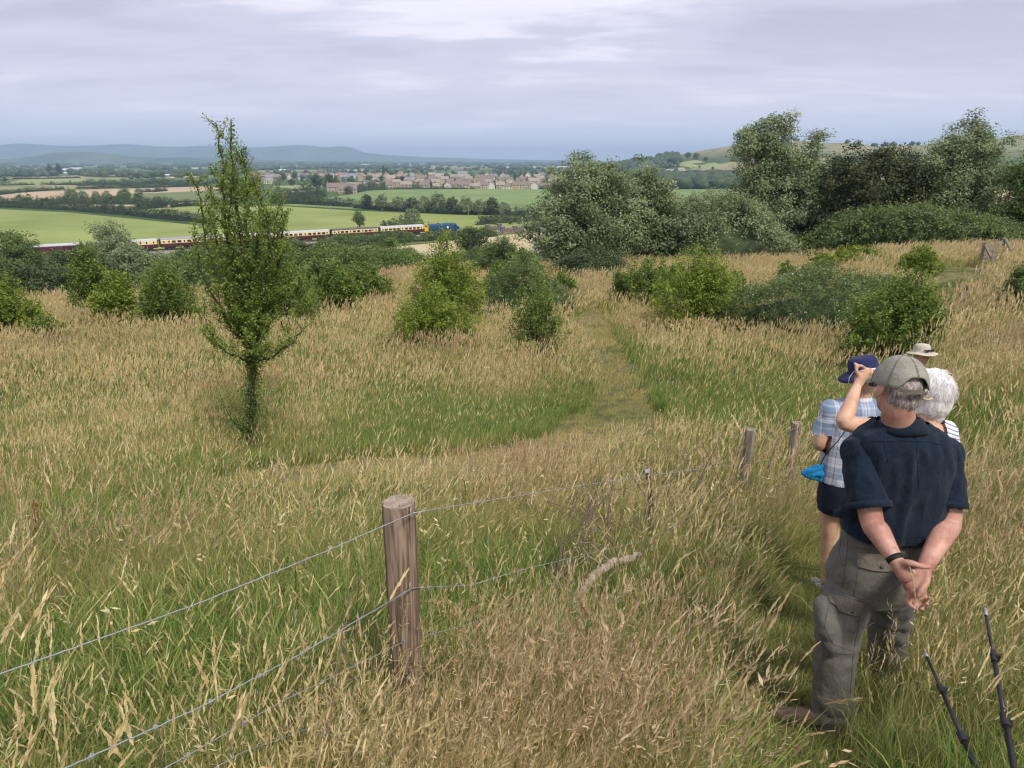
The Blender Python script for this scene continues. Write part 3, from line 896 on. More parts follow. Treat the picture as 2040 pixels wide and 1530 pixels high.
lo = make_loco(); lo.location = trk(s_front + 9.3); lo.rotation_euler = (0, 0, TANG); lo.scale = (1, 1, 1.12)

# ---- brick bridge under the line
m_brick = simple_mat('dark_brick', (0.20, 0.13, 0.12), 0.9, nscale=1.2, noise=0.35, bump=.3, bscale=8)
m_brick2 = simple_mat('blue_brick', (0.13, 0.11, 0.13), 0.9, nscale=1.2, noise=0.3)
m_coping = simple_mat('coping_stone', (0.34, 0.30, 0.28), 0.9, nscale=1.2, noise=0.3)
def bridge():
    root = empty('railway_bridge', trk(BR_S, 0, 0), TANG)
    R0, zc = 2.1, -3.6     # arch radius, springing height
    for side, y in (('near', -4.55), ('far', 8.6)):
        mb = MB(); n = 14; t = .7
        top = -.35
        V = []; F = []
        for yy in (y - t / 2, y + t / 2):
            for k in range(n + 1):
                a = math.pi - math.pi * k / n
                V.append((R0 * math.cos(a), yy, zc + R0 * math.sin(a)))
            for k in range(n + 1):
                a = math.pi - math.pi * k / n
                x = -7.0 + 14.0 * k / n
                V.append((x, yy, top if abs(x) < 4.6 else top - (abs(x) - 4.6) * 1.05))
        m = n + 1
        for k in range(n):
            F.append((k, k + 1, m + k + 1, m + k)); F.append((2 * m + k + 1, 2 * m + k, 3 * m + k, 3 * m + k + 1))
            F.append((k + 1, k, 2 * m + k, 2 * m + k + 1)); F.append((m + k, m + k + 1, 3 * m + k + 1, 3 * m + k))
        # outer legs
        mb.add(V, F)
        for sx in (-1, 1): mb.box((sx * (R0 + 2.45), y, zc - .75), (4.88, t - .01, 1.5))
        mb.build('spandrel_wall', m_brick, root)
        mb = MB(); mb.box((0, y, .15), (4.6, .42, .96)); pp = mb.build('parapet', m_brick, root)
        mb = MB(); mb.box((0, y, .70), (4.6, .55, .13)); mb.build('coping', m_coping, pp)
        for sx in (-1, 1):
            mb = MB(); mb.box((sx * 3.45, y, .62), (2.2, .85, 1.93)); pr = mb.build('pier', m_brick2, root)
            mb = MB(); mb.box((sx * 3.45, y, 1.66), (2.4, 1.0, .14)); mb.build('coping', m_coping, pr)
    mb = MB(); V = []; n = 14
    for yy in (-4.2, 8.25):
        for k in range(n + 1):
            a = math.pi * k / n; V.append((R0 * math.cos(a), yy, zc + R0 * math.sin(a)))
    mb.add(V, [(k, k + 1, n + 2 + k, n + 1 + k) for k in range(n)])
    mb.build('arch_barrel', m_brick2, root)
    for sx in (-1, 1):
        mb = MB()
        V = [(sx * 7.0, -4.6, -2.9), (sx * 4.3, -4.95, -1.0), (sx * 4.0, -9.0, -4.9), (sx * 3.2, -9.0, -4.9), (sx * 3.3, -4.95, -.9)]
        mb.add([(sx * 2.9, -4.95, -.6), (sx * 3.5, -4.95, -.6), (sx * 4.9, -10.5, -3.2), (sx * 4.3, -10.5, -3.2), (sx * 2.9, -4.95, -5), (sx * 3.5, -4.95, -5), (sx * 4.9, -10.5, -5), (sx * 4.3, -10.5, -5)],
               [(0, 1, 2, 3), (4, 7, 6, 5), (0, 3, 7, 4), (1, 5, 6, 2), (3, 2, 6, 7), (0, 4, 5, 1)])
        mb.build('wing_wall', m_brick, root)
    tag(root, 'small brick railway bridge with arch, piers and parapets right of the locomotive', 'bridge')
bridge()
# the sunken lane that passes under the line is lost in rough grass on both sides

# ---- poles in the fields
m_pole = simple_mat('pole_wood', (0.30, 0.27, 0.23), 0.9)
for (u, v, vt, lb) in ((965, 392, 372, 'tall thin utility pole in front of the village field trees'), (830, 400, 369, 'thin utility pole on the village side of the willow row'),
                       (933, 430, 407, 'thin pale pole at the foot of the willow row near the locomotive'), (659, 422, 408, 'short thin pole in the bright field left of the lone field tree')):
    b = on_plane(u, v, -33); ht = to_px(*b)
    hgt_m = (v - vt) / F_PX * (b.y * CN - b.z * SN)
    root = empty('utility_pole', b)
    mb = MB(); mb.tube([(0, 0, -.5), (0, 0, hgt_m)], [.17, .11], 8); mb.build('pole', m_pole, root)
    mb = MB(); mb.box((0, 0, hgt_m - .35), (1.5, .1, .12)); mb.build('crossarm', m_pole, root)
    tag(root, lb, 'utility pole')
# ================================================================== THE PLAIN: hedges, field trees, village
def gp(u, v): return on_plane(u, v, -33)
def hedge(name, uv, w, h, n, leaf, mat, label, seed, cat='hedge', group=None, top=None):
    pts = [gp(u, v) for u, v in uv]
    return mound(name, pts, w, h, n, leaf, mat, label, cat, seed, group, top=top)
G_H = 'field hedges on the plain'
HED = [
    ([(-120, 409), (40, 414), (140, 419), (215, 426), (250, 429)], 4.5, 4.2, 5200, .75, 'thick dark hedge above the left edge of the bright green crop'),
    ([(200, 421), (290, 433), (360, 440), (415, 447)], 4.0, 4.4, 4200, .75, 'dark hedge running down to the slender hawthorn between two bright crop fields'),
    ([(150, 416), (210, 420), (260, 427)], 3.0, 2.4, 1500, .7, 'low pale green hedge strip above the bright left crop'),
    ([(-80, 407), (60, 408), (250, 408), (300, 408), (350, 407)], 8, 5.0, 5200, .8, 'long brown-green scrub hedge under the row of grey willows on the left'),
    ([(-60, 391), (0, 389), (60, 382), (130, 378)], 4, 3.6, 2200, .9, 'dark hedge at the left end of the sandy field'),
    ([(-40, 371), (35, 370), (70, 369)], 4, 3.6, 900, .9, 'short dark hedge left between the two pale pastures'),
    ([(80, 368), (160, 369), (240, 370), (330, 373)], 4, 3.4, 1800, .9, 'thin straight dark hedge with two saplings in the pale pasture'),
    ([(160, 370), (230, 368), (300, 367), (360, 369), (440, 366)], 14, 6.5, 4200, 1.1, 'broad dark scrub belt right of the pale pasture'),
    ([(150, 377), (250, 375), (330, 374), (420, 371)], 5, 4.5, 2600, 1.0, 'dark hedge along the far side of the sandy field'),
    ([(25, 357), (90, 357), (160, 354.5)], 5, 4, 1300, 1.1, 'thin dark hedge at the top of the far left pasture'),
    ([(28, 352), (55, 352), (85, 351)], 12, 8, 1300, 1.3, 'blocky dark hedge standing left of the farm sheds'),
    ([(170, 352.5), (260, 354), (340, 354)], 5, 4, 1500, 1.1, 'thin dark hedge under the pale stubble strip'),
    ([(280, 384), (310, 383), (332, 381)], 4, 3.5, 900, .8, 'short dark hedge in the dull field left of the hawthorn'),
    ([(268, 419), (300, 416), (333, 412)], 5, 5.5, 1500, .75, 'rounded dark hedge clump on the stubble strip'),
    ([(340, 414), (370, 411), (400, 411)], 4, 4, 900, .75, 'small hedge clump beside the slender hawthorn crown'),
    ([(540, 405), (600, 407), (650, 410), (705, 413)], 5, 5.5, 3200, .75, 'dark hedge in front of the stone farmhouses, dividing green crops'),
    ([(705, 415), (800, 421), (900, 427), (1000, 429), (1070, 430)], 6, 5.0, 4200, .75, 'dark hedge running under the willow row beyond the train'),
    ([(590, 399), (620, 396), (648, 391)], 6, 5.5, 1500, .85, 'dark hedge tip below the farmhouse garden'),
    ([(540, 398), (600, 390), (640, 388)], 8, 6, 1800, .9, 'scrubby hedge left of the farmhouse garden'),
    ([(690, 388), (730, 380), (770, 378.3)], 8, 7, 1900, .95, 'hedge bordering the village field beside the farmhouse'),
    ([(770, 378), (900, 377), (1000, 376.6), (1110, 377)], 3.5, 2.6, 2600, .8, 'low garden hedge along the edge of the village field'),
    ([(1310, 378), (1380, 377.6), (1450, 378)], 6, 5, 1800, .9, 'dark hedge at the top of the green field between the big trees'),
    ([(950, 449), (1010, 444), (1080, 441)], 7, 4.0, 2000, .7, 'dark lineside bushes beyond the brick bridge'),
]
for k, (uv, w, h, n, lf, lb) in enumerate(HED):
    hedge('hedge', uv, w, h, n, lf, ('far', 'dark', 'green')[0 if k % 3 else 0], lb, 40 + k, group=G_H)

# hedge along the near side of the railway, in three stretches
for (s0, s1, nn, hh, w, lb, sd) in ((-60, 10, -14, 4.0, 8, 'lineside scrub below the maroon carriages at far left', 71), (40, 84, -13, 3.4, 7, 'lineside bushes below the carriages behind the hawthorn', 72),
                                (88, 132, -12, 3.6, 7, 'dark lineside bushes under the cream carriages', 73), (134, 172, -13, 3.0, 6, 'low lineside bushes below the blue locomotive', 74)):
    P_ = [trk(s, nn + (2 * math.sin(s * .2))) for s in np.linspace(s0, s1, 7)]
    P_ = [Vector((p.x, p.y, H(p.x, p.y))) for p in P_]
    mound('lineside_scrub', P_, w, hh, 5500, .62, 'green' if sd % 2 else 'bramble', lb, 'bushes', sd, 'scrub along the railway bank')

# ---- a few leafy crowns, shared by the field trees
def proto(kind, seed):
    R = np.random.default_rng(seed)
    if kind == 'round': env = [(0, 0, .58, .42, .42, .36), (-.18, .1, .45, .3, .3, .28), (.2, -.05, .48, .28, .3, .3), (0, 0, .82, .22, .22, .16)]
    elif kind == 'willow': env = [(0, 0, .55, .40, .38, .40), (-.25, 0, .4, .26, .3, .3), (.27, .05, .42, .26, .28, .32), (.05, 0, .8, .24, .24, .18), (-.12, 0, .74, .2, .2, .2)]
    elif kind == 'tall': env = [(0, 0, .55, .17, .17, .42), (0, 0, .35, .22, .22, .25), (0, 0, .8, .10, .1, .18)]
    else: env = [(0, 0, .42, .5, .45, .36), (-.3, 0, .32, .3, .3, .26), (.3, 0, .34, .32, .3, .28)]
    nm = {'round': 110, 'willow': 130, 'tall': 60, 'bush': 70}[kind]
    me, C, r = crown_mesh('crown', env, nm, 13, .125, .085, R, flat=.75, bias=.30, hi=.2)
    mb = limbs_mesh((0, 0, -.04), [C[i] for i in R.choice(len(C), 12, replace=False)], R, .028, 4, trunk_h=.7)
    to = mb.build('trunk', M_BARKD, None, smooth=True); tm = to.data
    bpy.data.objects.remove(to)
    return me, tm
PRO = {}
for kd in ('round', 'willow', 'tall', 'bush'):
    for mt in (('far', 'green') if kd != 'willow' else ('willow', 'far')):
        for s in range(2):
            me, tm = proto(kd, hash((kd, s)) % 97 if False else (len(PRO) + 3)); me.materials.append(LEAF[mt]); PRO[(kd, mt, s)] = (me, tm)
_ft = np.random.default_rng(5)
def ftree(base, h, kd, mt, label, name='tree', cat='tree', group='trees on the plain', wf=1.0):
    me, tm = PRO[(kd, mt, int(_ft.integers(2)))]
    root = empty(name, base, _ft.random() * 6.28)
    root.scale = (h * wf, h * wf * (.9 + .2 * _ft.random()), h)
    link('crown', me, None, root); link('trunk', tm, None, root)
    me.name = 'crown'; tm.name = 'trunk'
    tag(root, label, cat, group)
    return root
def ft_px(u, v, vt, kd, mt, label, wf=1.0, **k):
    b = gp(u, v); h = (v - vt) / F_PX * (b.y * CN - b.z * SN)
    return ftree(b, h, kd, mt, label, wf=wf, **k)
# willow row beyond the locomotive
for i, (u, v, vt, kd, wf, lb) in enumerate([(733, 418, 388, 'willow', 1.0, 'leftmost grey willow of the row beyond the train'), (762, 419, 386, 'willow', 1.0, 'grey willow second from the left in the row beyond the train'),
        (793, 421, 392, 'willow', 1.2, 'broad low willow in the left half of the row beyond the train'), (822, 422, 392, 'willow', 1.0, 'grey willow left of the gap in the row beyond the train'),
        (846, 424, 390, 'willow', 1.0, 'grey willow just right of the gap in the row'), (873, 425, 384, 'willow', 1.0, 'tallest grey willow of the row, with rounded peak'),
        (900, 427, 394, 'willow', 1.0, 'willow directly right of the tallest one in the row'), (928, 428, 392, 'willow', 1.1, 'pale willow above the locomotive roof, in the row'),
        (955, 429, 396, 'willow', .9, 'narrow willow third from the right end of the row'), (980, 429, 394, 'willow', .9, 'willow second from the right end of the row'),
        (1003, 430, 402, 'willow', 1.0, 'small pale willow closing the row at its right end')]):
    ft_px(u, v, vt, kd, 'willow' if i % 3 else 'far', lb, wf, name='willow_tree', group='row of willows beyond the train')
# trees right behind the train
ft_px(716, 456, 419, 'round', 'green', 'lone round green tree behind the second carriage', .85)
ft_px(790, 458, 424, 'bush', 'green', 'dark rounded tree behind the first carriage, left of the pale one', 1.0)
ft_px(822, 459, 414, 'willow', 'willow', 'pale grey-green willow behind the first carriage and the locomotive', .95, name='willow_tree')
ft_px(770, 460, 432, 'bush', 'far', 'small dark bush at the left foot of the trees behind the first carriage', 1.1, name='bush', cat='bush')
for i, (u, v, vt, wf, lb) in enumerate([(992, 449, 434, 1.1, 'small bush beyond the left end of the brick bridge'), (1018, 448, 431, .8, 'upright bush beyond the bridge'), (1035, 447, 428, .9, 'bush beside the track right of the bridge')]):
    ft_px(u, v, vt, 'bush', 'green', lb, wf, name='bush', cat='bush', group='bushes by the bridge')
# left-hand willow row and single trees
for (u, v, vt, kd, mt, wf, lb) in [(52, 410, 377, 'bush', 'green', .9, 'big rounded tree in the sandy field at far left'),
        (145, 406, 375, 'willow', 'willow', 1.0, 'tall grey willow at the left end of the willow group'), (168, 406, 379, 'willow', 'willow', .9, 'grey willow second in the left group'),
        (195, 406, 381, 'willow', 'willow', .9, 'low grey willow in the middle of the left group'), (215, 406, 380, 'willow', 'willow', .8, 'pale willow left of the darkest one in the left group'),
        (230, 407, 384, 'bush', 'willow' if False else 'far', .9, 'low dark bush tree within the left willow group'), (250, 405, 373, 'round', 'green', .95, 'darkest broad tree of the left willow group'),
        (278, 404, 376, 'tall', 'green', 1.3, 'upright willow standing apart at the right end of the left group'),
        (244, 420, 406, 'round', 'green', .8, 'lone sapling on the stubble strip'), (175, 420, 413, 'bush', 'far', 1.2, 'small round bush on the hedge line above the left crop'),
        (206, 421, 413, 'bush', 'far', 1.4, 'round dark bush on the hedge line, right of the smaller one'), (320, 404, 394, 'bush', 'far', 1.0, 'small conical dark bush at the right end of the scrub hedge'),
        (200, 353, 343, 'round', 'far', 1.0, 'dark round tree on the pale far stubble'), (273, 357, 344, 'round', 'far', 1.0, 'dark round tree at the end of the pale far pasture'),
        (307, 356, 343, 'round', 'far', 1.0, 'left of two matching round dark trees by the far barn'), (325, 356, 343, 'round', 'far', .9, 'right of two matching round dark trees by the far barn'),
        (103, 367, 360, 'round', 'green', .5, 'left sapling on the thin straight hedge'), (141, 368, 359, 'tall', 'green', .9, 'right sapling on the thin straight hedge'),
        (100, 349, 328, 'round', 'far', .6, 'tall dark tree left of the farm sheds'), (118, 349, 327, 'round', 'far', .7, 'broad tall dark tree left of the farm sheds'),
        (10, 363, 346, 'bush', 'green', 1.2, 'big rounded grove tree at the far left edge of the plain'), (-20, 362, 338, 'round', 'far', 1.2, 'dark tree at the left picture edge on the plain'),
        (632, 381, 346, 'round', 'far', .8, 'largest dark cedar-like tree left of the farmhouses'), (660, 376, 350, 'round', 'far', .9, 'dark tree behind the stone farmhouse'),
        (610, 380, 358, 'bush', 'far', 1.0, 'dark bushy tree left of the largest tree by the farm'), (765, 352, 331, 'tall', 'far', .8, 'tall pointed dark poplar above the village roofs'),
        (772, 352, 335, 'tall', 'far', .8, 'shorter pointed poplar beside the tall one'), (592, 389, 376, 'bush', 'far', 1.0, 'small tree in the farm garden hedge')]:
    ft_px(u, v, vt, kd, mt, lb, wf, group='single trees on the plain')

# ---- houses
def house_mats():
    d = {}
    d['w'] = [simple_mat('stone_wall', (0.50, 0.42, 0.31), .9, noise=.15, nscale=.6), simple_mat('pale_render', (0.62, 0.59, 0.54), .9, noise=.08, nscale=.6),
              simple_mat('ochre_wall', (0.56, 0.42, 0.24), .9, noise=.1, nscale=.6), simple_mat('pink_stone', (0.42, 0.33, 0.27), .9, noise=.15, nscale=.6), simple_mat('red_brick_wall', (0.36, 0.20, 0.15), .9, noise=.15, nscale=.6)]
    d['r'] = [simple_mat('brown_tiles', (0.215, 0.17, 0.145), .95, noise=.2, nscale=.8), simple_mat('stone_tiles', (0.31, 0.27, 0.21), .95, noise=.2, nscale=.8), simple_mat('red_tiles', (0.28, 0.18, 0.145), .95, noise=.2, nscale=.8),
              simple_mat('grey_slates', (0.24, 0.24, 0.26), .9, noise=.2, nscale=.8)]
    return d
HM = house_mats()
m_hglass = simple_mat('house_window', (0.05, 0.055, 0.06), .2, spec=.7)
m_hdoor = simple_mat('house_door', (0.12, 0.10, 0.09), .6)
_hc = {}
def house(base, L, W, hw, pitch, rz, wi, ri, label, group, chim=1, wins=2, name='house', cat='house', detail=False):
    key = (L, W, hw, pitch, wi, ri, chim, wins, detail)
    root = empty(name, base, rz)
    if key not in _hc:
        rh = W / 2 * pitch; parts = []
        mb = MB()
        x, y = L / 2, W / 2
        V = [(-x, -y, -1), (x, -y, -1), (x, y, -1), (-x, y, -1), (-x, -y, hw), (x, -y, hw), (x, y, hw), (-x, y, hw), (-x, 0, hw + rh), (x, 0, hw + rh)]
        mb.add(V, [(0, 1, 5, 4), (2, 3, 7, 6), (1, 2, 6, 9, 5), (3, 0, 4, 8, 7)])
        wall = mb.build('wall', HM['w'][wi], root); parts.append(('wall', wall.data, []))
        mb = MB(); e = .35; t = .22
        for s in (-1, 1):
            a = Vector((-x - e, s * (y + e), hw - e * pitch + .02)); b = Vector((x + e, s * (y + e), hw - e * pitch + .02)); c = Vector((x + e, 0, hw + rh + .02)); d = Vector((-x - e, 0, hw + rh + .02)); up = Vector((0, 0, t))
            mb.add([a, b, c, d, a + up, b + up, c + up, d + up], [(0, 1, 2, 3), (7, 6, 5, 4), (0, 4, 5, 1), (1, 5, 6, 2), (2, 6, 7, 3), (3, 7, 4, 0)])
        rf = mb.build('roof', HM['r'][ri], root)
        subs = []
        for c in range(chim):
            mb = MB(); cx = (-x + .7) if c == 0 else (x - .7)
            mb.box((cx, 0, hw + rh + .5), (.9, .9, 1.9)); mb.box((cx, 0, hw + rh + 1.5), (1.05, 1.05, .16)); subs.append(('chimney', mb.build('chimney', HM['w'][3], rf).data, (0, 0, 0)))
        parts.append(('roof', rf.data, subs))
        nw = wins
        for fl in range(1 if hw < 4 else 2):
            for k in range(nw):
                wx = -x + L * (k + .5) / nw
                mb = MB(); mb.box((wx, -y - .02, 1.5 + fl * 2.5), (1.25, .10, 1.15)); parts.append(('window', mb.build('window', m_hglass, root).data, []))
        mb = MB(); mb.box((-x + L / nw, -y - .02, 1.0), (.95, .10, 2.0)); parts.append(('door', mb.build('door', m_hdoor, root).data, []))
        _hc[key] = parts
    else:
        for nm, me, subs in _hc[key]:
            p = link(nm, me, None, root)
            for sn, sm, _ in subs: link(sn, sm, None, p)
    tag(root, label, cat, group)
    return root
_hr = np.random.default_rng(21)
GV = 'village houses beyond the green field'
kinds = [(0, 0, 'stone house with brown tiled roof'), (1, 0, 'pale rendered house with brown tiled roof'), (2, 0, 'ochre house with brown tiled roof'), (3, 1, 'pinkish stone house with stone tiled roof'), (0, 1, 'stone house with stone tiled roof'), (1, 3, 'pale house with grey slate roof')]
# front row facing the field, left to right
front = [(750, 375, 3, 14), (775, 377, 0, 9), (808, 376, 3, 16), (845, 377, 0, 13), (868, 377, 3, 10), (893, 377, 1, 12), (908, 376.5, 2, 12), (925, 377, 0, 16), (948, 377, 3, 16), (966, 377, 0, 12), (980, 377, 1, 10), (997, 377, 3, 12),
         (1010, 377, 1, 14), (1030, 377, 2, 14), (1048, 377, 0, 13), (1067, 377, 1, 22), (1088, 377, 1, 18), (1108, 377, 0, 15), (1132, 377, 3, 16), (1156, 377, 0, 14)]
used = {}
where = ['leftmost', 'second', 'third', 'fourth', 'fifth', 'sixth', 'seventh', 'eighth', 'ninth', 'tenth', 'eleventh', 'twelfth', 'thirteenth', 'fourteenth', 'fifteenth', 'sixteenth', 'seventeenth', 'eighteenth', 'nineteenth', 'rightmost']
for i, (u, v, k, L) in enumerate(front):
    b = gp(u, v); b.y += 6
    wi, ri, lb = kinds[k]
    house(b, float(L * .85), 8.5, 5.0 if i % 4 else 3.4, .85, (0.12 * _hr.normal() if i % 5 else 1.4), wi, ri, f'{lb}, {where[i]} in the village front row', GV, chim=1 + (i % 2), wins=2 + (L > 13))
# rows behind, on slightly higher ground in the haze
cnt = 0
for row, (v0, u0, u1, n) in enumerate([(371.5, 745, 1150, 20), (367.5, 735, 1130, 17), (364, 720, 1120, 14), (361, 760, 1100, 9)]):
    for i in range(n):
        u = u0 + (u1 - u0) * (i + .8 * _hr.random()) / n
        b = gp(u, v0 + _hr.normal() * .6)
        wi, ri, lb = kinds[int(_hr.integers(6))]
        b.z += row * 1.5 + .8
        big = _hr.random() < .15
        house(b, 16.0 if big else 11.0, 8.5, 6.5 if big else 5.0, 1.0 if big else .85, _hr.choice([0.1, 1.5, -.3, .5]), wi, ri, f'{"large" if big else "small"} {lb} {("just behind", "two rows behind", "well behind", "far behind")[row]} the village front row', GV, chim=1, wins=2)
# second village to the left
for i in range(34):
    u = 500 + 200 * _hr.random() if i % 4 else 650 + 110 * _hr.random(); v = 353.5 + 7.5 * _hr.random()
    b = gp(u, v); b.z += 1
    c = int(_hr.choice([0, 1, 4, 4, 5]))
    wi, ri, lb = (1, 3, 'pale house with grey roof') if c == 1 else ((4, 2, 'red brick house with red tiled roof') if c == 4 else (kinds[c] if c < 4 else kinds[5]))
    house(b, 14.0, 9.0, 5.0, .8, _hr.choice([0.1, 1.5, -.3, .5]), wi, ri, f'{lb} in the distant village above the farmhouses', 'houses of the distant left village', chim=1, wins=2)
# farmhouses by the field corner
b = gp(693, 386); house(b, 19.0, 9.0, 4.6, .95, 0.25, 3, 0, 'pinkish stone farmhouse, nearest of the farm group at the field corner', 'farmhouses at the field corner', chim=1, wins=4)
b = gp(676, 381); house(b, 26.0, 10.0, 4.6, .9, 0.12, 3, 0, 'long stone farmhouse with brown roof behind the nearest one', 'farmhouses at the field corner', chim=2, wins=4)
b = gp(706, 376); house(b, 20.0, 9.0, 3.4, .9, -.2, 0, 1, 'stone barn with mossy roof behind the farmhouses', 'farmhouses at the field corner', chim=0, wins=2)
b = gp(732, 374); house(b, 12.0, 8.0, 5.0, 1.0, 1.3, 1, 0, 'white gabled house right of the farmhouse barn', 'farmhouses at the field corner', chim=1, wins=2)
b = gp(534, 366); house(b, 12.0, 8.0, 4.2, .8, .2, 1, 3, 'isolated white house left of the second village', 'farmhouses at the field corner', chim=1, wins=2)
# farm sheds at the far left, long pale roofs in the plain
m_shed = simple_mat('pale_sheeting', (0.60, 0.62, 0.66), .6, noise=.08, nscale=.2)
m_shedw = simple_mat('shed_wall', (0.44, 0.43, 0.42), .8, noise=.1, nscale=.2)
def shed(u, v, Lpx, hpx, label, group):
    b = gp(u, v); d = b.y * CN - b.z * SN; L = Lpx / F_PX * d; hh = hpx / F_PX * d; W = L * .35
    root = empty('farm_shed', b, .05)
    mb = MB(); mb.box((0, 0, hh * .3), (L, W, hh * .6)); mb.build('wall', m_shedw, root)
    mb = MB(); x, y = L / 2 + .3, W / 2 + .3
    mb.add([(-x, -y, hh * .603), (x, -y, hh * .603), (x, y, hh * .603), (-x, y, hh * .603), (-x, 0, hh), (x, 0, hh)], [(0, 1, 5, 4), (2, 3, 4, 5), (1, 2, 5), (3, 0, 4), (3, 2, 1, 0)])
    mb.build('roof', m_shed, root)
    tag(root, label, 'shed', group)
for (u, v, L, h, lb) in [(65, 340, 16, 4, 'pale shed roof left of the two tall dark trees'), (107, 347, 22, 5, 'low pale farm building below the tall dark trees'), (130, 342, 18, 6, 'pale shed with dull roof right of the tall dark trees'),
                         (152, 339, 22, 5, 'brightest white shed roof in the left farm group'), (142, 347, 26, 4, 'long low white shed at the foot of the left farm group'), (180, 346, 22, 3.5, 'low brown roofed barn right of the white sheds'),
                         (218, 348, 14, 4, 'small barn left of the white farm bungalow'), (240, 348, 16, 5, 'white farm bungalow near the pale pasture'), (272, 348, 20, 5, 'farm building behind the round dark tree'),
                         (340, 352, 24, 5, 'dark roofed barn beside the matching round trees'), (390, 337, 14, 3, 'small pale roof behind the left farm fields'),
                         (640, 328.5, 30, 3, 'long pale warehouse roof left of centre in the far plain'), (720, 329.5, 48, 2.6, 'very long pale warehouse roof in the far plain'), (775, 329, 18, 5, 'brightest tall white warehouse in the far plain'),
                         (806, 329.5, 26, 3, 'pale warehouse right of the brightest one'), (1010, 335, 34, 3, 'long white shed roof above the village, left of its twin'), (1055, 335, 22, 3, 'shorter white shed roof above the village'),
                         (1125, 335.5, 34, 4, 'long white shed roof beside the big willow'), (690, 341, 70, 2.6, 'long pale glasshouse roof above the red roofed village'), (563, 342, 12, 5, 'small white block above the red roofed village'), (760, 342, 36, 2.4, 'pale glasshouse roof left of the poplars')]:
    shed(u, v, L, h, lb, 'pale sheds in the plain')
# white houses under the hill on the right
for (u, v, L, hh, lb) in [(1332, 345, 20, 5, 'long low cream house under the hill on the right'), (1356, 343.5, 14, 6.5, 'tall white house with end chimneys under the hill on the right'), (1346, 351, 9, 3.5, 'small white cottage below the tall white house')]:
    b = hit(u, v); b.z -= .5
    house(b, float(L), 9.0, hh, .7, 0.1, 1, 1, lb, 'white houses under the hill', chim=2, wins=4)

# ---- woods and field trees beyond, two sizes of thing
wood_rng = np.random.default_rng(77)
ntree = 0
def far_label(u, v):
    a = 'left' if u < 380 else ('middle' if u < 900 else 'right')
    return a
for k in range(330):                                      # the nearest and largest ones stand singly
    u = 500 + 720 * wood_rng.random(); v = 377 - 28 * wood_rng.random() ** 1.0
    if u > 1130 and v > 370: continue
    if u < 720 and v > 362 and wood_rng.random() < .6: continue
    if ntree >= 215: break
    b = gp(u, v + .4)
    if v > 375.5: b.y += 12
    h = (5 + 6.5 * wood_rng.random()) * (1.0 if v > 366 else 1.25)
    kd = ['round', 'bush', 'round', 'bush', 'willow', 'tall'][int(wood_rng.integers(6))]; mt = 'far' if kd != 'willow' else 'willow'
    if wood_rng.random() < .25 and kd != 'willow': mt = 'green'
    ftree(b, h, kd, mt, {'round': 'round', 'bush': 'low bushy', 'willow': 'pale grey', 'tall': 'narrow upright'}[kd] + (' dark' if mt == 'far' else ' green' if mt == 'green' else '') + ' tree standing among the village houses and gardens', group='trees among the village houses')
    ntree += 1
def blob_wood(name, pts, hs, label, seed, mat='far', wide=1.25, fine=2):
    """many small rough crowns read as one mass far away"""
    R = np.random.default_rng(seed)
    import bmesh
    bm = bmesh.new(); bmesh.ops.create_icosphere(bm, subdivisions=fine, radius=1); bm.verts.ensure_lookup_table()
    U = np.array([tuple(v.co) for v in bm.verts]); Fi = np.array([[v.index for v in f.verts] for f in bm.faces]); bm.free()
    n = len(pts)
    rot = R.random(n) * 6.28
    sc = np.stack([hs * wide * .5 * (.8 + .5 * R.random(n)), hs * wide * .5 * (.8 + .5 * R.random(n)), hs * .55], 1)
    V = np.repeat(U[None], n, 0)
    jit = 1 + .42 * (R.random((n, len(U))) - .5); V = V * jit[:, :, None]
    c, s = np.cos(rot)[:, None], np.sin(rot)[:, None]
    X = V[..., 0] * c - V[..., 1] * s; Y = V[..., 0] * s + V[..., 1] * c
    V = np.stack([X * sc[:, 0:1] + pts[:, 0:1], Y * sc[:, 1:2] + pts[:, 1:2], V[..., 2] * sc[:, 2:3] + pts[:, 2:3] + hs[:, None] * .45], -1).reshape(-1, 3)
    F = (Fi[None] + (np.arange(n) * len(U))[:, None, None]).reshape(-1, 3)
    va = np.repeat(R.random(n) * .5, len(U)) + .3 * R.random(n * len(U))
    o = link(name, fast_mesh(name, V, F, False, {'var': va}), LEAF[mat]); tag(o, label, 'wood', None, 'stuff')
    return o
def scatter_plain(n, Y0, Y1, dens_scale, hmin, hmax, seed, uu=(-250, 1350), thr=.5, p=1.0):
    R = np.random.default_rng(seed)
    Y = Y0 + (Y1 - Y0) * R.random(n) ** p
    u = uu[0] + (uu[1] - uu[0]) * R.random(n)
    X = (u - 1020) / F_PX * (Y * CN + 33 * SN)
    # trees gather along lines and in clumps
    a = np.abs(fnoise(X / dens_scale + 3, Y / (dens_scale * 1.2) + seed, 3) - .47)
    cl = fnoise(X / (dens_scale * 2.2) + 50, Y / (dens_scale * 2.2) + seed, 2)
    k = (a < .022) | (cl > thr)
    X, Y, u = X[k], Y[k], u[k]
    h = hmin + (hmax - hmin) * R.random(len(X)) ** 1.5
    return np.stack([X, Y, hgt(X, Y)], 1), h
p1, h1 = scatter_plain(2600, 1350, 2600, 160, 6, 13, 1, thr=.50)
blob_wood('distant_wood', p1, h1, 'belts of dark trees and hedges behind the village', 1, fine=1)
p2, h2 = scatter_plain(6000, 2600, 5200, 300, 7, 15, 2, thr=.50)
blob_wood('distant_wood', p2, h2 * 1.1, 'hazy dark woods and hedge lines in the middle of the plain', 2, wide=1.8, fine=1)
p3, h3 = scatter_plain(4200, 5200, 10500, 600, 14, 26, 3, thr=.49)
blob_wood('distant_wood', p3, h3 * 1.1, 'blue hazy woods below the far hills', 3, wide=4.0, fine=1)
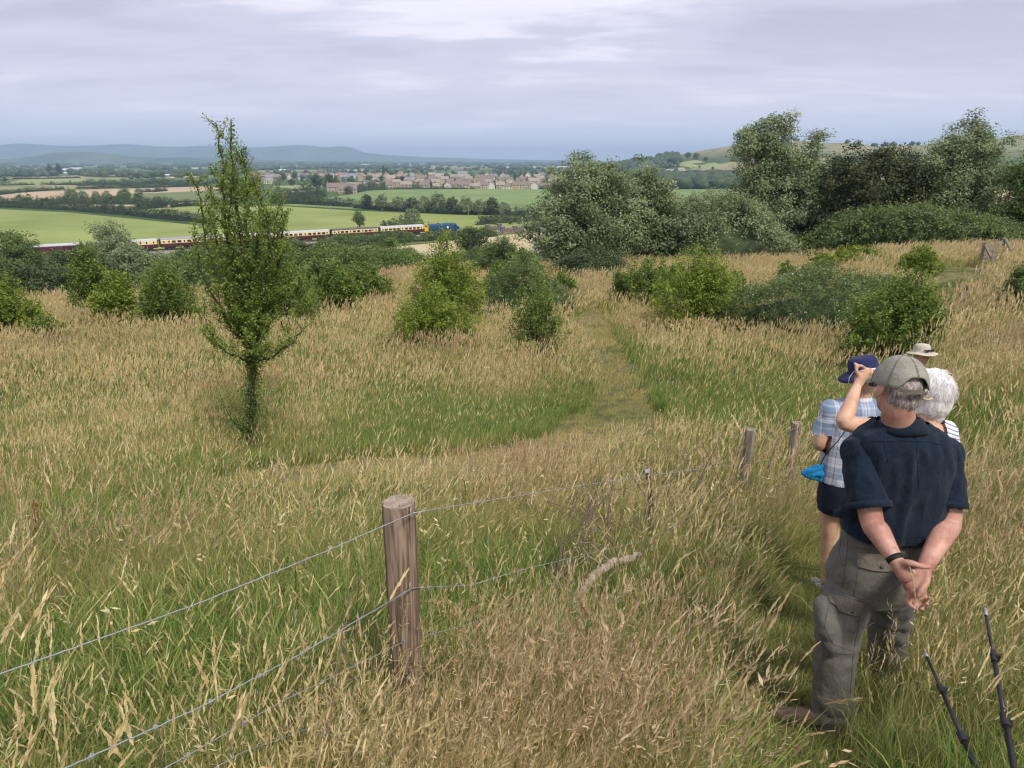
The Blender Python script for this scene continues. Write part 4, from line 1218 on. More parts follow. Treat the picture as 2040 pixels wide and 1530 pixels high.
R = np.random.default_rng(9)                               # left side of the plain, 900 m to 1.4 km
uu = -200 + 720 * R.random(900); vv = 352.5 - 7.5 * R.random(900)
kk = (fnoise(uu / 26, vv / 2.5, 3) > .47)
pp = np.array([tuple(gp(a, b)) for a, b in zip(uu[kk], vv[kk])])
blob_wood('distant_wood', pp, 6 + 8 * R.random(len(pp)), 'dark trees round the farm sheds at the left of the plain', 4)
# right: woods at the foot of the hill and up its spur
uu = 1180 + 290 * R.random(900); vv = 377 - 27 * R.random(900)
kk = vv > np.interp(uu, [1180, 1320, 1330, 1470], [345, 352, 356, 356])
pp = np.array([tuple(hit(a, b)) for a, b in zip(uu[kk], vv[kk])])
blob_wood('distant_wood', pp, 8 + 8 * R.random(len(pp)), 'dark green wood at the foot of the right-hand hill', 5, wide=1.4)
pp = []; hh = []
for k in range(420):
    u = 1195 + 155 * R.random(); top = np.interp(u, [1195, 1230, 1260, 1290, 1330, 1350], [335, 326, 322, 319, 312, 314]); v = top + 3 + 17 * R.random() * (1 if u < 1325 else .6)
    q = hit(u, v)
    if q.y < 3500: pp.append(tuple(q)); hh.append(9 + 9 * R.random())
blob_wood('distant_wood', np.array(pp), np.array(hh), 'dark wood climbing the spur of the right-hand hill', 6, wide=1.2)
for (u, v, vt, lb) in [(1240, 327, 314, 'dark tree left on the skyline of the hill spur'), (1250, 325, 311, 'darkest skyline tree left of the gap on the spur'), (1284, 321, 311, 'lone round tree on the spur slope'), (1327, 312, 302, 'left dome of the tree clump on the hill top'),
                       (1339, 311, 299, 'highest dome of the tree clump on the hill top'), (1348, 313, 302, 'right dome of the tree clump on the hill top'), (1370, 316, 303, 'flat topped tree right of the hill top clump'), (1386, 318, 305, 'round tree on the hill slope beside the flat topped one'),
                       (1393, 335, 330, 'small bush tree on the hill pasture'), (1420, 338, 332, 'small tree by the hill pasture hedge'), (1405, 322, 312, 'tree on the upper hedge of the hill')]:
    b = hit(u, v)
    if b.y > 5000: b = at_dist(u, 1950)
    h = (v - vt) / F_PX * (b.y * CN - b.z * SN)
    ftree(b, max(h, 5), 'round', 'far', lb, group='trees on the right-hand hill', wf=1.1)
# hedges and trees on the far right slopes seen between the big trees
R = np.random.default_rng(10)
X = 350 + 1500 * R.random(1500); Y = 500 + 2200 * R.random(1500)
cl = np.abs(fnoise(X / 170, Y / 170, 3) - .47) < .03
pp = np.stack([X[cl], Y[cl], hgt(X[cl], Y[cl])], 1)
pp = pp[pp[:, 0] / pp[:, 1] > .33]
blob_wood('distant_wood', pp, 5 + 6 * R.random(len(pp)), 'hedges and small woods on the far right slopes', 7)

# ---- the air: one closed box of thin haze round everything
mb = MB(); mb.box((0, 0, 100), (32000, 32000, 276 + 8))
m_haze = bpy.data.materials.new('haze'); m_haze.use_nodes = True; nt = m_haze.node_tree; nt.nodes.clear()
pv = nt.nodes.new('ShaderNodeVolumePrincipled'); ho = nt.nodes.new('ShaderNodeOutputMaterial')
pv.inputs['Color'].default_value = (0.54, 0.76, 1.0, 1); pv.inputs['Density'].default_value = 1.3e-4
nt.links.new(pv.outputs[0], ho.inputs['Volume'])
hz = mb.build('haze', m_haze); tag(hz, 'thin blue haze filling the air over the plain', 'haze', None, 'stuff')
PERK = 1.7
# ================================================================== THE MEADOW'S OWN TREES AND BUSHES
def base_px(u, v, dz=-0.05):
    p = hit(u, v); p.z += dz; return p
def px_size(p, du): return du / F_PX * (p.y * CN - p.z * SN)

# ---- the slender hawthorn: limbs traced where they stand, leaf spurs all along them
def slender_hawthorn():
    R = np.random.default_rng(3)
    Y0 = 10.9
    base = Vector((P(500, 905, Y0).x, Y0, H(P(500, 905, Y0).x, Y0)))
    q = lambda u, v, dy=0.0: P(u, v, Y0 + dy) - base
    limbs = [  # (points, start radius, leafiness)
        ([(500, 915), (500, 800), (502, 740), (505, 690), (503, 620), (490, 540), (478, 460), (470, 400), (464, 340), (459, 290), (461, 242)], .060, 1.0, 0),
        ([(503, 720), (492, 640), (470, 560), (452, 470), (445, 390), (446, 330), (436, 285), (430, 245)], .036, 1.0, .15),
        ([(505, 700), (515, 620), (530, 540), (538, 470), (520, 400), (500, 360)], .032, 1.0, -.3),
        ([(507, 690), (530, 600), (555, 530), (565, 470), (560, 430), (567, 420)], .028, .9, .25),
        ([(500, 690), (480, 640), (445, 580), (420, 520), (405, 450), (398, 385), (372, 345)], .030, .9, -.35),
        ([(498, 700), (465, 660), (430, 600), (402, 550), (392, 500), (385, 440)], .026, .95, .4),
        ([(503, 680), (500, 590), (492, 500), (490, 420), (492, 350), (480, 300), (487, 290)], .030, 1.0, .5),
        ([(505, 690), (535, 640), (560, 590), (580, 550), (590, 520)], .024, .9, .45),
        ([(500, 690), (470, 650), (455, 560), (430, 480), (418, 420), (425, 370)], .026, 1.0, .2),
        ([(506, 720), (520, 716), (545, 712), (565, 694), (585, 680), (600, 662), (622, 640)], .026, .8, -.5),
        ([(498, 726), (480, 712), (455, 706), (435, 690), (425, 672), (418, 650)], .022, .9, -.3),
        ([(425, 680), (415, 660), (408, 620), (404, 580)], .012, .7, -.3),
        ([(585, 680), (575, 670), (572, 655), (560, 650)], .010, .7, -.5),
        ([(497, 872), (470, 850), (450, 820), (436, 780)], .014, .9, -.3),
        ([(497, 865), (480, 850), (470, 842), (462, 825)], .010, .8, -.2),
        ([(504, 870), (520, 850), (528, 838), (536, 828)], .012, .9, .2),
        ([(502, 640), (520, 580), (545, 500), (548, 440), (556, 400)], .022, .9, -.1),
        ([(495, 600), (470, 520), (455, 440), (462, 380), (470, 330), (474, 280)], .022, 1.0, -.2),
        ([(505, 640), (560, 600), (600, 585), (612, 610), (628, 628)], .018, .9, .6),
        ([(500, 560), (515, 480), (520, 430), (508, 380), (512, 350)], .018, .9, .3),
    ]
    mb = MB(); pts = []; var = []
    def leafy(a, b, dens, rad, nrm_out, tone):
        L = (b - a).length; n = max(1, int(L * dens))
        for _ in range(n):
            t = R.random(); p = a.lerp(b, t)
            o = Vector(R.normal(size=3)) * rad
            pts.append(tuple(p + o)); var.append(tone + R.random() * .40)
    for (uv, r0, lf, dy) in limbs:
        P_ = [q(u, v, dy * min(1, i / 3)) for i, (u, v) in enumerate(uv)]
        sm = []
        for i in range(len(P_) - 1):
            for k in range(4):
                p = P_[i].lerp(P_[i + 1], k / 4)
                if i or k: p = p + Vector(R.normal(size=3)) * .012
                sm.append(p)
        sm.append(P_[-1]); m = len(sm)
        mb.tube(sm, [r0 * (1 - .88 * i / (m - 1)) for i in range(m)], 7, cap=False)
        tone = R.random() * .22
        for i in range(m - 1):
            f = i / (m - 1); seg = (sm[i + 1] - sm[i]).length
            thick = .055 if (sm[i].z > 1.0) else .095
            if len(uv) > 10 and sm[i].z < 1.6: leafy(sm[i], sm[i + 1], 1900, .080, None, .0)
            leafy(sm[i], sm[i + 1], 250 * lf * (1.3 if f > .15 else 1.0), thick * (1.0 - .45 * f), None, tone + .22 * f)
            # side shoots, mostly rising
            if sm[i].z > 1.35 and f < .97 and len(uv) > 4:
                ns = R.poisson(seg * (15.0 - 4 * f))
                for _ in range(ns):
                    a = R.random() * 6.283
                    hz_ = 1.0 - .35 * f
                    L = (.16 + .42 * R.random() ** 1.4) * (1.15 - .65 * f)
                    d = Vector((math.cos(a) * hz_, math.sin(a) * hz_, .55 + .9 * R.random())).normalized()
                    p0 = sm[i]; p1 = p0 + d * L * .55; p2 = p0 + d * L + Vector((0, 0, L * .15))
                    mb.tube([p0, p1, p2], [.006, .004, .0015], 4, cap=False)
                    leafy(p0.lerp(p1, .15), p1, 175, .034, None, tone + .16 * f + .05); leafy(p1, p2, 160, .026, None, tone + .22 * f + .22)
                    if L > .34:
                        for _ in range(2):
                            b0 = p0.lerp(p2, .3 + .5 * R.random()); dd = (d + Vector(R.normal(size=3)) * .7).normalized(); b1 = b0 + dd * L * .4
                            leafy(b0, b1, 190, .022, None, tone + .25)
    pts = np.array(pts); var = np.array(var)
    R2 = np.random.default_rng(4)
    V, F, va = leaves(pts, .031, None, var, R2, narrow=.7, cup=.2)
    root = empty('hawthorn_tree', base)
    link('foliage', fast_mesh('foliage', V, F, attrs={'var': va}), LEAF['slender'], root)
    mb.build('trunk', M_BARKD, root, smooth=True)
    tag(root, 'tall slender hawthorn tree with upright shoots standing alone in the left of the meadow', 'tree')
    print('slender leaves', len(pts))
slender_hawthorn()

def sh(u, v, top, wpx, label, **k):
    q0 = hit(u, v); v += .27 * F_PX / (q0.y * CN - q0.z * SN); b = base_px(u, v); h = (b.y / 1) * 0 + px_size(b, (v - top)) * 1.06
    h *= 1.03; w = px_size(b, wpx)
    k.setdefault('leaf', max(.06, px_size(b, 4.0)))
    if k.pop('open', False): return shrub(k.pop('name', 'hawthorn_bush'), b, h, w, label, **k)
    for q in ('nstem', 'waist', 'spread'): k.pop(q, None)
    k['nl'] = int(k['nl'] * 1.5)
    return spraybush(k.pop('name', 'hawthorn_bush'), b, h, w, label, **k)
# centre
sh(893, 655, 482, 150, 'tall yellow-green hawthorn bush in the middle of the meadow', mat='hawthorn_bright', seed=31, nl=13000, nstem=20, low=.25)
sh(865, 682, 580, 185, 'low spreading yellow-green hawthorn in front of the tall middle one', mat='hawthorn_bright', seed=32, nl=11000, nstem=22, low=.4, waist=.6)
sh(1072, 700, 562, 112, 'small open hawthorn sapling with spreading arms left of the mown path', mat='hawthorn', seed=33, nl=5200, low=.2)
# right of the path
sh(1385, 648, 505, 200, 'broad bright hawthorn bush right of the mown path', mat='hawthorn_bright', seed=34, nl=15000, nstem=24, low=.3)
sh(1290, 600, 520, 140, 'darker hawthorn left behind the broad bright one', mat='hawthorn', seed=35, nl=7000, nstem=16, low=.3)
sh(1232, 600, 540, 48, 'small upright hawthorn sapling by the bend of the path', mat='hawthorn', seed=36, open=True, nl=2300, nstem=8)
sh(1450, 610, 545, 100, 'small hawthorn between the broad bright bush and the flowering brambles', mat='hawthorn', seed=37, nl=4500, nstem=12, low=.3)
sh(1772, 700, 552, 195, 'dense rounded thorn bush just behind the walkers', mat='hawthorn', seed=38, nl=19000, nstem=28, low=.5, waist=.75, spread=.13)
sh(1828, 545, 492, 90, 'small yellow-green bush left of the wooden gate', mat='hawthorn_bright', seed=39, nl=4000, nstem=12, low=.3)
sh(1700, 525, 492, 190, 'ragged low bush under the bramble bank', mat='hawthorn_bright', seed=49, nl=5000, nstem=16, low=.5)
sh(2040, 606, 528, 100, 'dark rounded bush at the right edge of the picture', mat='green', seed=40, nl=7000, nstem=16, low=.5, waist=.75)
sh(1050, 560, 500, 70, 'pale hawthorn sapling behind the central bramble mound', mat='hawthorn', seed=41, nl=3200, nstem=10)
# left group
sh(30, 664, 560, 120, 'yellow-tipped hawthorn at the left edge of the meadow', mat='hawthorn_bright', seed=42, nl=9000, nstem=18, low=.35)
sh(95, 668, 630, 90, 'low trailing thorn growth right of the leftmost hawthorn', mat='hawthorn', seed=43, nl=2600, nstem=10, low=.8, waist=.7)
sh(235, 640, 548, 100, 'bushy bright hawthorn second from the left edge', mat='hawthorn_bright', seed=44, nl=7500, nstem=16, low=.3)
sh(192, 620, 497, 84, 'taller hawthorn behind and left of the bushy bright one', mat='hawthorn', seed=45, nl=6500, nstem=14, low=.2)
sh(343, 645, 530, 120, 'rounded hawthorn left of the tall slender tree', mat='hawthorn', seed=46, nl=9500, nstem=18, low=.35)
sh(575, 642, 500, 130, 'hawthorn with drooping side shoots behind the tall slender tree', mat='hawthorn', seed=47, nl=9500, nstem=18, low=.35)
sh(672, 618, 528, 105, 'bushy hawthorn right of the tall slender tree', mat='hawthorn', seed=48, nl=8000, nstem=16, low=.35)
sh(635, 590, 520, 90, 'hawthorn behind the gap right of the slender tree', mat='green', seed=50, nl=6000, nstem=14, low=.3)
sh(1565, 560, 520, 40, 'small thin sapling among the flowering brambles', mat='hawthorn', seed=51, open=True, nl=1500, nstem=7)

def mpx(uvs, h_px, w, n, mat, label, seed, name='bramble_thicket', cat='bramble', leafpx=3.4, dist=None, **k):
    q0 = hit(*uvs[0]); dv = .27 * F_PX / (q0.y * CN - q0.z * SN)
    pts = [hit(u, v + dv) for u, v in uvs]
    c = pts[len(pts) // 2]
    return mound(name, pts, w, px_size(c, h_px) * 1.25 + .3, n, max(.05, px_size(c, leafpx)), mat, label, cat, seed, **k)
mpx([(965, 612), (1040, 616), (1140, 612)], 62, 4.2, 14000, 'bramble', 'dark bramble mound behind the small open hawthorn sapling', 61)
mpx([(1490, 640), (1580, 650), (1680, 650), (1770, 635)], 112, 7.0, 30000, 'bramble', 'big bramble mound sprinkled with white blossom right of the broad hawthorn', 62, flowers=300)
mpx([(1640, 620), (1720, 610), (1800, 600)], 66, 5.0, 10000, 'bramble', 'upper bramble mound with pale blossom behind the rounded thorn bush', 63, flowers=180)
mpx([(960, 545), (1000, 548), (1045, 545)], 50, 5.0, 8000, 'bramble', 'low dark bramble patch between the middle hawthorn and the big willow', 64)
mpx([(1100, 545), (1160, 545), (1240, 545)], 40, 5.0, 8000, 'dark', 'dark undergrowth at the foot of the big willow', 65, name='undergrowth', cat='bushes')
# bramble bank on the right
P_ = [at_dist(u, Y) for u, Y in ((1560, 66), (1640, 65), (1740, 63), (1840, 61), (1940, 59), (2060, 57))]
mound('bramble_bank', P_, 13, 3.3, 38000, .20, 'bramble', 'long high bank of dark brambles under the trees on the right', 'bramble', 66)
P_ = [at_dist(u, Y) for u, Y in ((1290, 68), (1380, 66), (1470, 64), (1570, 64))]
mound('willow_scrub', P_, 8, 4.6, 26000, .19, 'willow', 'grey-green willow scrub between the two groups of big trees', 'bushes', 67)
P_ = [at_dist(u, Y) for u, Y in ((1400, 72), (1500, 72), (1600, 72))]
mound('willow_scrub', P_, 8, 6.0, 14000, .2, 'willow', 'taller willow scrub at the foot of the tallest tree', 'bushes', 68)

PERK = 2.0
sh(735, 600, 530, 110, 'dark bushy thorn between the left hawthorns and the dark thicket', mat='hawthorn', seed=52, nl=7000, low=.4)
sh(1000, 590, 528, 90, 'ragged thorn sprouting from the left end of the central bramble mound', mat='hawthorn', seed=53, nl=5000, low=.4)
sh(1120, 585, 545, 60, 'small thorn at the right end of the central bramble mound', mat='hawthorn', seed=54, nl=3000, low=.4)
sh(1340, 610, 528, 90, 'hawthorn filling the gap behind the broad bright bush', mat='hawthorn', seed=55, nl=5000, low=.4)
sh(1600, 600, 540, 90, 'leafy thorn rising out of the flowering brambles', mat='hawthorn', seed=56, nl=4500, low=.4)
# ---- big trees: env in fractions of (width, depth, height)
def bigtree(name, u, Y, top, wpx, env, nclump, per, clr, leaf, mat, label, seed, **k):
    b = at_dist(u, Y); d = b.y * CN - b.z * SN
    # height so that the crown top meets picture row top
    x, y, z = ray(u, top); ht = (z / y) * Y - b.z
    w = px_size(b, wpx)
    E = [(e[0] * w, e[1] * w, e[2] * ht, e[3] * w, e[4] * w, e[5] * ht) for e in env]
    b.z -= .1
    return tree(name, b, E, nclump, per, clr, leaf, LEAFKEY(mat), label, seed=seed, trunk_h=ht * .75, **k)
LEAFKEY = lambda m: m
full = [(0, 0, .52, .42, .40, .42), (-.28, 0, .34, .26, .28, .28), (.28, .05, .36, .26, .3, .3), (.02, 0, .80, .24, .24, .19), (-.15, .1, .68, .24, .24, .22), (.2, -.05, .62, .22, .2, .22), (0, -.15, .25, .4, .25, .2)]
bigtree('willow_tree', 1165, 63, 306, 215, full, 430, 60, 1.0, .225, 'willow', 'big full grey-green willow, leftmost of the large trees', 201, r0=.28, nlimb=40, trunks=3, hi=.15, bias=.33, lo_z=.4)
bigtree('willow_tree', 1275, 66, 318, 140, [(0, 0, .5, .40, .4, .40), (.02, 0, .80, .26, .24, .18), (-.3, 0, .3, .25, .3, .26), (.3, 0, .34, .24, .3, .28), (-.2, 0, .68, .2, .2, .18), (.22, 0, .7, .2, .2, .16)], 260, 56, .95, .225, 'willow', 'yellower willow standing right beside the big full willow', 202, r0=.22, nlimb=30, trunks=2, hi=.2, bias=.35, lo_z=.4)
tallE = [(-.16, 0, .78, .24, .2, .17), (-.05, 0, .90, .15, .15, .09), (-.30, 0, .80, .12, .12, .10), (.02, .1, .70, .22, .2, .15), (.22, 0, .60, .20, .2, .18), (.32, 0, .78, .085, .09, .14), (0, 0, .40, .34, .3, .20), (-.22, 0, .50, .2, .2, .16), (.34, 0, .42, .16, .2, .16)]
bigtree('willow_tree', 1530, 67, 216, 215, tallE, 450, 46, .85, .21, 'willow', 'tallest airy willow with see-through crown against the sky', 203, r0=.22, nlimb=26, trunks=3, hi=.1, bias=.5)
bigtree('copper_tree', 1735, 66, 284, 260, [(-.05, 0, .62, .42, .3, .32), (.2, 0, .70, .25, .22, .26), (-.25, 0, .66, .22, .22, .26), (0, 0, .36, .42, .3, .2), (.34, 0, .5, .16, .2, .22), (.02, 0, .84, .12, .12, .12)], 360, 52, 1.0, .225, 'copper', 'dark bronze-leaved tree between the two tall willows', 204, r0=.26, nlimb=22, trunks=3, hi=.1, bias=.4)
bigtree('willow_tree', 1885, 65, 236, 190, [(-.08, 0, .78, .26, .2, .17), (.15, 0, .82, .2, .2, .14), (.0, 0, .55, .34, .3, .22), (-.25, 0, .62, .16, .2, .2), (.32, 0, .6, .18, .2, .16), (.05, 0, .93, .1, .1, .06), (.0, 0, .34, .42, .3, .22)], 420, 46, .9, .21, 'willow', 'tall airy willow right of the dark bronze tree', 205, r0=.22, nlimb=26, trunks=3, hi=.1, bias=.5)
bigtree('broadleaf_tree', 2052, 60, 286, 140, full, 260, 50, .95, .21, 'green', 'dark green tree cut by the right edge of the picture', 206, r0=.25, nlimb=36, trunks=2, bias=.4)
bigtree('willow_tree', 1975, 70, 330, 110, [(0, 0, .55, .4, .4, .4), (.1, 0, .8, .2, .2, .15), (-.2, 0, .4, .25, .3, .3)], 120, 40, .95, .225, 'willow', 'lower pale willow between the tall airy one and the right edge tree', 207, r0=.18, nlimb=26, trunks=2, bias=.45)
bigtree('willow_tree', 1620, 71, 300, 110, [(0, 0, .5, .42, .4, .40), (.1, 0, .8, .26, .2, .15), (-.2, 0, .4, .25, .3, .3)], 130, 46, .95, .225, 'willow', 'lower willow filling between the tallest willow and the bronze tree', 208, r0=.18, nlimb=26, trunks=2, bias=.45)

PERK = 1.7
# ---- tree belt below the left of the meadow
def belt(u, Y, top, wpx, mat, label, seed, kind='bush', n=150, name='tree', cat='tree', **k):
    b = at_dist(u, Y); x, y, z = ray(u, top); ht = (z / y) * Y - b.z; w = px_size(b, wpx)
    env = {'bush': [(0, 0, .48, .46, .4, .42), (-.26, 0, .36, .26, .3, .32), (.28, 0, .38, .26, .3, .3), (.02, 0, .80, .26, .26, .17)],
           'willow': full, 'round': [(0, 0, .58, .42, .4, .36), (-.1, 0, .8, .22, .2, .18), (.2, 0, .7, .2, .2, .2), (0, 0, .35, .4, .4, .26)]}[kind]
    E = [(e[0] * w, e[1] * w, e[2] * ht, e[3] * w, e[4] * w, e[5] * ht) for e in env]
    sc = max(w, ht)
    return tree(name, b, E, n, 40, sc * .085 + .2, px_size(b, 3.8), mat, label, cat, seed=seed, r0=.02 * ht + .05, nlimb=24, bias=.36, hi=.15, trunk_h=ht * .7, **k)
belt(45, 92, 455, 120, 'green', 'dark dome-shaped tree at the far left in front of the maroon carriage', 301, 'round', 200)
belt(235, 90, 436, 120, 'willow', 'grey willow rising in front of the train on the left', 302, 'willow', 200, name='willow_tree')
belt(268, 64, 478, 90, 'willow', 'silvery lower willow in front of the tall grey one', 303, 'willow', 150, name='willow_tree')
belt(150, 62, 495, 110, 'dark', 'dark thorn tree left of the grey willow', 304, 'bush', 150)
belt(110, 56, 530, 90, 'dark', 'low dark thorn clump at the lower edge of the meadow on the left', 305, 'bush', 120, name='thorn_clump', cat='bush')
belt(165, 55, 528, 80, 'dark', 'dark thorn bush joined to the low clump, nearer the bright hawthorn', 306, 'bush', 110, name='thorn_clump', cat='bush')
belt(20, 58, 515, 100, 'bramble', 'dark shrub under the far left dome-shaped tree', 307, 'bush', 110, name='shrub', cat='bush')
belt(320, 84, 500, 90, 'willow', 'grey-green shrub willow behind the left hawthorns', 308, 'bush', 120, name='willow_bush', cat='bush')
belt(375, 62, 500, 100, 'green', 'green tree behind the tall slender hawthorn', 309, 'bush', 120)
belt(440, 88, 500, 110, 'green', 'green tree right behind the slender hawthorn trunk', 310, 'bush', 120)
belt(530, 64, 510, 100, 'green', 'bushy tree behind the right side of the slender hawthorn', 311, 'bush', 120)
belt(608, 92, 482, 70, 'dark', 'dark round tree with visible bare limbs right of the slender hawthorn', 312, 'round', 120)
belt(745, 78, 500, 110, 'dark', 'dark thorn thicket left of the brighter green bush', 313, 'bush', 140, name='thorn_clump', cat='bush')
belt(785, 96, 478, 90, 'green', 'brighter green tree above the dark thicket left of the middle hawthorn', 314, 'round', 140)
belt(820, 90, 500, 80, 'bramble', 'dark bush left behind the tall middle hawthorn', 315, 'bush', 110, name='thorn_clump', cat='bush')
belt(940, 105, 452, 75, 'dark', 'dark pointed tree below the brick bridge', 316, 'round', 130)
belt(985, 92, 486, 80, 'bramble', 'dark shrub right of the pointed tree below the bridge', 317, 'bush', 110, name='shrub', cat='bush')
belt(700, 70, 515, 90, 'green', 'green shrub behind the hawthorn right of the slender tree', 318, 'bush', 100, name='shrub', cat='bush')
belt(-50, 80, 480, 130, 'dark', 'dark tree just outside the left edge of the meadow', 319, 'bush', 100)
P_ = [at_dist(u, Y) for u, Y in ((-80, 52), (40, 52), (150, 52), (280, 52))]
mound('field_edge_hedge', P_, 5, 2.3, 14000, .17, 'dark', 'low dark hedge along the bottom of the meadow on the left', 'hedge', 320)
P_ = [at_dist(u, Y) for u, Y in ((290, 53), (420, 52), (560, 54), (700, 60), (850, 70))]
mound('field_edge_hedge', P_, 6, 2.3, 18000, .19, 'green', 'green hedge along the bottom of the meadow behind the slender hawthorn', 'hedge', 321)
P_ = [at_dist(u, Y) for u, Y in ((880, 84), (960, 84), (1060, 80))]
mound('field_edge_hedge', P_, 7, 2.6, 12000, .18, 'bramble', 'bramble hedge between the middle hawthorn and the big willow', 'hedge', 322)
# ================================================================== FENCE, GATE, DEAD WOOD, TRIPOD
def post_wood(name, c1, c2, dark):
    m = new_mat(name); nt, b = nodes_of(m)
    tc = N(nt, 'ShaderNodeTexCoord')
    mp = N(nt, 'ShaderNodeMapping', {'Vector': tc.outputs['Object'], 'Scale': (1, 1, .11)})
    ns = N(nt, 'ShaderNodeTexNoise', {'Vector': mp.outputs[0], 'Scale': 11.0, 'Detail': 3.0, 'Roughness': .5, 'Distortion': .8})
    wv = N(nt, 'ShaderNodeMath', {0: ns.outputs['Fac'], 1: 38.0}, operation='MULTIPLY')
    sn = N(nt, 'ShaderNodeMath', {0: wv.outputs[0]}, operation='SINE')
    fine = N(nt, 'ShaderNodeTexNoise', {'Vector': N(nt, 'ShaderNodeMapping', {'Vector': tc.outputs['Object'], 'Scale': (1, 1, .04)}).outputs[0], 'Scale': 90.0, 'Detail': 5.0})
    a = N(nt, 'ShaderNodeMath', {0: sn.outputs[0], 1: .17, 2: .0}, operation='MULTIPLY_ADD')
    s = N(nt, 'ShaderNodeMath', {0: a.outputs[0], 1: fine.outputs['Fac']}, operation='ADD')
    col = ramp(nt, s.outputs[0], [(.28, dark), (.48, c1), (.72, c2)])
    big = N(nt, 'ShaderNodeTexNoise', {'Vector': tc.outputs['Object'], 'Scale': 5.0, 'Detail': 3.0})
    mx = N(nt, 'ShaderNodeMix', {'Factor': ramp(nt, big.outputs['Fac'], [(.4, (0, 0, 0)), (.7, (.45, .45, .45))]), 'A': col, 'B': (*c2, 1)}, data_type='RGBA')
    nt.links.new(mx.outputs['Result'], b.inputs['Base Color']); b.inputs['Roughness'].default_value = .9; b.inputs['Specular IOR Level'].default_value = .2
    bp = N(nt, 'ShaderNodeBump', {'Height': s.outputs[0], 'Strength': .7, 'Distance': .004}); nt.links.new(bp.outputs[0], b.inputs['Normal'])
    return m
m_post = post_wood('weathered_post', (0.195, 0.135, 0.095), (0.32, 0.24, 0.175), (0.075, 0.05, 0.036))
m_endgrain = simple_mat('post_end_grain', (0.46, 0.38, 0.29), .95, nscale=26, col2=(0.20, 0.155, 0.11), bump=.6, bscale=90, detail=8)
m_crack = simple_mat('crack', (0.035, 0.025, 0.02), 1.0)
m_wire = simple_mat('galvanised_wire', (0.42, 0.44, 0.47), .42, metal=.55, noise=.15, nscale=30, spec=.5)
m_wired = simple_mat('dull_wire', (0.14, 0.115, 0.10), .7, metal=.3)
m_greywood = post_wood('grey_wood', (0.23, 0.195, 0.155), (0.34, 0.295, 0.24), (0.10, 0.085, 0.068))
m_branch = simple_mat('dead_branch', (0.50, 0.40, 0.33), .95, nscale=22, col2=(0.22, 0.16, 0.125), bump=.7, bscale=60)
m_twig = simple_mat('dead_twig', (0.17, 0.125, 0.095), .95, nscale=30, noise=.3)
m_rust = simple_mat('rusty_iron', (0.10, 0.07, 0.055), .8, nscale=40, noise=.4, bump=.5, bscale=120)

def round_post(base, top, r, label, group, mat=m_post, endmat=m_endgrain, seed=1, cracks=3, lean=(0, 0)):
    R = np.random.default_rng(seed)
    root = empty('fence_post', base)
    Hh = top - base.z
    n = 40; V = []; F = []; zs = [-.25, 0, .15, .3, .5, .65, .8, .9, Hh / 1.0 - .012, Hh]
    zs = [z for z in zs if z < Hh - .013] + [Hh - .010, Hh]
    prof = 1 + .035 * R.normal(size=n); prof = (prof + np.roll(prof, 1) + np.roll(prof, -1)) / 3
    gro = np.zeros(n); cr = [int(x) for x in R.choice(n, cracks, replace=False)]
    for c in cr: gro[c] = .16 * (.5 + R.random() * .7)
    for zi, z in enumerate(zs):
        for k in range(n):
            a = 2 * math.pi * k / n
            g = gro[k] * (1 if z > Hh * .35 else max(0, z / (Hh * .35)))
            rr = r * prof[k] * (1 - g) * (1.02 - .02 * z) * (1 if z < Hh - .001 else .975)
            V.append((rr * math.cos(a) + lean[0] * z, rr * math.sin(a) + lean[1] * z, z))
    for i in range(len(zs) - 1):
        for k in range(n): F.append((i * n + k, i * n + (k + 1) % n, (i + 1) * n + (k + 1) % n, (i + 1) * n + k))
    mb = MB(); mb.add(V, F); mb.build('post', mat, root, smooth=True)
    mb = MB(); top_ = V[-n:]; c = (lean[0] * Hh, lean[1] * Hh, Hh + .002)
    ring2 = [tuple(Vector(c).lerp(Vector(p), .55) + Vector((0, 0, .003 * R.normal()))) for p in top_]
    mb.add([(p[0], p[1], p[2] + .0005) for p in top_] + ring2 + [c], [(k, (k + 1) % n, n + (k + 1) % n, n + k) for k in range(n)] + [(n + k, n + (k + 1) % n, 2 * n) for k in range(n)])
    mb.build('end_grain', endmat, root, smooth=False)
    tag(root, label, 'fence post', group)
    return root
GF = 'posts of the wire fence'
PT = P(794, 1000, 2.70)
pbase = Vector((PT.x, 2.70, H(PT.x, 2.70)))
main_post = round_post(pbase, PT.z, .071, 'thick round weathered fence post with flat sawn top in the foreground', GF, seed=5)
# next posts of the line
def post_at(u, vtop, Y, r, label, seed, mat=m_greywood, lean=(0, 0)):
    t = P(u, vtop, Y); b = Vector((t.x, Y, H(t.x, Y)))
    return round_post(b, t.z, r, label, GF, mat=mat, endmat=m_endgrain, seed=seed, cracks=4, lean=lean), b, t
p2, b2, t2 = post_at(1588, 842, 6.9, .052, 'grey wooden fence post nearest to the woman in the plaid shirt', 6)
p3, b3, t3 = post_at(1492, 855, 6.6, .050, 'grey wooden fence post left of its neighbour by the plaid shirt', 7, lean=(.02, 0))
far_posts = [(1903, 605, 21.5, 'left of the two short grey posts by the right-hand path'), (1920, 608, 22.5, 'right of the two short grey posts by the right-hand path'), (1944, 592, 27, 'thin grey post halfway to the wooden gate'),
             (1972, 548, 36, 'thin grey post just before the wooden gate'), (1880, 640, 18, 'short grey post hidden in the straw grass behind the rounded bush')]
for i, (u, vt, Y, lb) in enumerate(far_posts):
    b = at_dist(u, Y); x, y, z = ray(u, vt); tz = z / y * Y
    if tz < b.z + .8: tz = b.z + .95
    round_post(b, tz, .06, lb, GF, mat=m_greywood, seed=20 + i, lean=(.03 * (-1) ** i, 0))

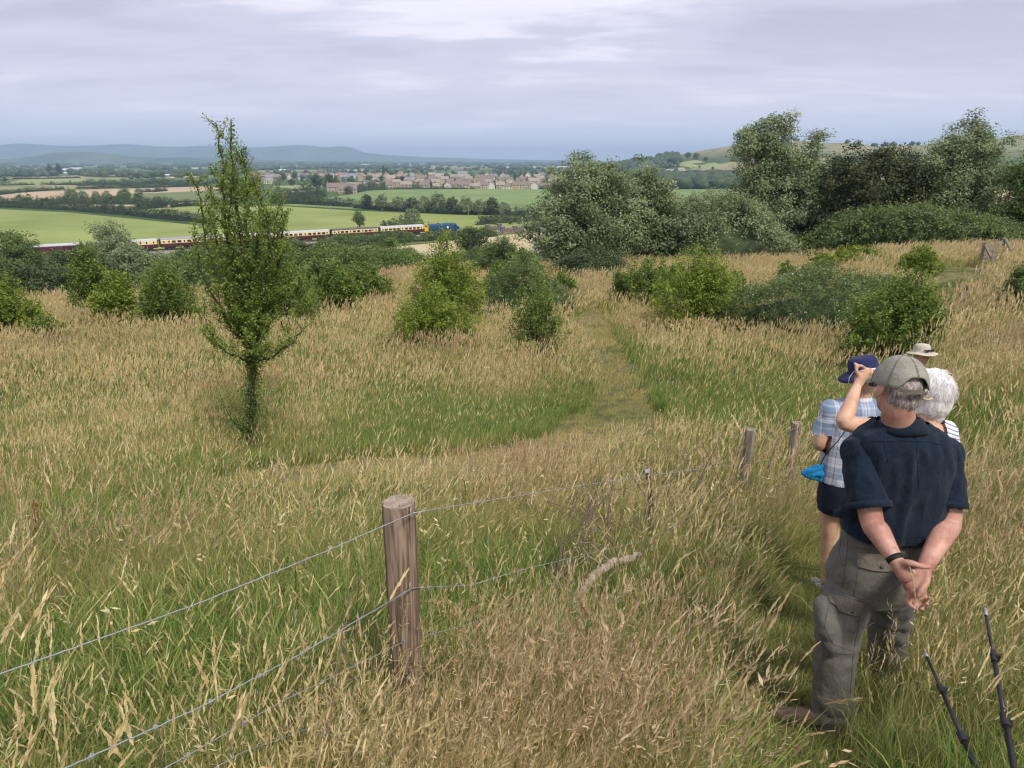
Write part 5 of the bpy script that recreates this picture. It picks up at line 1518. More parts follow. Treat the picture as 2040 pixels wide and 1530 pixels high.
# stock wire: strained strands with knots; droppers between the lower ones
root = empty('wire_fence', pbase); o3 = Vector(pbase)
def strand(pts, r, name='wire', knots=None, mat=m_wire, sag=0.0, kink=0.0, seed=0):
    R = np.random.default_rng(seed)
    P_ = []
    for i in range(len(pts) - 1):
        a, b = Vector(pts[i]), Vector(pts[i + 1]); n = 24
        for k in range(n):
            f = k / n; p = a.lerp(b, f); p.z -= sag * 4 * f * (1 - f) * (b - a).length
            p += Vector(R.normal(size=3)) * kink
            P_.append(p - o3)
    P_.append(Vector(pts[-1]) - o3)
    mb = MB(); mb.tube(P_, r, 6); w = mb.build(name, mat, root, smooth=True)
    return [p + o3 for p in P_], w
front = lambda z: Vector((pbase.x + .035, 2.70 - .073, z))
wire_specs = [  # picture points: left end, post (at its face), right points
    ([(-260, 1462, 1.20), (0, 1343, 1.42), (380, 1208, 1.83), (640, 1102, 2.24)], (822, 1022), [(1215, 958, 4.7), (1500, 920, 6.65), (1590, 905, 6.85)], .0021),
    ([(-120, 1640, 1.15), (130, 1530, 1.35), (400, 1408, 1.65), (600, 1302, 2.0)], (820, 1172), [(940, 1165, 3.2), (1040, 1135, 3.8), (1290, 1075, 4.9), (1440, 1008, 6.0), (1588, 960, 6.85)], .0021),
    ([(60, 1640, 1.35), (330, 1530, 1.55), (560, 1398, 1.95)], (805, 1278), [(1000, 1225, 3.5), (1290, 1130, 5.0), (1588, 1000, 6.85)], .0019),
    ([(240, 1640, 1.5), (480, 1500, 1.8)], (770, 1395), [(1000, 1300, 3.6), (1300, 1180, 5.0)], .0019)]
strands = []
for i, (L_, pp, R_, r) in enumerate(wire_specs):
    z = P(pp[0], pp[1], 2.63).z
    pts = [P(u, v, Y) for u, v, Y in L_] + [P(pp[0], pp[1], 2.625)]
    a, w1 = strand(pts, r, kink=.0006, seed=i)
    b, w2 = strand([P(pp[0], pp[1], 2.625)] + [P(u, v, Y) for u, v, Y in R_], r, kink=.0006, seed=i + 9)
    strands.append((a, b))
    mb = MB(); c = P(pp[0] - 4, pp[1], 2.617) - o3                      # staple over the wire
    mb.tube([c + Vector((0, .02, .014)), c + Vector((0, -.004, .012)), c + Vector((0, -.004, -.012)), c + Vector((0, .02, -.014))], .0022, 6); mb.build('staple', m_wire, root)
R = np.random.default_rng(8)
for si in (1, 2):                                                     # knots where the uprights cross
    for part in (0, 1):
        s = strands[si][part]
        for k in range(6, len(s) - 2, 11 if part == 0 else 14):
            c = s[k] - o3; d = (s[k + 1] - s[k]).normalized()
            mb = MB(); mb.tube([c - d * .006, c + d * .006], .0046, 7); mb.tube([c + Vector((0, 0, -.008)), c + Vector((0, 0, .008))], .0032, 6)
            mb.build('knot', m_wire, root)
            low = strands[min(si + 1, 3)][part]; q = min(low, key=lambda p: (p.x - s[k].x) ** 2 + (p.y - s[k].y) ** 2)
            if (q - s[k]).length < .5 and (s[k] - q).length > .02:
                mb = MB(); mb.tube([c, c.lerp(q - o3, .5) + Vector(R.normal(size=3)) * .003, q - o3], .0013, 5); mb.build('upright_wire', m_wired, root)
tag(root, 'galvanised stock wire stapled to the thick round post and running off both ways', 'wire fence')

# iron stake and dead wood
t = P(1292, 940, 5.4); b = Vector((t.x + .06, 5.4, H(t.x, 5.4)))
root = empty('iron_stake', b)
mb = MB(); mb.tube([(0, 0, -.1), (-.02, 0, (t.z - b.z) * .6), (t.x - b.x - .005, 0, t.z - b.z)], [.024, .022, .020], 8); mb.build('stake', m_rust, root)
mb = MB(); mb.tube([(t.x - b.x - .03, 0, t.z - b.z), (t.x - b.x + .012, 0, t.z - b.z + .006)], .022, 8); mb.build('cap', m_wire, root)
tag(root, 'short dark leaning stake with pale tip in the tangled straw by the wires', 'stake')
def branch(name, uvY, rads, label, cat, mat, twigs=8, seed=1, tl=.3):
    R = np.random.default_rng(seed)
    P_ = [P(u, v, Y) for u, v, Y in uvY]; b = P_[0].copy()
    sm = []
    for i in range(len(P_) - 1):
        for k in range(6): sm.append(P_[i].lerp(P_[i + 1], k / 6) - b + Vector(R.normal(size=3)) * rads[0] * .25)
    sm.append(P_[-1] - b); m = len(sm)
    rr = [np.interp(i / (m - 1), np.linspace(0, 1, len(rads)), rads) * (1 + .14 * R.normal()) for i in range(m)]
    root = empty(name, b); mb = MB(); mb.tube(sm, rr, 9); mb.build('limb', mat, root, smooth=True)
    for k in range(twigs):
        i = int(R.integers(1, m)); d = Vector(R.normal(size=3)); d.z = abs(d.z) * .8; d.normalize(); L = tl * (.4 + R.random()); r0 = max(.0016, rr[i] * .28)
        p0 = sm[i]; p1 = p0 + d * L * .5 + Vector(R.normal(size=3)) * L * .08; p2 = p1 + (d + Vector(R.normal(size=3)) * .5).normalized() * L * .5
        mb = MB(); mb.tube([p0, p1, p2], [r0, r0 * .7, r0 * .3], 5); e = p1 + Vector(R.normal(size=3)).normalized() * L * .35; mb.tube([p1, e], [r0 * .5, r0 * .2], 4)
        mb.build('twig', mat, root, smooth=True)
    tag(root, label, cat); return root
branch('fallen_branch', [(930, 1300, 3.5), (1090, 1240, 3.75), (1150, 1190, 3.95), (1190, 1140, 4.15), (1225, 1120, 4.25), (1275, 1105, 4.4)], [.030, .036, .034, .030, .026, .018], 'thick bleached fallen branch leaning on the lower fence wires', 'branch', m_branch, 7, 11)
branch('dead_twig', [(1100, 1180, 4.0), (1180, 1020, 4.4), (1230, 930, 4.7)], [.006, .004, .002], 'tall thin dead twig crossing the wires left of the stake', 'twig', m_twig, 6, 12)
branch('dead_twig', [(1160, 1010, 4.6), (1250, 1120, 4.5), (1350, 1040, 5.0), (1480, 960, 6.2)], [.006, .005, .004, .002], 'dead bramble stem arching through the straw beside the stake', 'twig', m_twig, 10, 13)
branch('dead_twig', [(1530, 935, 6.7), (1545, 890, 6.75), (1560, 865, 6.8), (1595, 848, 6.85)], [.010, .009, .007, .004], 'black crooked twig hanging between the two grey fence posts', 'twig', m_twig, 6, 14, .25)
branch('dead_twig', [(1300, 1000, 5.4), (1340, 950, 5.8), (1390, 935, 6.2), (1440, 900, 6.6)], [.007, .006, .004, .002], 'spiky dead twigs right of the leaning stake', 'twig', m_twig, 14, 15, .35)
branch('dead_twig', [(640, 1530, 2.1), (670, 1350, 2.4), (700, 1180, 2.7)], [.005, .004, .002], 'thin dead stem standing left of the thick post', 'twig', m_twig, 8, 16, .25)
branch('dead_twig', [(560, 1450, 2.1), (680, 1360, 2.3), (760, 1330, 2.5)], [.006, .005, .003], 'dead stem lying along the third wire left of the post', 'twig', m_twig, 8, 17, .25)

# ---- wooden gate on the right, far up the path
def gate():
    a = at_dist(1952, 37.5); b = at_dist(1992, 40.5)
    d = (b - a); L = math.hypot(d.x, d.y); ang = math.atan2(d.y, d.x)
    root = empty('wooden_gate', a, ang)
    z1 = b.z - a.z
    for x, dz in ((0, 0), (L, z1)):
        mb = MB(); mb.box((x, 0, dz + .55), (.14, .14, 1.5)); mb.build('gate_post', m_greywood, root)
    for k in range(5):
        mb = MB(); zc = .28 + k * .2
        mb.add([(0.08, -.02, zc - .05), (L - .08, -.02, zc - .05 + z1), (L - .08, .02, zc - .05 + z1), (0.08, .02, zc - .05), (0.08, -.02, zc + .06), (L - .08, -.02, zc + .06 + z1), (L - .08, .02, zc + .06 + z1), (0.08, .02, zc + .06)],
               [(3, 2, 1, 0), (4, 5, 6, 7), (0, 1, 5, 4), (1, 2, 6, 5), (2, 3, 7, 6), (3, 0, 4, 7)])
        mb.build('rail', m_greywood, root)
    mb = MB(); mb.tube([(-.35, -.9, -.1), (-.05, -.05, 1.15)], .07, 6); mb.build('strut', m_greywood, root)
    mb = MB(); mb.tube([(L - .6, -.8, .3 + z1), (L - .05, -.05, 1.3 + z1)], .07, 6); mb.build('strut', m_greywood, root)
    tag(root, 'grey wooden gate with horizontal rails at the top of the right-hand path', 'gate')
gate()

# ---- tripod lying in the grass
m_blk = simple_mat('tripod_black', (0.018, 0.018, 0.022), .38, noise=.2, spec=.6)
m_rub = simple_mat('tripod_rubber', (0.03, 0.03, 0.032), .85)
m_gry = simple_mat('tripod_grey', (0.32, 0.32, 0.34), .5, metal=.3)
def tripod():
    apex = P(2110, 1740, 1.30)
    root = empty('tripod', apex)
    for (uv, nm) in (([(1962, 1212, 2.42), (1972, 1280, 2.28), (1990, 1400, 2.03), (2015, 1530, 1.80), (2040, 1640, 1.62)], 'leg'), ([(1842, 1298, 2.36), (1872, 1385, 2.17), (1905, 1450, 2.02), (1945, 1525, 1.86), (1985, 1620, 1.68)], 'leg')):
        P_ = [P(*q) - apex for q in uv]
        a, e = P_[0], P_[-1]
        at = lambda f: a.lerp(e, f)
        mb = MB(); mb.tube([at(0.03), at(.30)], .006, 10); lg = mb.build(nm, m_blk, root, smooth=True)
        mb = MB(); mb.tube([at(.27), at(.62)], .0082, 10); mb.build('middle_tube', m_blk, lg, smooth=True)
        mb = MB(); mb.tube([at(.58), at(1.0), apex - apex], .0105, 10); mb.build('upper_tube', m_blk, lg, smooth=True)
        mb = MB(); mb.tube([at(0), at(.045)], [.0065, .008], 10); mb.build('foot', m_gry, lg, smooth=True)
        for f, r in ((.285, .011), (.60, .0145)):
            mb = MB(); mb.tube([at(f - .035), at(f + .02)], r, 10); mb.box(at(f) + Vector((.011, -.004, 0)), (.012, .010, .026)); mb.build('clamp', m_rub, lg)
    tag(root, 'black tripod with two legs pointing into the grass at the lower right', 'tripod')
tripod()

# ---- a rusty dock plant among the grass
def dock(u, v, hgt_, label, seed):
    R = np.random.default_rng(seed); b = hit(u, v); root = empty('dock_plant', b)
    m1 = simple_mat('dock_seed', (0.36, 0.17, 0.07), .9, noise=.35, nscale=60)
    mb = MB(); mb.tube([(0, 0, 0), (.03, 0, hgt_ * .5), (.10, .01, hgt_)], [.005, .004, .002], 5); mb.build('stem', m1, root)
    C = []
    for k in range(420):
        f = .35 + .65 * R.random(); C.append((.10 * f + R.normal() * .012 * (1.3 - f), R.normal() * .012, hgt_ * f + R.normal() * .01))
    V, F, va = leaves(np.array(C), .017, None, None, R, narrow=.8)
    link('seed_clusters', fast_mesh('seed_clusters', V, F, attrs={'var': va}), m1, root)['kind'] = 'stuff'
    tag(root, label, 'plant')
dock(70, 1100, .50, 'rust-coloured dock seed spike in the grass at the left edge', 1)

R = np.random.default_rng(44)
for k in range(24):
    u = 1060 + 400 * R.random(); Y = 3.9 + (u - 1060) / 400 * 2.4; v0 = 1180 - (u - 1060) * .45 + 60 * R.random()
    branch('dead_twig', [(u, v0, Y), (u + 30 * R.normal(), v0 - 60 - 50 * R.random(), Y + .1), (u + 60 * R.normal(), v0 - 130 - 80 * R.random(), Y + .2)], [.007, .005, .0026],
           'thin dead stem tangled along the wires right of the thick post', 'twig', m_twig, 9, 60 + k, .3)['group'] = 'dead stems tangled along the fence'
# ================================================================== GRASS
PATH_PX = [(1190, 625), (1175, 650), (1195, 690), (1225, 740), (1240, 800), (1215, 860), (1130, 905), (1000, 925), (860, 938), (720, 948), (560, 960)]
PATH = np.array([(hit(u, v).x, hit(u, v).y) for u, v in PATH_PX])
WALK = np.array([(1.0, 0.8), (1.05, 1.9), (1.15, 2.6), (1.6, 3.7), (2.25, 4.7), (3.3, 6.0), (4.6, 8.2), (7.0, 12.5), (10.5, 18.5), (14.5, 24.5), (19.5, 31), (22.8, 36.5)])
def dist_poly(x, y, Q):
    d = np.full(np.shape(x), 1e9)
    for i in range(len(Q) - 1):
        a, b = Q[i], Q[i + 1]; ab = b - a
        t = np.clip(((x - a[0]) * ab[0] + (y - a[1]) * ab[1]) / (ab @ ab), 0, 1)
        d = np.minimum(d, np.hypot(x - a[0] - ab[0] * t, y - a[1] - ab[1] * t))
    return d
gw = lambda y: 0.45 + 0.018 * y          # half width of the mown path
def grass_height(x, y):
    h = np.full(np.shape(x), 1.0)
    d = dist_poly(x, y, PATH); w = np.interp(y, [8, 12.5, 13.5, 30], [.95, .95, .68, .95])
    h = np.where(d < w, 0.16, h)
    d = dist_poly(x, y, WALK); w2 = np.interp(y, [0, 2.6, 5, 10, 24, 36], [.30, .28, .24, .26, .5, 2.2])
    h = np.where(d < w2, 0.24 + .25 * sstep(d / w2), h)
    h = h * (0.86 + 0.30 * fnoise(x * .8, y * .8, 3))
    h = h * (1 - .5 * np.exp(-((x + 4.3) / .7) ** 2 - ((y - 10.2) / .8) ** 2))
    h = h * (1 - .28 * np.exp(-((x - .4) / 2.4) ** 2 - ((y - 12.4) / 1.6) ** 2)) * (1 - .28 * np.exp(-((x + .8) / 3.2) ** 2 - ((y - 9.3) / .9) ** 2)) * (1 + .45 * np.exp(-((x - 2.75) / .6) ** 2 - ((y - 6.3) / .5) ** 2))
    h = h * (1 - .45 * np.exp(-((x + .42) / .26) ** 2 - ((y - 2.25) / .36) ** 2)) * (1 + .25 * np.exp(-((d - 1.3) / .9) ** 2) * (x > np.interp(y, WALK[:, 1], WALK[:, 0]) + .3) * sstep((y - 3) / 2))
    # taller fringe left standing along the mown edge, short green sward beyond it
    return h
_clr = [(1.55, 2.66, .16), (1.40, 2.62, .14)]
def dryness(x, y):
    """0 = lush green, 1 = bleached straw"""
    n = fnoise(x * .55 + 4, y * .55, 3); n2 = fnoise(x * .16 + 9, y * .13 + 2, 3)
    base = np.interp(y, [0, 3, 6, 12, 20, 34, 60], [.10, .10, .12, .20, .30, .40, .48])
    d = base + (n - .47) * .75 + (n2 - .47) * 1.7
    d += .85 * np.exp(-((x - .15) / .85) ** 2 - ((y - 2.35) / .75) ** 2)            # bleached tangle by the fence
    d += .40 * np.exp(-((x + .55) / .5) ** 2 - ((y - 1.7) / .5) ** 2)
    d += .25 * np.exp(-((x - 1.0) / .6) ** 2 - ((y - 3.6) / 1.2) ** 2)
    d -= .30 * np.exp(-((x + 1.9) / 1.1) ** 2 - ((y - 3.2) / 1.0) ** 2)
    d -= .30 * np.exp(-((x - .2) / .7) ** 2 - ((y - 4.2) / .7) ** 2)
    d -= .28 * np.exp(-((x - .9) / .35) ** 2 - ((y - 2.4) / .9) ** 2)
    # greener swath inside the bend of the mown path
    d -= .75 * np.exp(-((x - .6) / 2.4) ** 2 - ((y - 12.6) / 2.2) ** 2)
    d -= .22 * np.exp(-((x + 1.2) / 2.6) ** 2 - ((y - 11.2) / 1.0) ** 2)
    d += .10 * sstep((x - 3) / 4)
    dp = dist_poly(x, y, PATH); wp = np.interp(y, [8, 12.5, 13.5, 30], [.95, .95, .68, .95]); d = np.where(dp < wp, .85 + (n - .47) * 1.4, d)
    dw = dist_poly(x, y, WALK); d = np.where(dw < .45, d + .04, d); d = d + .16 * ((dw > .45) & (x > np.interp(y, WALK[:, 1], WALK[:, 0])) & (y > 2.2))
    d = np.where((y > 24) & (x > 12) & (dw < 2.2), d - .55, d)
    return np.clip(d, 0.02, 1.0)
def pinkness(x, y):
    n = fnoise(x * .33 + 40, y * .22 + 7, 3)
    p = np.clip((n - .50) * 5, 0, 1) * .8
    p += .8 * np.exp(-((x - .25) / .8) ** 2 - ((y - 2.35) / .9) ** 2) + .8 * np.exp(-((x + 6.3) / 1.3) ** 2 - ((y - 15.8) / 1.1) ** 2)
    return np.clip(p, 0, 1)

def grass_mat():
    m = new_mat('meadow_grass'); nt, b = nodes_of(m)
    dry = N(nt, 'ShaderNodeAttribute', attribute_name='dry', attribute_type='INSTANCER')
    pk = N(nt, 'ShaderNodeAttribute', attribute_name='pink', attribute_type='INSTANCER')
    kind = N(nt, 'ShaderNodeAttribute', attribute_name='kind')      # 0 green leaf .. 1 seed head
    var = N(nt, 'ShaderNodeAttribute', attribute_name='var')
    oi = N(nt, 'ShaderNodeObjectInfo')
    rn = N(nt, 'ShaderNodeMath', {0: var.outputs['Fac'], 1: oi.outputs['Random']}, operation='ADD')
    rn = N(nt, 'ShaderNodeMath', {0: rn.outputs[0], 1: 1.0}, operation='MODULO')
    green = ramp(nt, rn.outputs[0], [(0.0, (0.070, 0.140, 0.035)), (0.3, (0.130, 0.225, 0.044)), (0.6, (0.205, 0.300, 0.060)), (0.85, (0.31, 0.37, 0.09)), (1.0, (0.48, 0.42, 0.20))])
    straw = ramp(nt, rn.outputs[0], [(0.0, (0.24, 0.24, 0.085)), (0.4, (0.47, 0.41, 0.13)), (0.8, (0.69, 0.56, 0.25)), (1.0, (0.54, 0.38, 0.17))])
    head = ramp(nt, rn.outputs[0], [(0.0, (0.52, 0.41, 0.19)), (0.5, (0.72, 0.585, 0.30)), (1.0, (0.82, 0.71, 0.43))])
    headp = ramp(nt, rn.outputs[0], [(0.0, (0.40, 0.26, 0.15)), (0.6, (0.54, 0.38, 0.24)), (1.0, (0.64, 0.50, 0.34))])
    hd = N(nt, 'ShaderNodeMix', {'Factor': pk.outputs['Fac'], 'A': head, 'B': headp}, data_type='RGBA')
    # leaf: green to straw by dryness, jittered per blade
    j = N(nt, 'ShaderNodeMath', {0: rn.outputs[0], 1: 0.5, 2: -0.25}, operation='MULTIPLY_ADD')
    dj = N(nt, 'ShaderNodeMath', {0: dry.outputs['Fac'], 1: j.outputs[0]}, operation='ADD'); dj.use_clamp = True
    lf = N(nt, 'ShaderNodeMix', {'Factor': dj.outputs[0], 'A': green, 'B': straw}, data_type='RGBA')
    c = N(nt, 'ShaderNodeMix', {'Factor': kind.outputs['Fac'], 'A': lf.outputs['Result'], 'B': hd.outputs['Result']}, data_type='RGBA')
    nt.links.new(c.outputs['Result'], b.inputs['Base Color'])
    b.inputs['Roughness'].default_value = 0.55; b.inputs['Specular IOR Level'].default_value = 0.2
    tr = N(nt, 'ShaderNodeBsdfTranslucent', {'Color': c.outputs['Result']})
    mx = N(nt, 'ShaderNodeMixShader', {0: 0.30, 1: b.outputs[0], 2: tr.outputs[0]})
    nt.links.new(mx.outputs[0], nt.nodes['Material Output'].inputs['Surface'])
    return m
M_GRASS = grass_mat()
grass_src = bpy.data.collections.new('grass_sources')

def tuft(name, R, n_leaf, n_stem, radius, hl, hs, wl, ws, head=('spike',), lean=.25, headlen=.10, headw=.010, nseg=4):
    """one tuft: leaf blades that arch over, stems that carry seed heads"""
    V = []; F = []; K = []; A = []
    def strip(p, d, L, w, bend, kind0, kind1, v, seg=nseg):
        side = Vector((-d.y, d.x, 0));
        if side.length < 1e-4: side = Vector((1, 0, 0))
        side.normalize(); o = len(V)
        a = R.random() * 3.14; side = Vector((math.cos(a), math.sin(a), 0))
        pos = Vector(p); dirv = Vector((d.x * .35, d.y * .35, 1)).normalized()
        for i in range(seg + 1):
            f = i / seg; ww = w * (1 - f ** 1.6) + w * .06
            V.append(tuple(pos - side * ww / 2)); V.append(tuple(pos + side * ww / 2))
            kk = kind0 + (kind1 - kind0) * f; K.extend([kk, kk]); A.extend([v, v])
            dirv = (dirv + Vector((d.x, d.y, -abs(bend) * .55)) * (bend * (0.4 + f))).normalized()
            pos = pos + dirv * L / seg
        for i in range(seg): F.append((o + 2 * i, o + 2 * i + 1, o + 2 * i + 3, o + 2 * i + 2))
        return pos, dirv
    def quad(c, d, L, w, k, v):
        s = Vector(R.normal(size=3)).cross(d).normalized(); o = len(V); d = d.normalized()
        V.extend([tuple(c), tuple(c + d * L * .45 - s * w / 2), tuple(c + d * L), tuple(c + d * L * .45 + s * w / 2)]); K.extend([k] * 4); A.extend([v] * 4)
        F.append((o, o + 1, o + 2, o + 3))
    for _ in range(n_leaf):
        a = R.random() * 6.283; r = radius * math.sqrt(R.random()); b = R.random() * 6.283
        d = Vector((math.cos(b), math.sin(b), 0)) * (lean * (.3 + 1.2 * R.random()))
        strip((r * math.cos(a), r * math.sin(a), -.03), d, hl * (.55 + .65 * R.random()), wl * (.7 + .6 * R.random()), .30 + .75 * R.random(), 0, 0, R.random())
    for _ in range(n_stem):
        a = R.random() * 6.283; r = radius * math.sqrt(R.random()); b = R.random() * 6.283
        d = Vector((math.cos(b), math.sin(b), 0)) * (lean * (.2 + .9 * R.random()))
        v = R.random(); dryst = .25 + .5 * R.random()
        tip, dv = strip((r * math.cos(a), r * math.sin(a), -.03), d, hs * (.75 + .4 * R.random()), ws, .12 + .25 * R.random(), dryst * .5, .9, v, seg=nseg)
        hd = head[int(R.integers(len(head)))]
        L = headlen * (.7 + .6 * R.random())
        if hd == 'spike':                                   # dense narrow head: rings of spikelets
            q = tip - dv * L * .1
            nn = 7
            for i in range(nn):
                f = i / (nn - 1); w = headw * (0.55 + 1.0 * math.sin(math.pi * min(.95, f * .9 + .12)))
                dd = (dv + Vector((d.x, d.y, 0)) * f * .5).normalized()
                for s in range(2): quad(q, dd + Vector(R.normal(size=3)) * .08, L * .30, w, 1.0, (v + .2 * R.random()) % 1)
                q = q + dd * L * .14
        elif hd == 'plume':                                 # open feathery panicle
            q = tip - dv * L * .5
            for i in range(14):
                f = i / 13; dd = (dv * .9 + Vector(R.normal(size=3)) * .55 * (1.1 - f)).normalized()
                quad(q, dd, L * (.36 - .16 * f), headw * .50, 1.0, (v + .3 * R.random()) % 1)
                q = q + dv * L * .095
        else:                                               # flat, one-sided lumps on a stalk
            q = tip - dv * L * .5
            for i in range(5):
                dd = (dv + Vector(R.normal(size=3)) * .6).normalized(); quad(q, dd, L * .30, headw * 1.3, .95, (v + .2 * R.random()) % 1); q = q + dv * L * .2
    me = fast_mesh(name, np.array(V), np.array(F), attrs={'kind': np.array(K), 'var': np.array(A)})
    o = bpy.data.objects.new(name, me); me.materials.append(M_GRASS); grass_src.objects.link(o)
    return o
_tr = np.random.default_rng(2024)
TUFTS = []
def T(*a, **k): TUFTS.append(tuft('grass_tuft_%02d' % len(TUFTS), _tr, *a, **k)); return len(TUFTS) - 1
NEAR_LEAF = [T(50, 0, .09, .36, .8, .0037, .002, lean=.34) for _ in range(3)] + [T(44, 2, .09, .36, .50, .0037, .0018, lean=.32, headlen=.08, headw=.0048) for _ in range(2)]
NEAR_MIX = [T(34, 4, .09, .36, .48, .0036, .0018, head=h, headlen=.095, headw=.0050, lean=.28) for h in (('spike',), ('spike', 'plume'), ('lump', 'spike'), ('plume',))]
NEAR_DRY = [T(24, 10, .10, .32, .46, .0038, .0018, head=h, headlen=.10, headw=.0050, lean=.32) for h in (('plume',), ('plume', 'spike'), ('plume',), ('spike', 'lump'))]
MID_LEAF = [T(48, 1, .17, .34, .45, .0085, .003, lean=.32, nseg=3, headlen=.095, headw=.0075) for _ in range(3)]
MID_MIX = [T(34, 7, .17, .32, .44, .0075, .0030, head=h, headlen=.10, headw=.0075, lean=.28, nseg=3) for h in (('spike',), ('spike', 'plume'), ('lump', 'spike'))]
MID_DRY = [T(28, 15, .18, .28, .42, .0060, .0032, head=h, headlen=.10, headw=.0075, lean=.30, nseg=3) for h in (('plume',), ('plume', 'spike'), ('spike',))]
FAR_MIX = [T(66, 8, .38, .32, .42, .017, .007, head=('spike',), headlen=.12, headw=.019, lean=.28, nseg=2) for _ in range(3)]
FAR_DRY = [T(52, 17, .40, .28, .40, .014, .008, head=('plume', 'spike'), headlen=.12, headw=.019, lean=.30, nseg=2) for _ in range(3)]
VF = [T(96, 20, .9, .32, .42, .034, .014, head=('spike', 'plume'), headlen=.17, headw=.036, lean=.28, nseg=2) for _ in range(3)]
ACC = [T(3, 3, .05, .4, .62, .007, .0022, head=h, headlen=.12, headw=hw, lean=.34) for h, hw in ((('spike',), .011), (('plume',), .009), (('lump',), .010), (('spike',), .008))]
BROAD = [T(26, 0, .10, .44, .5, .0085, .002, lean=.42) for _ in range(2)]
SHORT = [T(60, 0, .14, .115, .1, .0045, .002, lean=.75, nseg=2) for _ in range(2)]
SHORTF = [T(70, 0, .40, .16, .1, .012, .002, lean=.7, nseg=2) for _ in range(2)]

def inside(x, y, z, mu=170, mv=150):
    d = y * CN - z * SN
    u = 1020 + F_PX * x / np.maximum(d, .1); v = 765 + F_PX * (-(z * CN + y * SN)) / np.maximum(d, .1)
    mu = mu + 1.3 * F_PX / np.maximum(d, 1.2)
    return (d > .35) & (u > -mu) & (u < 2040 + mu) & (v < 1530 + mv)
def ring(Y0, Y1, dens, seed, sets, label, hscale=1.0, tall_at=.75):
    R = np.random.default_rng(seed)
    xm = 0.84 * Y1 + 1.9
    n = int(dens * (Y1 - Y0) * 2 * xm)
    x = (R.random(n) * 2 - 1) * xm; y = Y0 + (Y1 - Y0) * R.random(n)
    z = hgt(x, y)
    k = inside(x, y, z + np.where(y < 3, .75, 0)) | inside(x, y, z)
    k &= np.hypot(x, y) > .72
    x, y, z = x[k], y[k], z[k]
    h = grass_height(x, y); dr = dryness(x, y); pk = pinkness(x, y)
    # keep the walkers' shoes and the near edge of the lens clear
    k = np.ones(len(x), bool)
    for cx, cy, cr_ in _clr: k &= np.hypot(x - cx, y - cy) > cr_
    k &= y < np.interp(x / np.maximum(y, 1), [-.75, -.5, -.30, -.2, -.08, .05], [51.5, 51.5, 53, 59, 70, 80])
    x, y, z, h, dr, pk = x[k], y[k], z[k], h[k], dr[k], pk[k]
    n = len(x)
    short = h < .46
    r = R.random(n); g = dr + (R.random(n) - .5) * .45
    S = {kk: np.array(vv) for kk, vv in sets.items()}
    idx = np.where(g < .34, S['leaf'][R.integers(0, len(S['leaf']), n)], np.where(g < .62, S['mix'][R.integers(0, len(S['mix']), n)], S['dry'][R.integers(0, len(S['dry']), n)]))
    idx = np.where(short, S['short'][R.integers(0, len(S['short']), n)], idx)
    sc = h * hscale * (.78 + .45 * R.random(n)); sc = np.where(short, .7 + .8 * h, sc)
    near_lens = np.clip((np.hypot(x, y) - .6) / 1.4, .45, 1); sc *= near_lens
    # the wind lays the grass over to the right and a little towards the slope's foot
    phi = fnoise(x * .35 + 70, y * .35, 2) * 2.2 - .9
    tilt = np.where(short, .1, .10 + .34 * fnoise(x * .7 + 20, y * .7, 2))
    yaw = R.random(n) * 6.283
    rot = np.zeros((n, 3))
    for i in range(n):
        q = Quaternion((-math.sin(phi[i]), math.cos(phi[i]), 0), float(tilt[i])) @ Quaternion((0, 0, 1), float(yaw[i]))
        rot[i] = q.to_euler()
    me = bpy.data.meshes.new('meadow_grass'); me.vertices.add(n); me.vertices.foreach_set('co', np.stack([x, y, z], 1).astype(np.float32).ravel())
    for nm, arr, ty in (('dry', dr, 'FLOAT'), ('pink', pk, 'FLOAT'), ('sc', sc, 'FLOAT'), ('idx', idx.astype(np.int32), 'INT')):
        a = me.attributes.new(nm, ty, 'POINT'); a.data.foreach_set('value', arr.astype(np.int32 if ty == 'INT' else np.float32))
    a = me.attributes.new('rot', 'FLOAT_VECTOR', 'POINT'); a.data.foreach_set('vector', rot.astype(np.float32).ravel())
    o = link('meadow_grass', me, M_GRASS); tag(o, label, 'grass', None, 'stuff')
    md = o.modifiers.new('grass', 'NODES'); md.node_group = GN
    return n
def make_gn():
    g = bpy.data.node_groups.new('scatter', 'GeometryNodeTree')
    g.interface.new_socket('Geometry', in_out='INPUT', socket_type='NodeSocketGeometry'); g.interface.new_socket('Geometry', in_out='OUTPUT', socket_type='NodeSocketGeometry')
    gi = g.nodes.new('NodeGroupInput'); go = g.nodes.new('NodeGroupOutput')
    ip = g.nodes.new('GeometryNodeInstanceOnPoints'); ci = g.nodes.new('GeometryNodeCollectionInfo')
    ci.inputs['Collection'].default_value = grass_src; ci.inputs['Separate Children'].default_value = True; ci.inputs['Reset Children'].default_value = True
    def na(nm, ty):
        a = g.nodes.new('GeometryNodeInputNamedAttribute'); a.data_type = ty; a.inputs['Name'].default_value = nm; return a.outputs['Attribute']
    g.links.new(gi.outputs[0], ip.inputs['Points']); g.links.new(ci.outputs[0], ip.inputs['Instance'])
    ip.inputs['Pick Instance'].default_value = True
    g.links.new(na('idx', 'INT'), ip.inputs['Instance Index']); g.links.new(na('rot', 'FLOAT_VECTOR'), ip.inputs['Rotation']); g.links.new(na('sc', 'FLOAT'), ip.inputs['Scale'])
    g.links.new(ip.outputs[0], go.inputs[0])
    return g
GN = make_gn()
near = {'leaf': NEAR_LEAF + BROAD, 'mix': NEAR_MIX, 'dry': NEAR_DRY, 'short': SHORT}
mid = {'leaf': MID_LEAF, 'mix': MID_MIX, 'dry': MID_DRY, 'short': SHORT}
far = {'leaf': FAR_MIX, 'mix': FAR_MIX, 'dry': FAR_DRY, 'short': SHORTF}
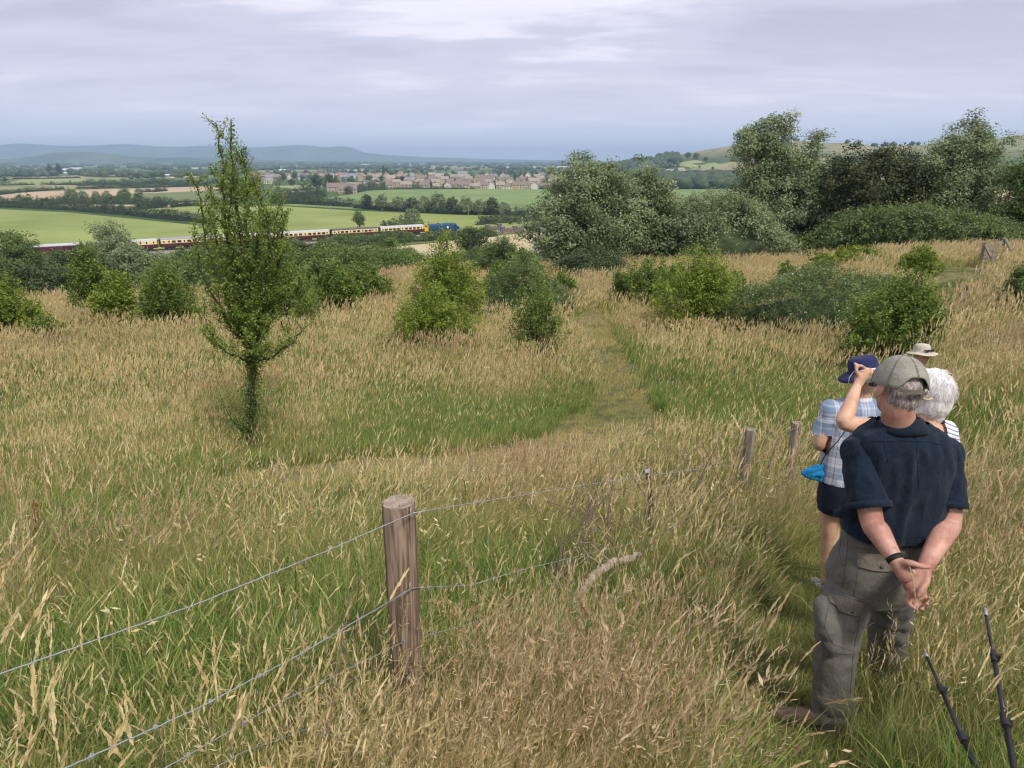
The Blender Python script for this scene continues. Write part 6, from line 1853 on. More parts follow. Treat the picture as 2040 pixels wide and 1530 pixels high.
vfar = {'leaf': VF, 'mix': VF, 'dry': VF, 'short': SHORTF}
tot = 0
tot += ring(0.5, 3.2, 210, 501, near, 'tall mixed grass with seed heads round the fence in the foreground')
tot += ring(0.9, 6.5, 4.5, 510, {'leaf': ACC, 'mix': ACC, 'dry': ACC, 'short': SHORT}, 'scattered tall flowering grass stems in the foreground')
tot += ring(3.2, 6.2, 130, 502, near, 'tall green and straw grass beyond the fence')
tot += ring(6.2, 15.0, 42, 503, mid, 'meadow grass round the slender hawthorn and the mown path')
tot += ring(15.0, 31.0, 9.0, 504, far, 'bleached meadow grass in the middle distance')
tot += ring(31.0, 72.0, 2.1, 505, vfar, 'pale straw grass at the far end of the meadow')
print('grass instances', tot)
# ================================================================== PEOPLE
import bmesh
from mathutils import noise as mn
from mathutils.bvhtree import BVHTree
def cloth_mat(name, c1, c2, rough=.9, weave=900, sheen=.08, fade=None, nsc=9):
    m = new_mat(name); nt, b = nodes_of(m)
    tc = N(nt, 'ShaderNodeTexCoord')
    n1 = N(nt, 'ShaderNodeTexNoise', {'Vector': tc.outputs['Object'], 'Scale': float(nsc), 'Detail': 6.0, 'Roughness': .65})
    n2 = N(nt, 'ShaderNodeTexNoise', {'Vector': N(nt, 'ShaderNodeMapping', {'Vector': tc.outputs['Object'], 'Scale': (1, 1, .12)}).outputs[0], 'Scale': 240.0, 'Detail': 2.0})
    s = N(nt, 'ShaderNodeMath', {0: n2.outputs['Fac'], 1: .45, 2: 0.0}, operation='MULTIPLY_ADD')
    s = N(nt, 'ShaderNodeMath', {0: n1.outputs['Fac'], 1: .6, 2: s.outputs[0]}, operation='MULTIPLY_ADD')
    nt.links.new(ramp(nt, s.outputs[0], [(.38, c1), (.66, c2)]), b.inputs['Base Color'])
    b.inputs['Roughness'].default_value = rough; b.inputs['Specular IOR Level'].default_value = .15
    b.inputs['Sheen Weight'].default_value = sheen; b.inputs['Sheen Roughness'].default_value = .5
    nb = N(nt, 'ShaderNodeTexNoise', {'Vector': tc.outputs['Object'], 'Scale': float(weave), 'Detail': 1.0})
    nc = N(nt, 'ShaderNodeTexNoise', {'Vector': tc.outputs['Object'], 'Scale': 26.0, 'Detail': 5.0, 'Distortion': .6})
    ad = N(nt, 'ShaderNodeMath', {0: nb.outputs['Fac'], 1: .15, 2: nc.outputs['Fac']}, operation='MULTIPLY_ADD')
    bp = N(nt, 'ShaderNodeBump', {'Height': ad.outputs[0], 'Strength': .7, 'Distance': .010}); nt.links.new(bp.outputs[0], b.inputs['Normal'])
    return m
def skin_mat(name, c1, c2, c3):
    m = new_mat(name); nt, b = nodes_of(m)
    tc = N(nt, 'ShaderNodeTexCoord')
    n1 = N(nt, 'ShaderNodeTexNoise', {'Vector': tc.outputs['Object'], 'Scale': 11.0, 'Detail': 5.0, 'Roughness': .6})
    n2 = N(nt, 'ShaderNodeTexNoise', {'Vector': tc.outputs['Object'], 'Scale': 190.0, 'Detail': 3.0})
    s = N(nt, 'ShaderNodeMath', {0: n2.outputs['Fac'], 1: .25, 2: n1.outputs['Fac']}, operation='MULTIPLY_ADD')
    nt.links.new(ramp(nt, s.outputs[0], [(.45, c1), (.62, c2), (.8, c3)]), b.inputs['Base Color'])
    b.inputs['Roughness'].default_value = .55; b.inputs['Specular IOR Level'].default_value = .35
    b.inputs['Subsurface Weight'].default_value = .12; b.inputs['Subsurface Radius'].default_value = (.02, .008, .005); b.inputs['Subsurface Scale'].default_value = .5
    bp = N(nt, 'ShaderNodeBump', {'Height': n2.outputs['Fac'], 'Strength': .25, 'Distance': .002}); nt.links.new(bp.outputs[0], b.inputs['Normal'])
    return m
m_skin = skin_mat('tanned_skin', (0.36, 0.165, 0.125), (0.47, 0.245, 0.185), (0.58, 0.34, 0.265))
m_skinw = skin_mat('fair_skin', (0.50, 0.27, 0.17), (0.60, 0.36, 0.24), (0.68, 0.44, 0.31))
m_navy = cloth_mat('navy_linen', (0.006, 0.012, 0.023), (0.013, 0.024, 0.042))
m_seam = cloth_mat('navy_seam', (0.003, 0.006, 0.012), (0.006, 0.012, 0.022))
m_khaki = cloth_mat('grey_khaki', (0.112, 0.105, 0.090), (0.158, 0.148, 0.130))
m_khakis = cloth_mat('khaki_seam', (0.06, 0.052, 0.042), (0.10, 0.088, 0.070))
m_khakif = cloth_mat('khaki_flap', (0.14, 0.12, 0.095), (0.22, 0.19, 0.155))
m_cap = cloth_mat('washed_cap', (0.225, 0.212, 0.175), (0.35, 0.335, 0.29), nsc=16)
m_caps = cloth_mat('cap_seam', (0.13, 0.118, 0.09), (0.18, 0.165, 0.13))
m_navyhat = cloth_mat('navy_hat', (0.016, 0.020, 0.070), (0.028, 0.034, 0.105))
m_shorts = cloth_mat('dark_shorts', (0.008, 0.011, 0.022), (0.015, 0.02, 0.035))
m_beige = cloth_mat('beige_hat', (0.46, 0.42, 0.32), (0.60, 0.56, 0.45))
m_boot = simple_mat('brown_boot', (0.085, 0.055, 0.040), .8, noise=.35, nscale=30, bump=.4, bscale=150)
m_sole = simple_mat('boot_sole', (0.035, 0.030, 0.027), .9)
m_band = simple_mat('black_band', (0.012, 0.012, 0.013), .6)
m_metal = simple_mat('buckle_metal', (0.36, 0.33, 0.27), .45, metal=.6)
m_button = simple_mat('button', (0.09, 0.075, 0.06), .5)
m_sock = simple_mat('patterned_sock', (0.60, 0.60, 0.58), .9, nscale=70, col2=(0.08, 0.10, 0.11), detail=1)
m_bagb = cloth_mat('blue_bag', (0.008, 0.14, 0.34), (0.02, 0.24, 0.48))
m_specs = simple_mat('dark_glasses', (0.01, 0.01, 0.012), .15, spec=.8)
def hair_mat(name, c1, c2, c3, sc=60):
    m = new_mat(name); nt, b = nodes_of(m)
    tc = N(nt, 'ShaderNodeTexCoord')
    n1 = N(nt, 'ShaderNodeTexNoise', {'Vector': N(nt, 'ShaderNodeMapping', {'Vector': tc.outputs['Object'], 'Scale': (1, 1, .16)}).outputs[0], 'Scale': float(sc), 'Detail': 5.0, 'Distortion': .5})
    nt.links.new(ramp(nt, n1.outputs['Fac'], [(.34, c1), (.5, c2), (.68, c3)]), b.inputs['Base Color'])
    b.inputs['Roughness'].default_value = .6; b.inputs['Specular IOR Level'].default_value = .3
    bp = N(nt, 'ShaderNodeBump', {'Height': n1.outputs['Fac'], 'Strength': .6, 'Distance': .004}); nt.links.new(bp.outputs[0], b.inputs['Normal'])
    return m
m_hairg = hair_mat('grey_hair', (0.16, 0.13, 0.12), (0.32, 0.27, 0.25), (0.50, 0.44, 0.41), 120)
m_hairw = hair_mat('white_hair', (0.60, 0.57, 0.54), (0.80, 0.78, 0.76), (0.90, 0.89, 0.88), 70)
def plaid_mat():
    m = new_mat('blue_plaid'); nt, b = nodes_of(m)
    tc = N(nt, 'ShaderNodeTexCoord'); sp = N(nt, 'ShaderNodeSeparateXYZ', {0: tc.outputs['Object']})
    def bands(o, per, off, stops):
        a = N(nt, 'ShaderNodeMath', {0: o, 1: 1 / per, 2: off}, operation='MULTIPLY_ADD'); f = N(nt, 'ShaderNodeMath', {0: a.outputs[0]}, operation='FRACT')
        return ramp(nt, f.outputs[0], stops, 'CONSTANT')
    W, L, D, Nn = (0.95, 0.95, 1.0), (0.55, 0.66, 0.84), (0.30, 0.38, 0.52), (0.14, 0.18, 0.30)
    vx = bands(sp.outputs['X'], .155, .3, [(0, D), (.30, W), (.36, L), (.40, W), (.50, Nn), (.52, W), (.62, L), (.82, W), (.86, Nn), (.88, D), (1, D)])
    vz = bands(sp.outputs['Z'], .150, .1, [(0, W), (.08, Nn), (.10, W), (.18, L), (.22, W), (.34, D), (.62, L), (.70, D), (.90, W), (1, W)])
    mx = N(nt, 'ShaderNodeMix', {'Factor': .5, 'A': vx, 'B': vz}, data_type='RGBA')
    ml = N(nt, 'ShaderNodeMix', {'Factor': 1.0, 'A': mx.outputs['Result'], 'B': (.66, .66, .68, 1)}, data_type='RGBA', blend_type='MULTIPLY')
    nt.links.new(ml.outputs['Result'], b.inputs['Base Color']); b.inputs['Roughness'].default_value = .85; b.inputs['Specular IOR Level'].default_value = .15
    return m
def stripe_mat():
    m = new_mat('striped_jersey'); nt, b = nodes_of(m)
    tc = N(nt, 'ShaderNodeTexCoord'); sp = N(nt, 'ShaderNodeSeparateXYZ', {0: tc.outputs['Object']})
    sk = N(nt, 'ShaderNodeMath', {0: sp.outputs['X'], 1: .38, 2: sp.outputs['Z']}, operation='MULTIPLY_ADD')
    a = N(nt, 'ShaderNodeMath', {0: sk.outputs[0], 1: 1 / .0195}, operation='MULTIPLY'); f = N(nt, 'ShaderNodeMath', {0: a.outputs[0]}, operation='FRACT')
    nt.links.new(ramp(nt, f.outputs[0], [(0, (.76, .76, .80)), (.70, (.18, .22, .36)), (1, (.2, .2, .3))], 'CONSTANT'), b.inputs['Base Color']); b.inputs['Roughness'].default_value = .85
    return m
m_armhair = simple_mat('arm_hair', (0.16, 0.09, 0.06), .8)
m_plaid = plaid_mat(); m_stripe = stripe_mat()

# ---- solids: lofted rings and capsules, fused by a voxel remesh into one skin
def ring_loft(rings, n=36, cap=True):
    """rings: (cx, cy, cz, rx, ry, yaw, power)"""
    V = []; F = []
    for (cx, cy, cz, rx, ry, yaw, pw) in rings:
        for k in range(n):
            a = 2 * math.pi * k / n; c, s = math.cos(a), math.sin(a)
            x = math.copysign(abs(c) ** (2 / pw), c) * rx; y = math.copysign(abs(s) ** (2 / pw), s) * ry
            V.append((cx + x * math.cos(yaw) - y * math.sin(yaw), cy + x * math.sin(yaw) + y * math.cos(yaw), cz))
    m = len(rings)
    for i in range(m - 1):
        for k in range(n): F.append((i * n + k, i * n + (k + 1) % n, (i + 1) * n + (k + 1) % n, (i + 1) * n + k))
    if cap:
        F.append(tuple(range(n - 1, -1, -1))); F.append(tuple((m - 1) * n + k for k in range(n)))
    return V, F
def capsule(pts, rad, n=16, flat=None):
    """tube with rounded ends; flat=(axis, k): squash the section along an axis"""
    pts = [Vector(p) for p in pts]; rad = list(rad) if not isinstance(rad, (int, float)) else [rad] * len(pts)
    d0 = (pts[0] - pts[1]).normalized(); d1 = (pts[-1] - pts[-2]).normalized()
    A = [(pts[0] + d0 * rad[0] * math.sin(t), rad[0] * math.cos(t)) for t in (1.45, 1.1, .7, .35)]
    B = [(pts[-1] + d1 * rad[-1] * math.sin(t), rad[-1] * math.cos(t)) for t in (.35, .7, 1.1, 1.45)]
    # resample the middle smoothly
    mid = []
    for i in range(len(pts) - 1):
        p0, p1, p2, p3 = pts[max(i - 1, 0)], pts[i], pts[i + 1], pts[min(i + 2, len(pts) - 1)]
        for k in range(5):
            t = k / 5
            q = 0.5 * ((2 * p1) + (p2 - p0) * t + (2 * p0 - 5 * p1 + 4 * p2 - p3) * t * t + (3 * p1 - p0 - 3 * p2 + p3) * t ** 3)
            mid.append((q, rad[i] * (1 - t) + rad[i + 1] * t))
    mid.append((pts[-1], rad[-1]))
    S = A + mid + B
    V, F = tube([s[0] for s in S], [s[1] for s in S], n, True)
    if flat is not None:
        ax, kf = flat; ax = Vector(ax).normalized(); out = []
        for i, v in enumerate(V):
            c = S[i // n][0]; o = Vector(v) - c; out.append(c + o - ax * o.dot(ax) * (1 - kf))
        V = out
    return V, F
def ball(c, r, M=None, n=18):
    rx, ry, rz = (r, r, r) if isinstance(r, (int, float)) else r
    V = []; F = []; c = Vector(c)
    M = M or Matrix.Identity(3)
    m = n // 2
    for i in range(1, m):
        ph = math.pi * i / m
        for k in range(n):
            a = 2 * math.pi * k / n; V.append(c + M @ Vector((rx * math.sin(ph) * math.cos(a), ry * math.sin(ph) * math.sin(a), rz * math.cos(ph))))
    for i in range(m - 2):
        for k in range(n): F.append((i * n + k, (i + 1) * n + k, (i + 1) * n + (k + 1) % n, i * n + (k + 1) % n))
    V.append(c + M @ Vector((0, 0, rz))); V.append(c + M @ Vector((0, 0, -rz))); t, b = len(V) - 2, len(V) - 1
    for k in range(n): F.append((t, k, (k + 1) % n)); F.append((b, (m - 2) * n + (k + 1) % n, (m - 2) * n + k))
    return V, F
def fuse(name, solids, voxel, mat, parent, origin, smooth=6, fold=None, cut=None, sub=None):
    mb = MB()
    for V, F in solids: mb.add([Vector(v) - origin for v in V], F)
    me = bpy.data.meshes.new('t'); me.from_pydata(mb.v, [], mb.f); me.update()
    o = bpy.data.objects.new('t', me); COL.objects.link(o)
    md = o.modifiers.new('r', 'REMESH'); md.mode = 'VOXEL'; md.voxel_size = voxel; md.use_smooth_shade = True
    ms = o.modifiers.new('s', 'SMOOTH'); ms.factor = .5; ms.iterations = smooth
    dg = bpy.context.evaluated_depsgraph_get(); dg.update()
    res = bpy.data.meshes.new_from_object(o.evaluated_get(dg))
    bpy.data.objects.remove(o); bpy.data.meshes.remove(me)
    n = len(res.vertices); co = np.empty(n * 3, np.float32); res.vertices.foreach_get('co', co); co = co.reshape(-1, 3)
    if fold is not None:
        nr = np.empty(n * 3, np.float32); res.vertices.foreach_get('normal', nr); nr = nr.reshape(-1, 3)
        d = np.array([fold(Vector(p) + origin, Vector(q)) for p, q in zip(co, nr)])
        co = co + nr * d[:, None]; res.vertices.foreach_set('co', co.astype(np.float32).ravel())
    if cut is not None:
        bm = bmesh.new(); bm.from_mesh(res)
        kill = [f for f in bm.faces if cut(f.calc_center_median() + origin)]
        bmesh.ops.delete(bm, geom=kill, context='FACES'); bm.to_mesh(res); bm.free()
    res.update()
    res.polygons.foreach_set('use_smooth', [True] * len(res.polygons))
    return link(name, res, mat, parent)
def folds(amp, fx, fz, seed=0.0, fine=0.0):
    def f(p, nrm):
        a = mn.noise(Vector((p.x * fx + seed, p.y * fx, p.z * fz + seed))); r = (1 - abs(a) * 2.6)
        b = mn.noise(Vector((p.x * fx * 2.1 + 9 + seed, p.y * fx * 2.1, p.z * fz * 2.4)))
        c = mn.noise(Vector((p.x * 60 + seed, p.y * 60, p.z * 60)))
        return amp * (r * .55 + b * .55) + fine * c
    return f
def bvh_of(o):
    me = o.data
    M = Matrix.Translation(o.parent.location) if o.parent else Matrix.Identity(4)
    return BVHTree.FromPolygons([M @ v.co for v in me.vertices], [tuple(p.vertices) for p in me.polygons])
def onto(bvh, u, v, off=.003):
    """lay a picture point on the cloth it belongs to"""
    d = Vector(ray(u, v)).normalized(); h = bvh.ray_cast(Vector((0, 0, 0)), d)
    if h[0] is None: return None
    nrm = h[1] if h[1].dot(d) < 0 else -h[1]
    return h[0] + nrm * off
def seam(name, bvh, uvs, r, mat, parent, off=.0005, dens=10):
    pts = []
    for i in range(len(uvs) - 1):
        for k in range(dens):
            t = k / dens; p = onto(bvh, uvs[i][0] * (1 - t) + uvs[i + 1][0] * t, uvs[i][1] * (1 - t) + uvs[i + 1][1] * t, off)
            if p is not None: pts.append(p - parent.location)
    if len(pts) < 3: return
    mb = MB(); mb.tube(pts, r, 5); return mb.build(name, mat, parent, smooth=True)
def flap(name, bvh, c4, thick, mat, parent, nx=14, ny=8, off=.003):
    """c4: four picture corners tl,tr,br,bl (br/bl edge may sag)"""
    V = []; F = []
    T = {}
    for layer in (0, 1):
        for j in range(ny):
            for i in range(nx):
                s, t = i / (nx - 1), j / (ny - 1)
                a = (c4[0][0] * (1 - s) + c4[1][0] * s, c4[0][1] * (1 - s) + c4[1][1] * s); b = (c4[3][0] * (1 - s) + c4[2][0] * s, c4[3][1] * (1 - s) + c4[2][1] * s + 4 * math.sin(s * math.pi))
                p = onto(bvh, a[0] * (1 - t) + b[0] * t, a[1] * (1 - t) + b[1] * t, off + thick * layer * (1 + t * .8))
                if p is None: return None
                V.append(p - parent.location)
    n = nx * ny
    for j in range(ny - 1):
        for i in range(nx - 1):
            q = j * nx + i; F.append((n + q, n + q + 1, n + q + nx + 1, n + q + nx)); F.append((q + nx, q + nx + 1, q + 1, q))
    for i in range(nx - 1):
        F.append((i, i + 1, n + i + 1, n + i)); q = (ny - 1) * nx + i; F.append((q + 1, q, n + q, n + q + 1))
    for j in range(ny - 1):
        q = j * nx; F.append((q + nx, q, n + q, n + q + nx)); q = j * nx + nx - 1; F.append((q, q + nx, n + q + nx, n + q))
    mb = MB(); mb.add(V, F); return mb.build(name, mat, parent, smooth=False)
def finger(pts, r0, r1): return capsule(pts, [r0 + (r1 - r0) * i / (len(pts) - 1) for i in range(len(pts))], 10)
def rows(spec, Y, yaw=0.0, pw=2.3):
    """spec: (v, u centre, half width px, depth half metres, dY) -> rings lying level"""
    out = []
    for s in spec:
        v, u, hw, dep = s[:4]; dy = s[4] if len(s) > 4 else 0
        p = P(u, v, Y + dy); d = p.y * CN - p.z * SN
        out.append((p.x, p.y, p.z, hw / F_PX * d, dep, yaw, pw))
    return out[::-1] if out[0][2] > out[-1][2] else out

# ------------------------------------------------------------------ the man in the navy shirt
def navy_man():
    g = Vector((P(1700, 1430, 2.65).x, 2.68, H(P(1700, 1430, 2.65).x, 2.68)))
    root = empty('person', g)
    HC = P(1792, 763, 2.69)                                   # skull centre
    YAW = math.radians(4)
    Mh = Matrix.Rotation(YAW, 3, 'Z') @ Matrix.Rotation(math.radians(-6), 3, 'X') @ Matrix.Rotation(math.radians(5), 3, 'Y')
    hl = lambda x, y, z: HC + Mh @ Vector((x, y, z))
    # joints
    shL, elL, wrL = P(1712, 900, 2.70), P(1737, 1038, 2.575), P(1785, 1117, 2.43)
    shR, elR, wrR = P(1882, 905, 2.72), P(1891, 1040, 2.60), P(1842, 1130, 2.43)
    S = []
    S.append(ball(HC, (.073, .094, .098), Mh, 24)); S.append(ball(hl(0, .02, -.075), (.058, .072, .055), Mh)); S.append(ball(hl(0, .055, -.105), (.036, .040, .03), Mh))
    S.append(ball(hl(0, .098, -.03), (.014, .022, .028), Mh, 12)); S.append(ball(hl(0, .09, .01), (.05, .02, .018), Mh, 12))
    S.append(ball(hl(0, .095, -.065), (.026, .012, .010), Mh, 12))
    for sx in (-1, 1): S.append(ball(hl(sx * .03, .086, -.004), (.014, .012, .012), Mh, 10))
    for sx in (-1, 1):                                          # ears: rim and lobe
        e = hl(sx * .087, -.020, -.022); Me = Mh @ Matrix.Rotation(-sx * math.radians(30), 3, 'Z') @ Matrix.Rotation(math.radians(12), 3, 'X')
        S.append(ball(e, (.008, .020, .036), Me, 14))
        rim = [e + Me @ Vector((sx * .006, -.016 * math.cos(t) , .032 * math.sin(t))) for t in np.linspace(-1.3, 1.9, 9)]
        S.append(capsule(rim, .0048, 8)); S.append(ball(e + Me @ Vector((0, .002, -.033)), (.007, .010, .011), Me, 10))
    nb = P(1790, 868, 2.70)
    S.append(capsule([hl(0, -.015, -.05), hl(0, -.02, -.10), nb, nb + Vector((0, .01, -.07))], [.058, .060, .068, .09], 20))
    # torso and legs under the clothes
    S.append(ring_loft(rows([(860, 1795, 50, .06), (890, 1797, 82, .095), (960, 1790, 78, .11), (1040, 1778, 78, .115), (1090, 1765, 74, .11), (1150, 1742, 72, .11)], 2.72), 24))
    hipL, hipR = P(1705, 1165, 2.70), P(1775, 1165, 2.74)
    ankL, ankR = P(1648, 1436, 2.62), P(1757, 1380, 2.98)
    knL, knR = P(1668, 1290, 2.66), P(1765, 1275, 2.84)
    S.append(capsule([hipL, knL, ankL], [.066, .046, .034])); S.append(capsule([hipR, knR, ankR], [.062, .042, .032]))
    # arms with forearm swelling
    S.append(capsule([shL, shL.lerp(elL, .5), elL, elL.lerp(wrL, .30), elL.lerp(wrL, .75), wrL], [.056, .052, .045, .0455, .034, .0285], 20))
    S.append(capsule([shR, shR.lerp(elR, .5), elR, elR.lerp(wrR, .30), elR.lerp(wrR, .75), wrR], [.056, .052, .046, .047, .036, .0285], 20))
    # left hand closes round the right wrist, thumb on top
    p = lambda u, v, Y: P(u, v, Y)
    S.append(capsule([wrL, p(1795, 1130, 2.405), p(1803, 1146, 2.39)], [.027, .032, .031], 16, flat=((.35, .9, .1), .62)))
    S.append(capsule([wrL.lerp(p(1795, 1130, 2.40), .4), p(1812, 1122, 2.375), p(1832, 1127, 2.358), p(1850, 1130, 2.362)], [.017, .0145, .0115, .0095], 12))
    for i, (a, b, c, d) in enumerate([((1806, 1136, 2.39), (1826, 1141, 2.45), (1846, 1140, 2.475), (1858, 1136, 2.455)), ((1806, 1146, 2.39), (1824, 1155, 2.44), (1844, 1154, 2.47), (1857, 1149, 2.45)),
                                      ((1804, 1155, 2.395), (1818, 1167, 2.43), (1836, 1168, 2.46), (1850, 1163, 2.45)), ((1800, 1158, 2.40), (1806, 1174, 2.425), (1820, 1180, 2.45), (1834, 1177, 2.45))]):
        S.append(finger([p(*a), p(*b), p(*c), p(*d)], .0115 - .0008 * i, .0085 - .0004 * i))
    # right hand hangs open, palm to the viewer, fingers curled
    S.append(capsule([wrR, p(1838, 1146, 2.415), p(1828, 1172, 2.40)], [.0275, .034, .036], 16, flat=((.1, 1, .1), .52)))
    for i, (a, b, c, d) in enumerate([((1815, 1172, 2.40), (1808, 1192, 2.405), (1814, 1206, 2.385), (1823, 1212, 2.365)), ((1824, 1178, 2.40), (1820, 1200, 2.405), (1828, 1213, 2.385), (1837, 1213, 2.365)),
                                      ((1833, 1178, 2.405), (1833, 1199, 2.405), (1841, 1208, 2.385), (1847, 1203, 2.367)), ((1841, 1174, 2.41), (1844, 1189, 2.41), (1849, 1196, 2.392), (1851, 1190, 2.375))]):
        S.append(finger([p(*a), p(*b), p(*c), p(*d)], .0112 - .0006 * i, .0086 - .0005 * i))
    S.append(capsule([p(1846, 1142, 2.405), p(1845, 1160, 2.385), p(1836, 1174, 2.372), p(1828, 1187, 2.368)], [.0165, .0145, .0115, .0092], 12))
    body = fuse('body', S, .0058, m_skin, root, g, smooth=3)
    R = np.random.default_rng(30); bb = bvh_of(body); mb = MB()
    for (a_, b_) in ((elL, wrL), (elR, wrR)):
        ax = (b_ - a_).normalized()
        for k in range(420):
            f = .08 + .84 * R.random(); c = a_.lerp(b_, f); d = Vector(R.normal(size=3)); d = (d - ax * d.dot(ax)).normalized()
            h = bb.ray_cast(c + d * .12, -d)
            if h[0] is None: continue
            q = h[0]; t = (ax * .8 + Vector(R.normal(size=3)) * .35).normalized(); L = .006 + .007 * R.random()
            mb.tube([q - g, q + t * L + d * .0015 - g], [.00028, .00012], 3, cap=False)
    ah = mb.build('arm_hair', m_armhair, body); ah['kind'] = 'stuff'
    # hair: grey, cropped, from ear to nape
    def hcut(q):
        l = Mh.inverted() @ (q - HC)
        return l.y > -.030 + .1 * (l.z + .02) or l.z < -.098 or (abs(l.x) > .066 and l.z < -.03)
    hb = fuse('hair', [ball(hl(0, -.004, -.010), (.0765, .098, .094), Mh, 30), ball(hl(0, -.035, -.060), (.062, .058, .048), Mh, 24)], .0045, m_hairg, root, g, smooth=3,
              fold=lambda q, n_: .0022 * mn.noise(Vector((q.x * 260, q.y * 260, q.z * 70))), cut=hcut)
    R = np.random.default_rng(12); bv = bvh_of(hb); mb = MB()
    for k in range(1100):
        a = math.radians(-90 + 95 * (R.random() * 2 - 1)); e = -.02 - .075 * R.random()
        d = Mh @ Vector((math.cos(a), math.sin(a), 0)); st = hl(0, 0, e) + d * .3
        h = bv.ray_cast(st, -d)
        if h[0] is None: continue
        q = h[0]; dn = (Mh @ Vector((R.normal() * .35, 0, -1))).normalized(); tp = q + dn * (.007 + .005 * R.random()) + d * .0012
        mb.tube([q - g, tp - g], [.0008, .0004], 3, cap=False)
    mb.build('hair_wisps', m_hairg, hb)['kind'] = 'stuff'
    # cap: six-panel dome, arch and strap at the back, peak in front
    n = 72; m = 14; V = []; F = []; th_ = .0022
    rx, ry, rz = .0975, .117, .122; z0 = -.014
    def rim(a):                                             # a measured from the back, radians
        b = math.exp(-(a / .56) ** 4)
        return z0 + .052 * b
    def cp(a, f, grow=0.0):
        zr = (rim(a) - z0) / rz; ph0 = math.asin(max(-.3, min(.95, zr))); ph = ph0 + (math.pi / 2 - ph0) * f
        seamf = 1 - .010 * math.exp(-((((a / (math.pi / 3)) + .5) % 1 - .5) / .06) ** 2)
        c = math.cos(ph) ** .92; s = math.sin(ph)
        crumple = .0028 * mn.noise(Vector((a * 2.2, f * 5, 3.3)))
        return hl((rx + grow + crumple) * c * math.sin(a) * seamf, -(ry + grow + crumple) * c * math.cos(a) * seamf - .002, z0 + (rz + grow) * s * (.97 if f < .5 else 1) + .004) - g
    for layer in (0, 1):
        for j in range(m + 1):
            for k in range(n): V.append(cp(-math.pi + 2 * math.pi * k / n, (j / m) ** 1.0, -th_ * layer))
    q = (m + 1) * n
    for j in range(m):
        for k in range(n):
            k2 = (k + 1) % n; F.append((j * n + k, j * n + k2, (j + 1) * n + k2, (j + 1) * n + k)); F.append((q + j * n + k2, q + j * n + k, q + (j + 1) * n + k, q + (j + 1) * n + k2))
    for k in range(n): k2 = (k + 1) % n; F.append((k2, k, q + k, q + k2))
    mb = MB(); mb.add(V, F); cap_ = mb.build('cap', m_cap, root, smooth=True)
    for s in range(6):
        a = math.pi / 3 * s
        mb = MB(); mb.tube([cp(a, f, .0004) for f in np.linspace(.01, .97, 22)], .0012, 5); mb.build('cap_seam', m_caps, cap_, smooth=True)
        for da in (-.045, .045):
            mb = MB(); mb.tube([cp(a + da * (1.1 - f * .3), f, .0002) for f in np.linspace(.01, .9, 20)], .0006, 4); mb.build('stitching', m_caps, cap_)
    mb = MB(); mb.tube([cp(a, .012, .0008) for a in np.linspace(-math.pi, math.pi, 80)], .0017, 6); mb.build('cap_hem', m_caps, cap_, smooth=True)
    mb = MB(); bt = hl(0, -.002, z0 + rz + .005) - g; V_, F_ = ball(bt, (.009, .009, .005), Mh, 12); mb.add(V_, F_); mb.build('top_button', m_cap, cap_, smooth=True)
    # strap
    def st(a, dz, grow): return hl((rx + grow) * math.sin(a), -(ry + grow) * math.cos(a) - .002, z0 + dz) - g
    V = []; F = []; aa = np.linspace(-.66, .62, 26)
    for a in aa:
        for dz, gr in ((-.002, .0005), (.013, .0), (.013, -.002), (-.002, -.0015)): V.append(st(a, dz - .004, gr))
    for i in range(len(aa) - 1):
        for k in range(4): F.append((i * 4 + k, i * 4 + (k + 1) % 4, (i + 1) * 4 + (k + 1) % 4, (i + 1) * 4 + k))
    mb = MB(); mb.add(V, F); sp_ = mb.build('strap', m_caps, cap_)
    mb = MB()
    for a in (.30, .345, .39, .435):
        mb.tube([st(a, -.010, .0022), st(a, .014, .0022)], .0015, 6)
    for dz in (-.010, .014): mb.tube([st(a, dz, .0022) for a in np.linspace(.30, .435, 5)], .0015, 6)
    mb.build('buckle', m_metal, sp_, smooth=True)
    V = []; F = []; nb_ = 17                                  # peak
    for layer in (0, 1):
        for j in range(6):
            for k in range(nb_):
                a = math.pi + (k / (nb_ - 1) - .5) * 1.9; f = j / 5; e = .068 * f * math.cos((k / (nb_ - 1) - .5) * 2.2)
                V.append(hl((rx - .002) * math.sin(a) * (1 - .06 * f), -(ry - .002) * math.cos(a) + e, z0 - .004 + .004 * layer - .012 * f + .012 * math.cos((k / (nb_ - 1) - .5) * 3)) - g)
    q = 6 * nb_
    for j in range(5):
        for k in range(nb_ - 1):
            a_ = j * nb_ + k; F.append((a_, a_ + 1, a_ + nb_ + 1, a_ + nb_)); F.append((q + a_ + nb_, q + a_ + nb_ + 1, q + a_ + 1, q + a_))
    for k in range(nb_ - 1): a_ = 5 * nb_ + k; F.append((a_, a_ + 1, q + a_ + 1, q + a_))
    mb = MB(); mb.add(V, F); mb.build('peak', m_cap, cap_, smooth=True)

    # shirt: torso with sloping shoulders, sleeves cut off above the elbow, loose hem
    T_ = rows([(838, 1797, 44, .070), (850, 1797, 62, .085), (862, 1797, 84, .100), (880, 1797, 96, .112), (905, 1797, 99, .122), (940, 1796, 95, .132), (985, 1791, 93, .140), (1020, 1783, 97, .148),
               (1045, 1776, 97, .150), (1066, 1772, 92, .142), (1080, 1770, 86, .132)], 2.70, 0.04, 2.5)
    slL = capsule([shL + Vector((.015, 0, .004)), shL.lerp(elL, .35), shL.lerp(elL, .86)], [.071, .075, .080], 22)
    slR = capsule([shR + Vector((-.015, 0, .004)), shR.lerp(elR, .35), shR.lerp(elR, .84)], [.066, .067, .069], 22)
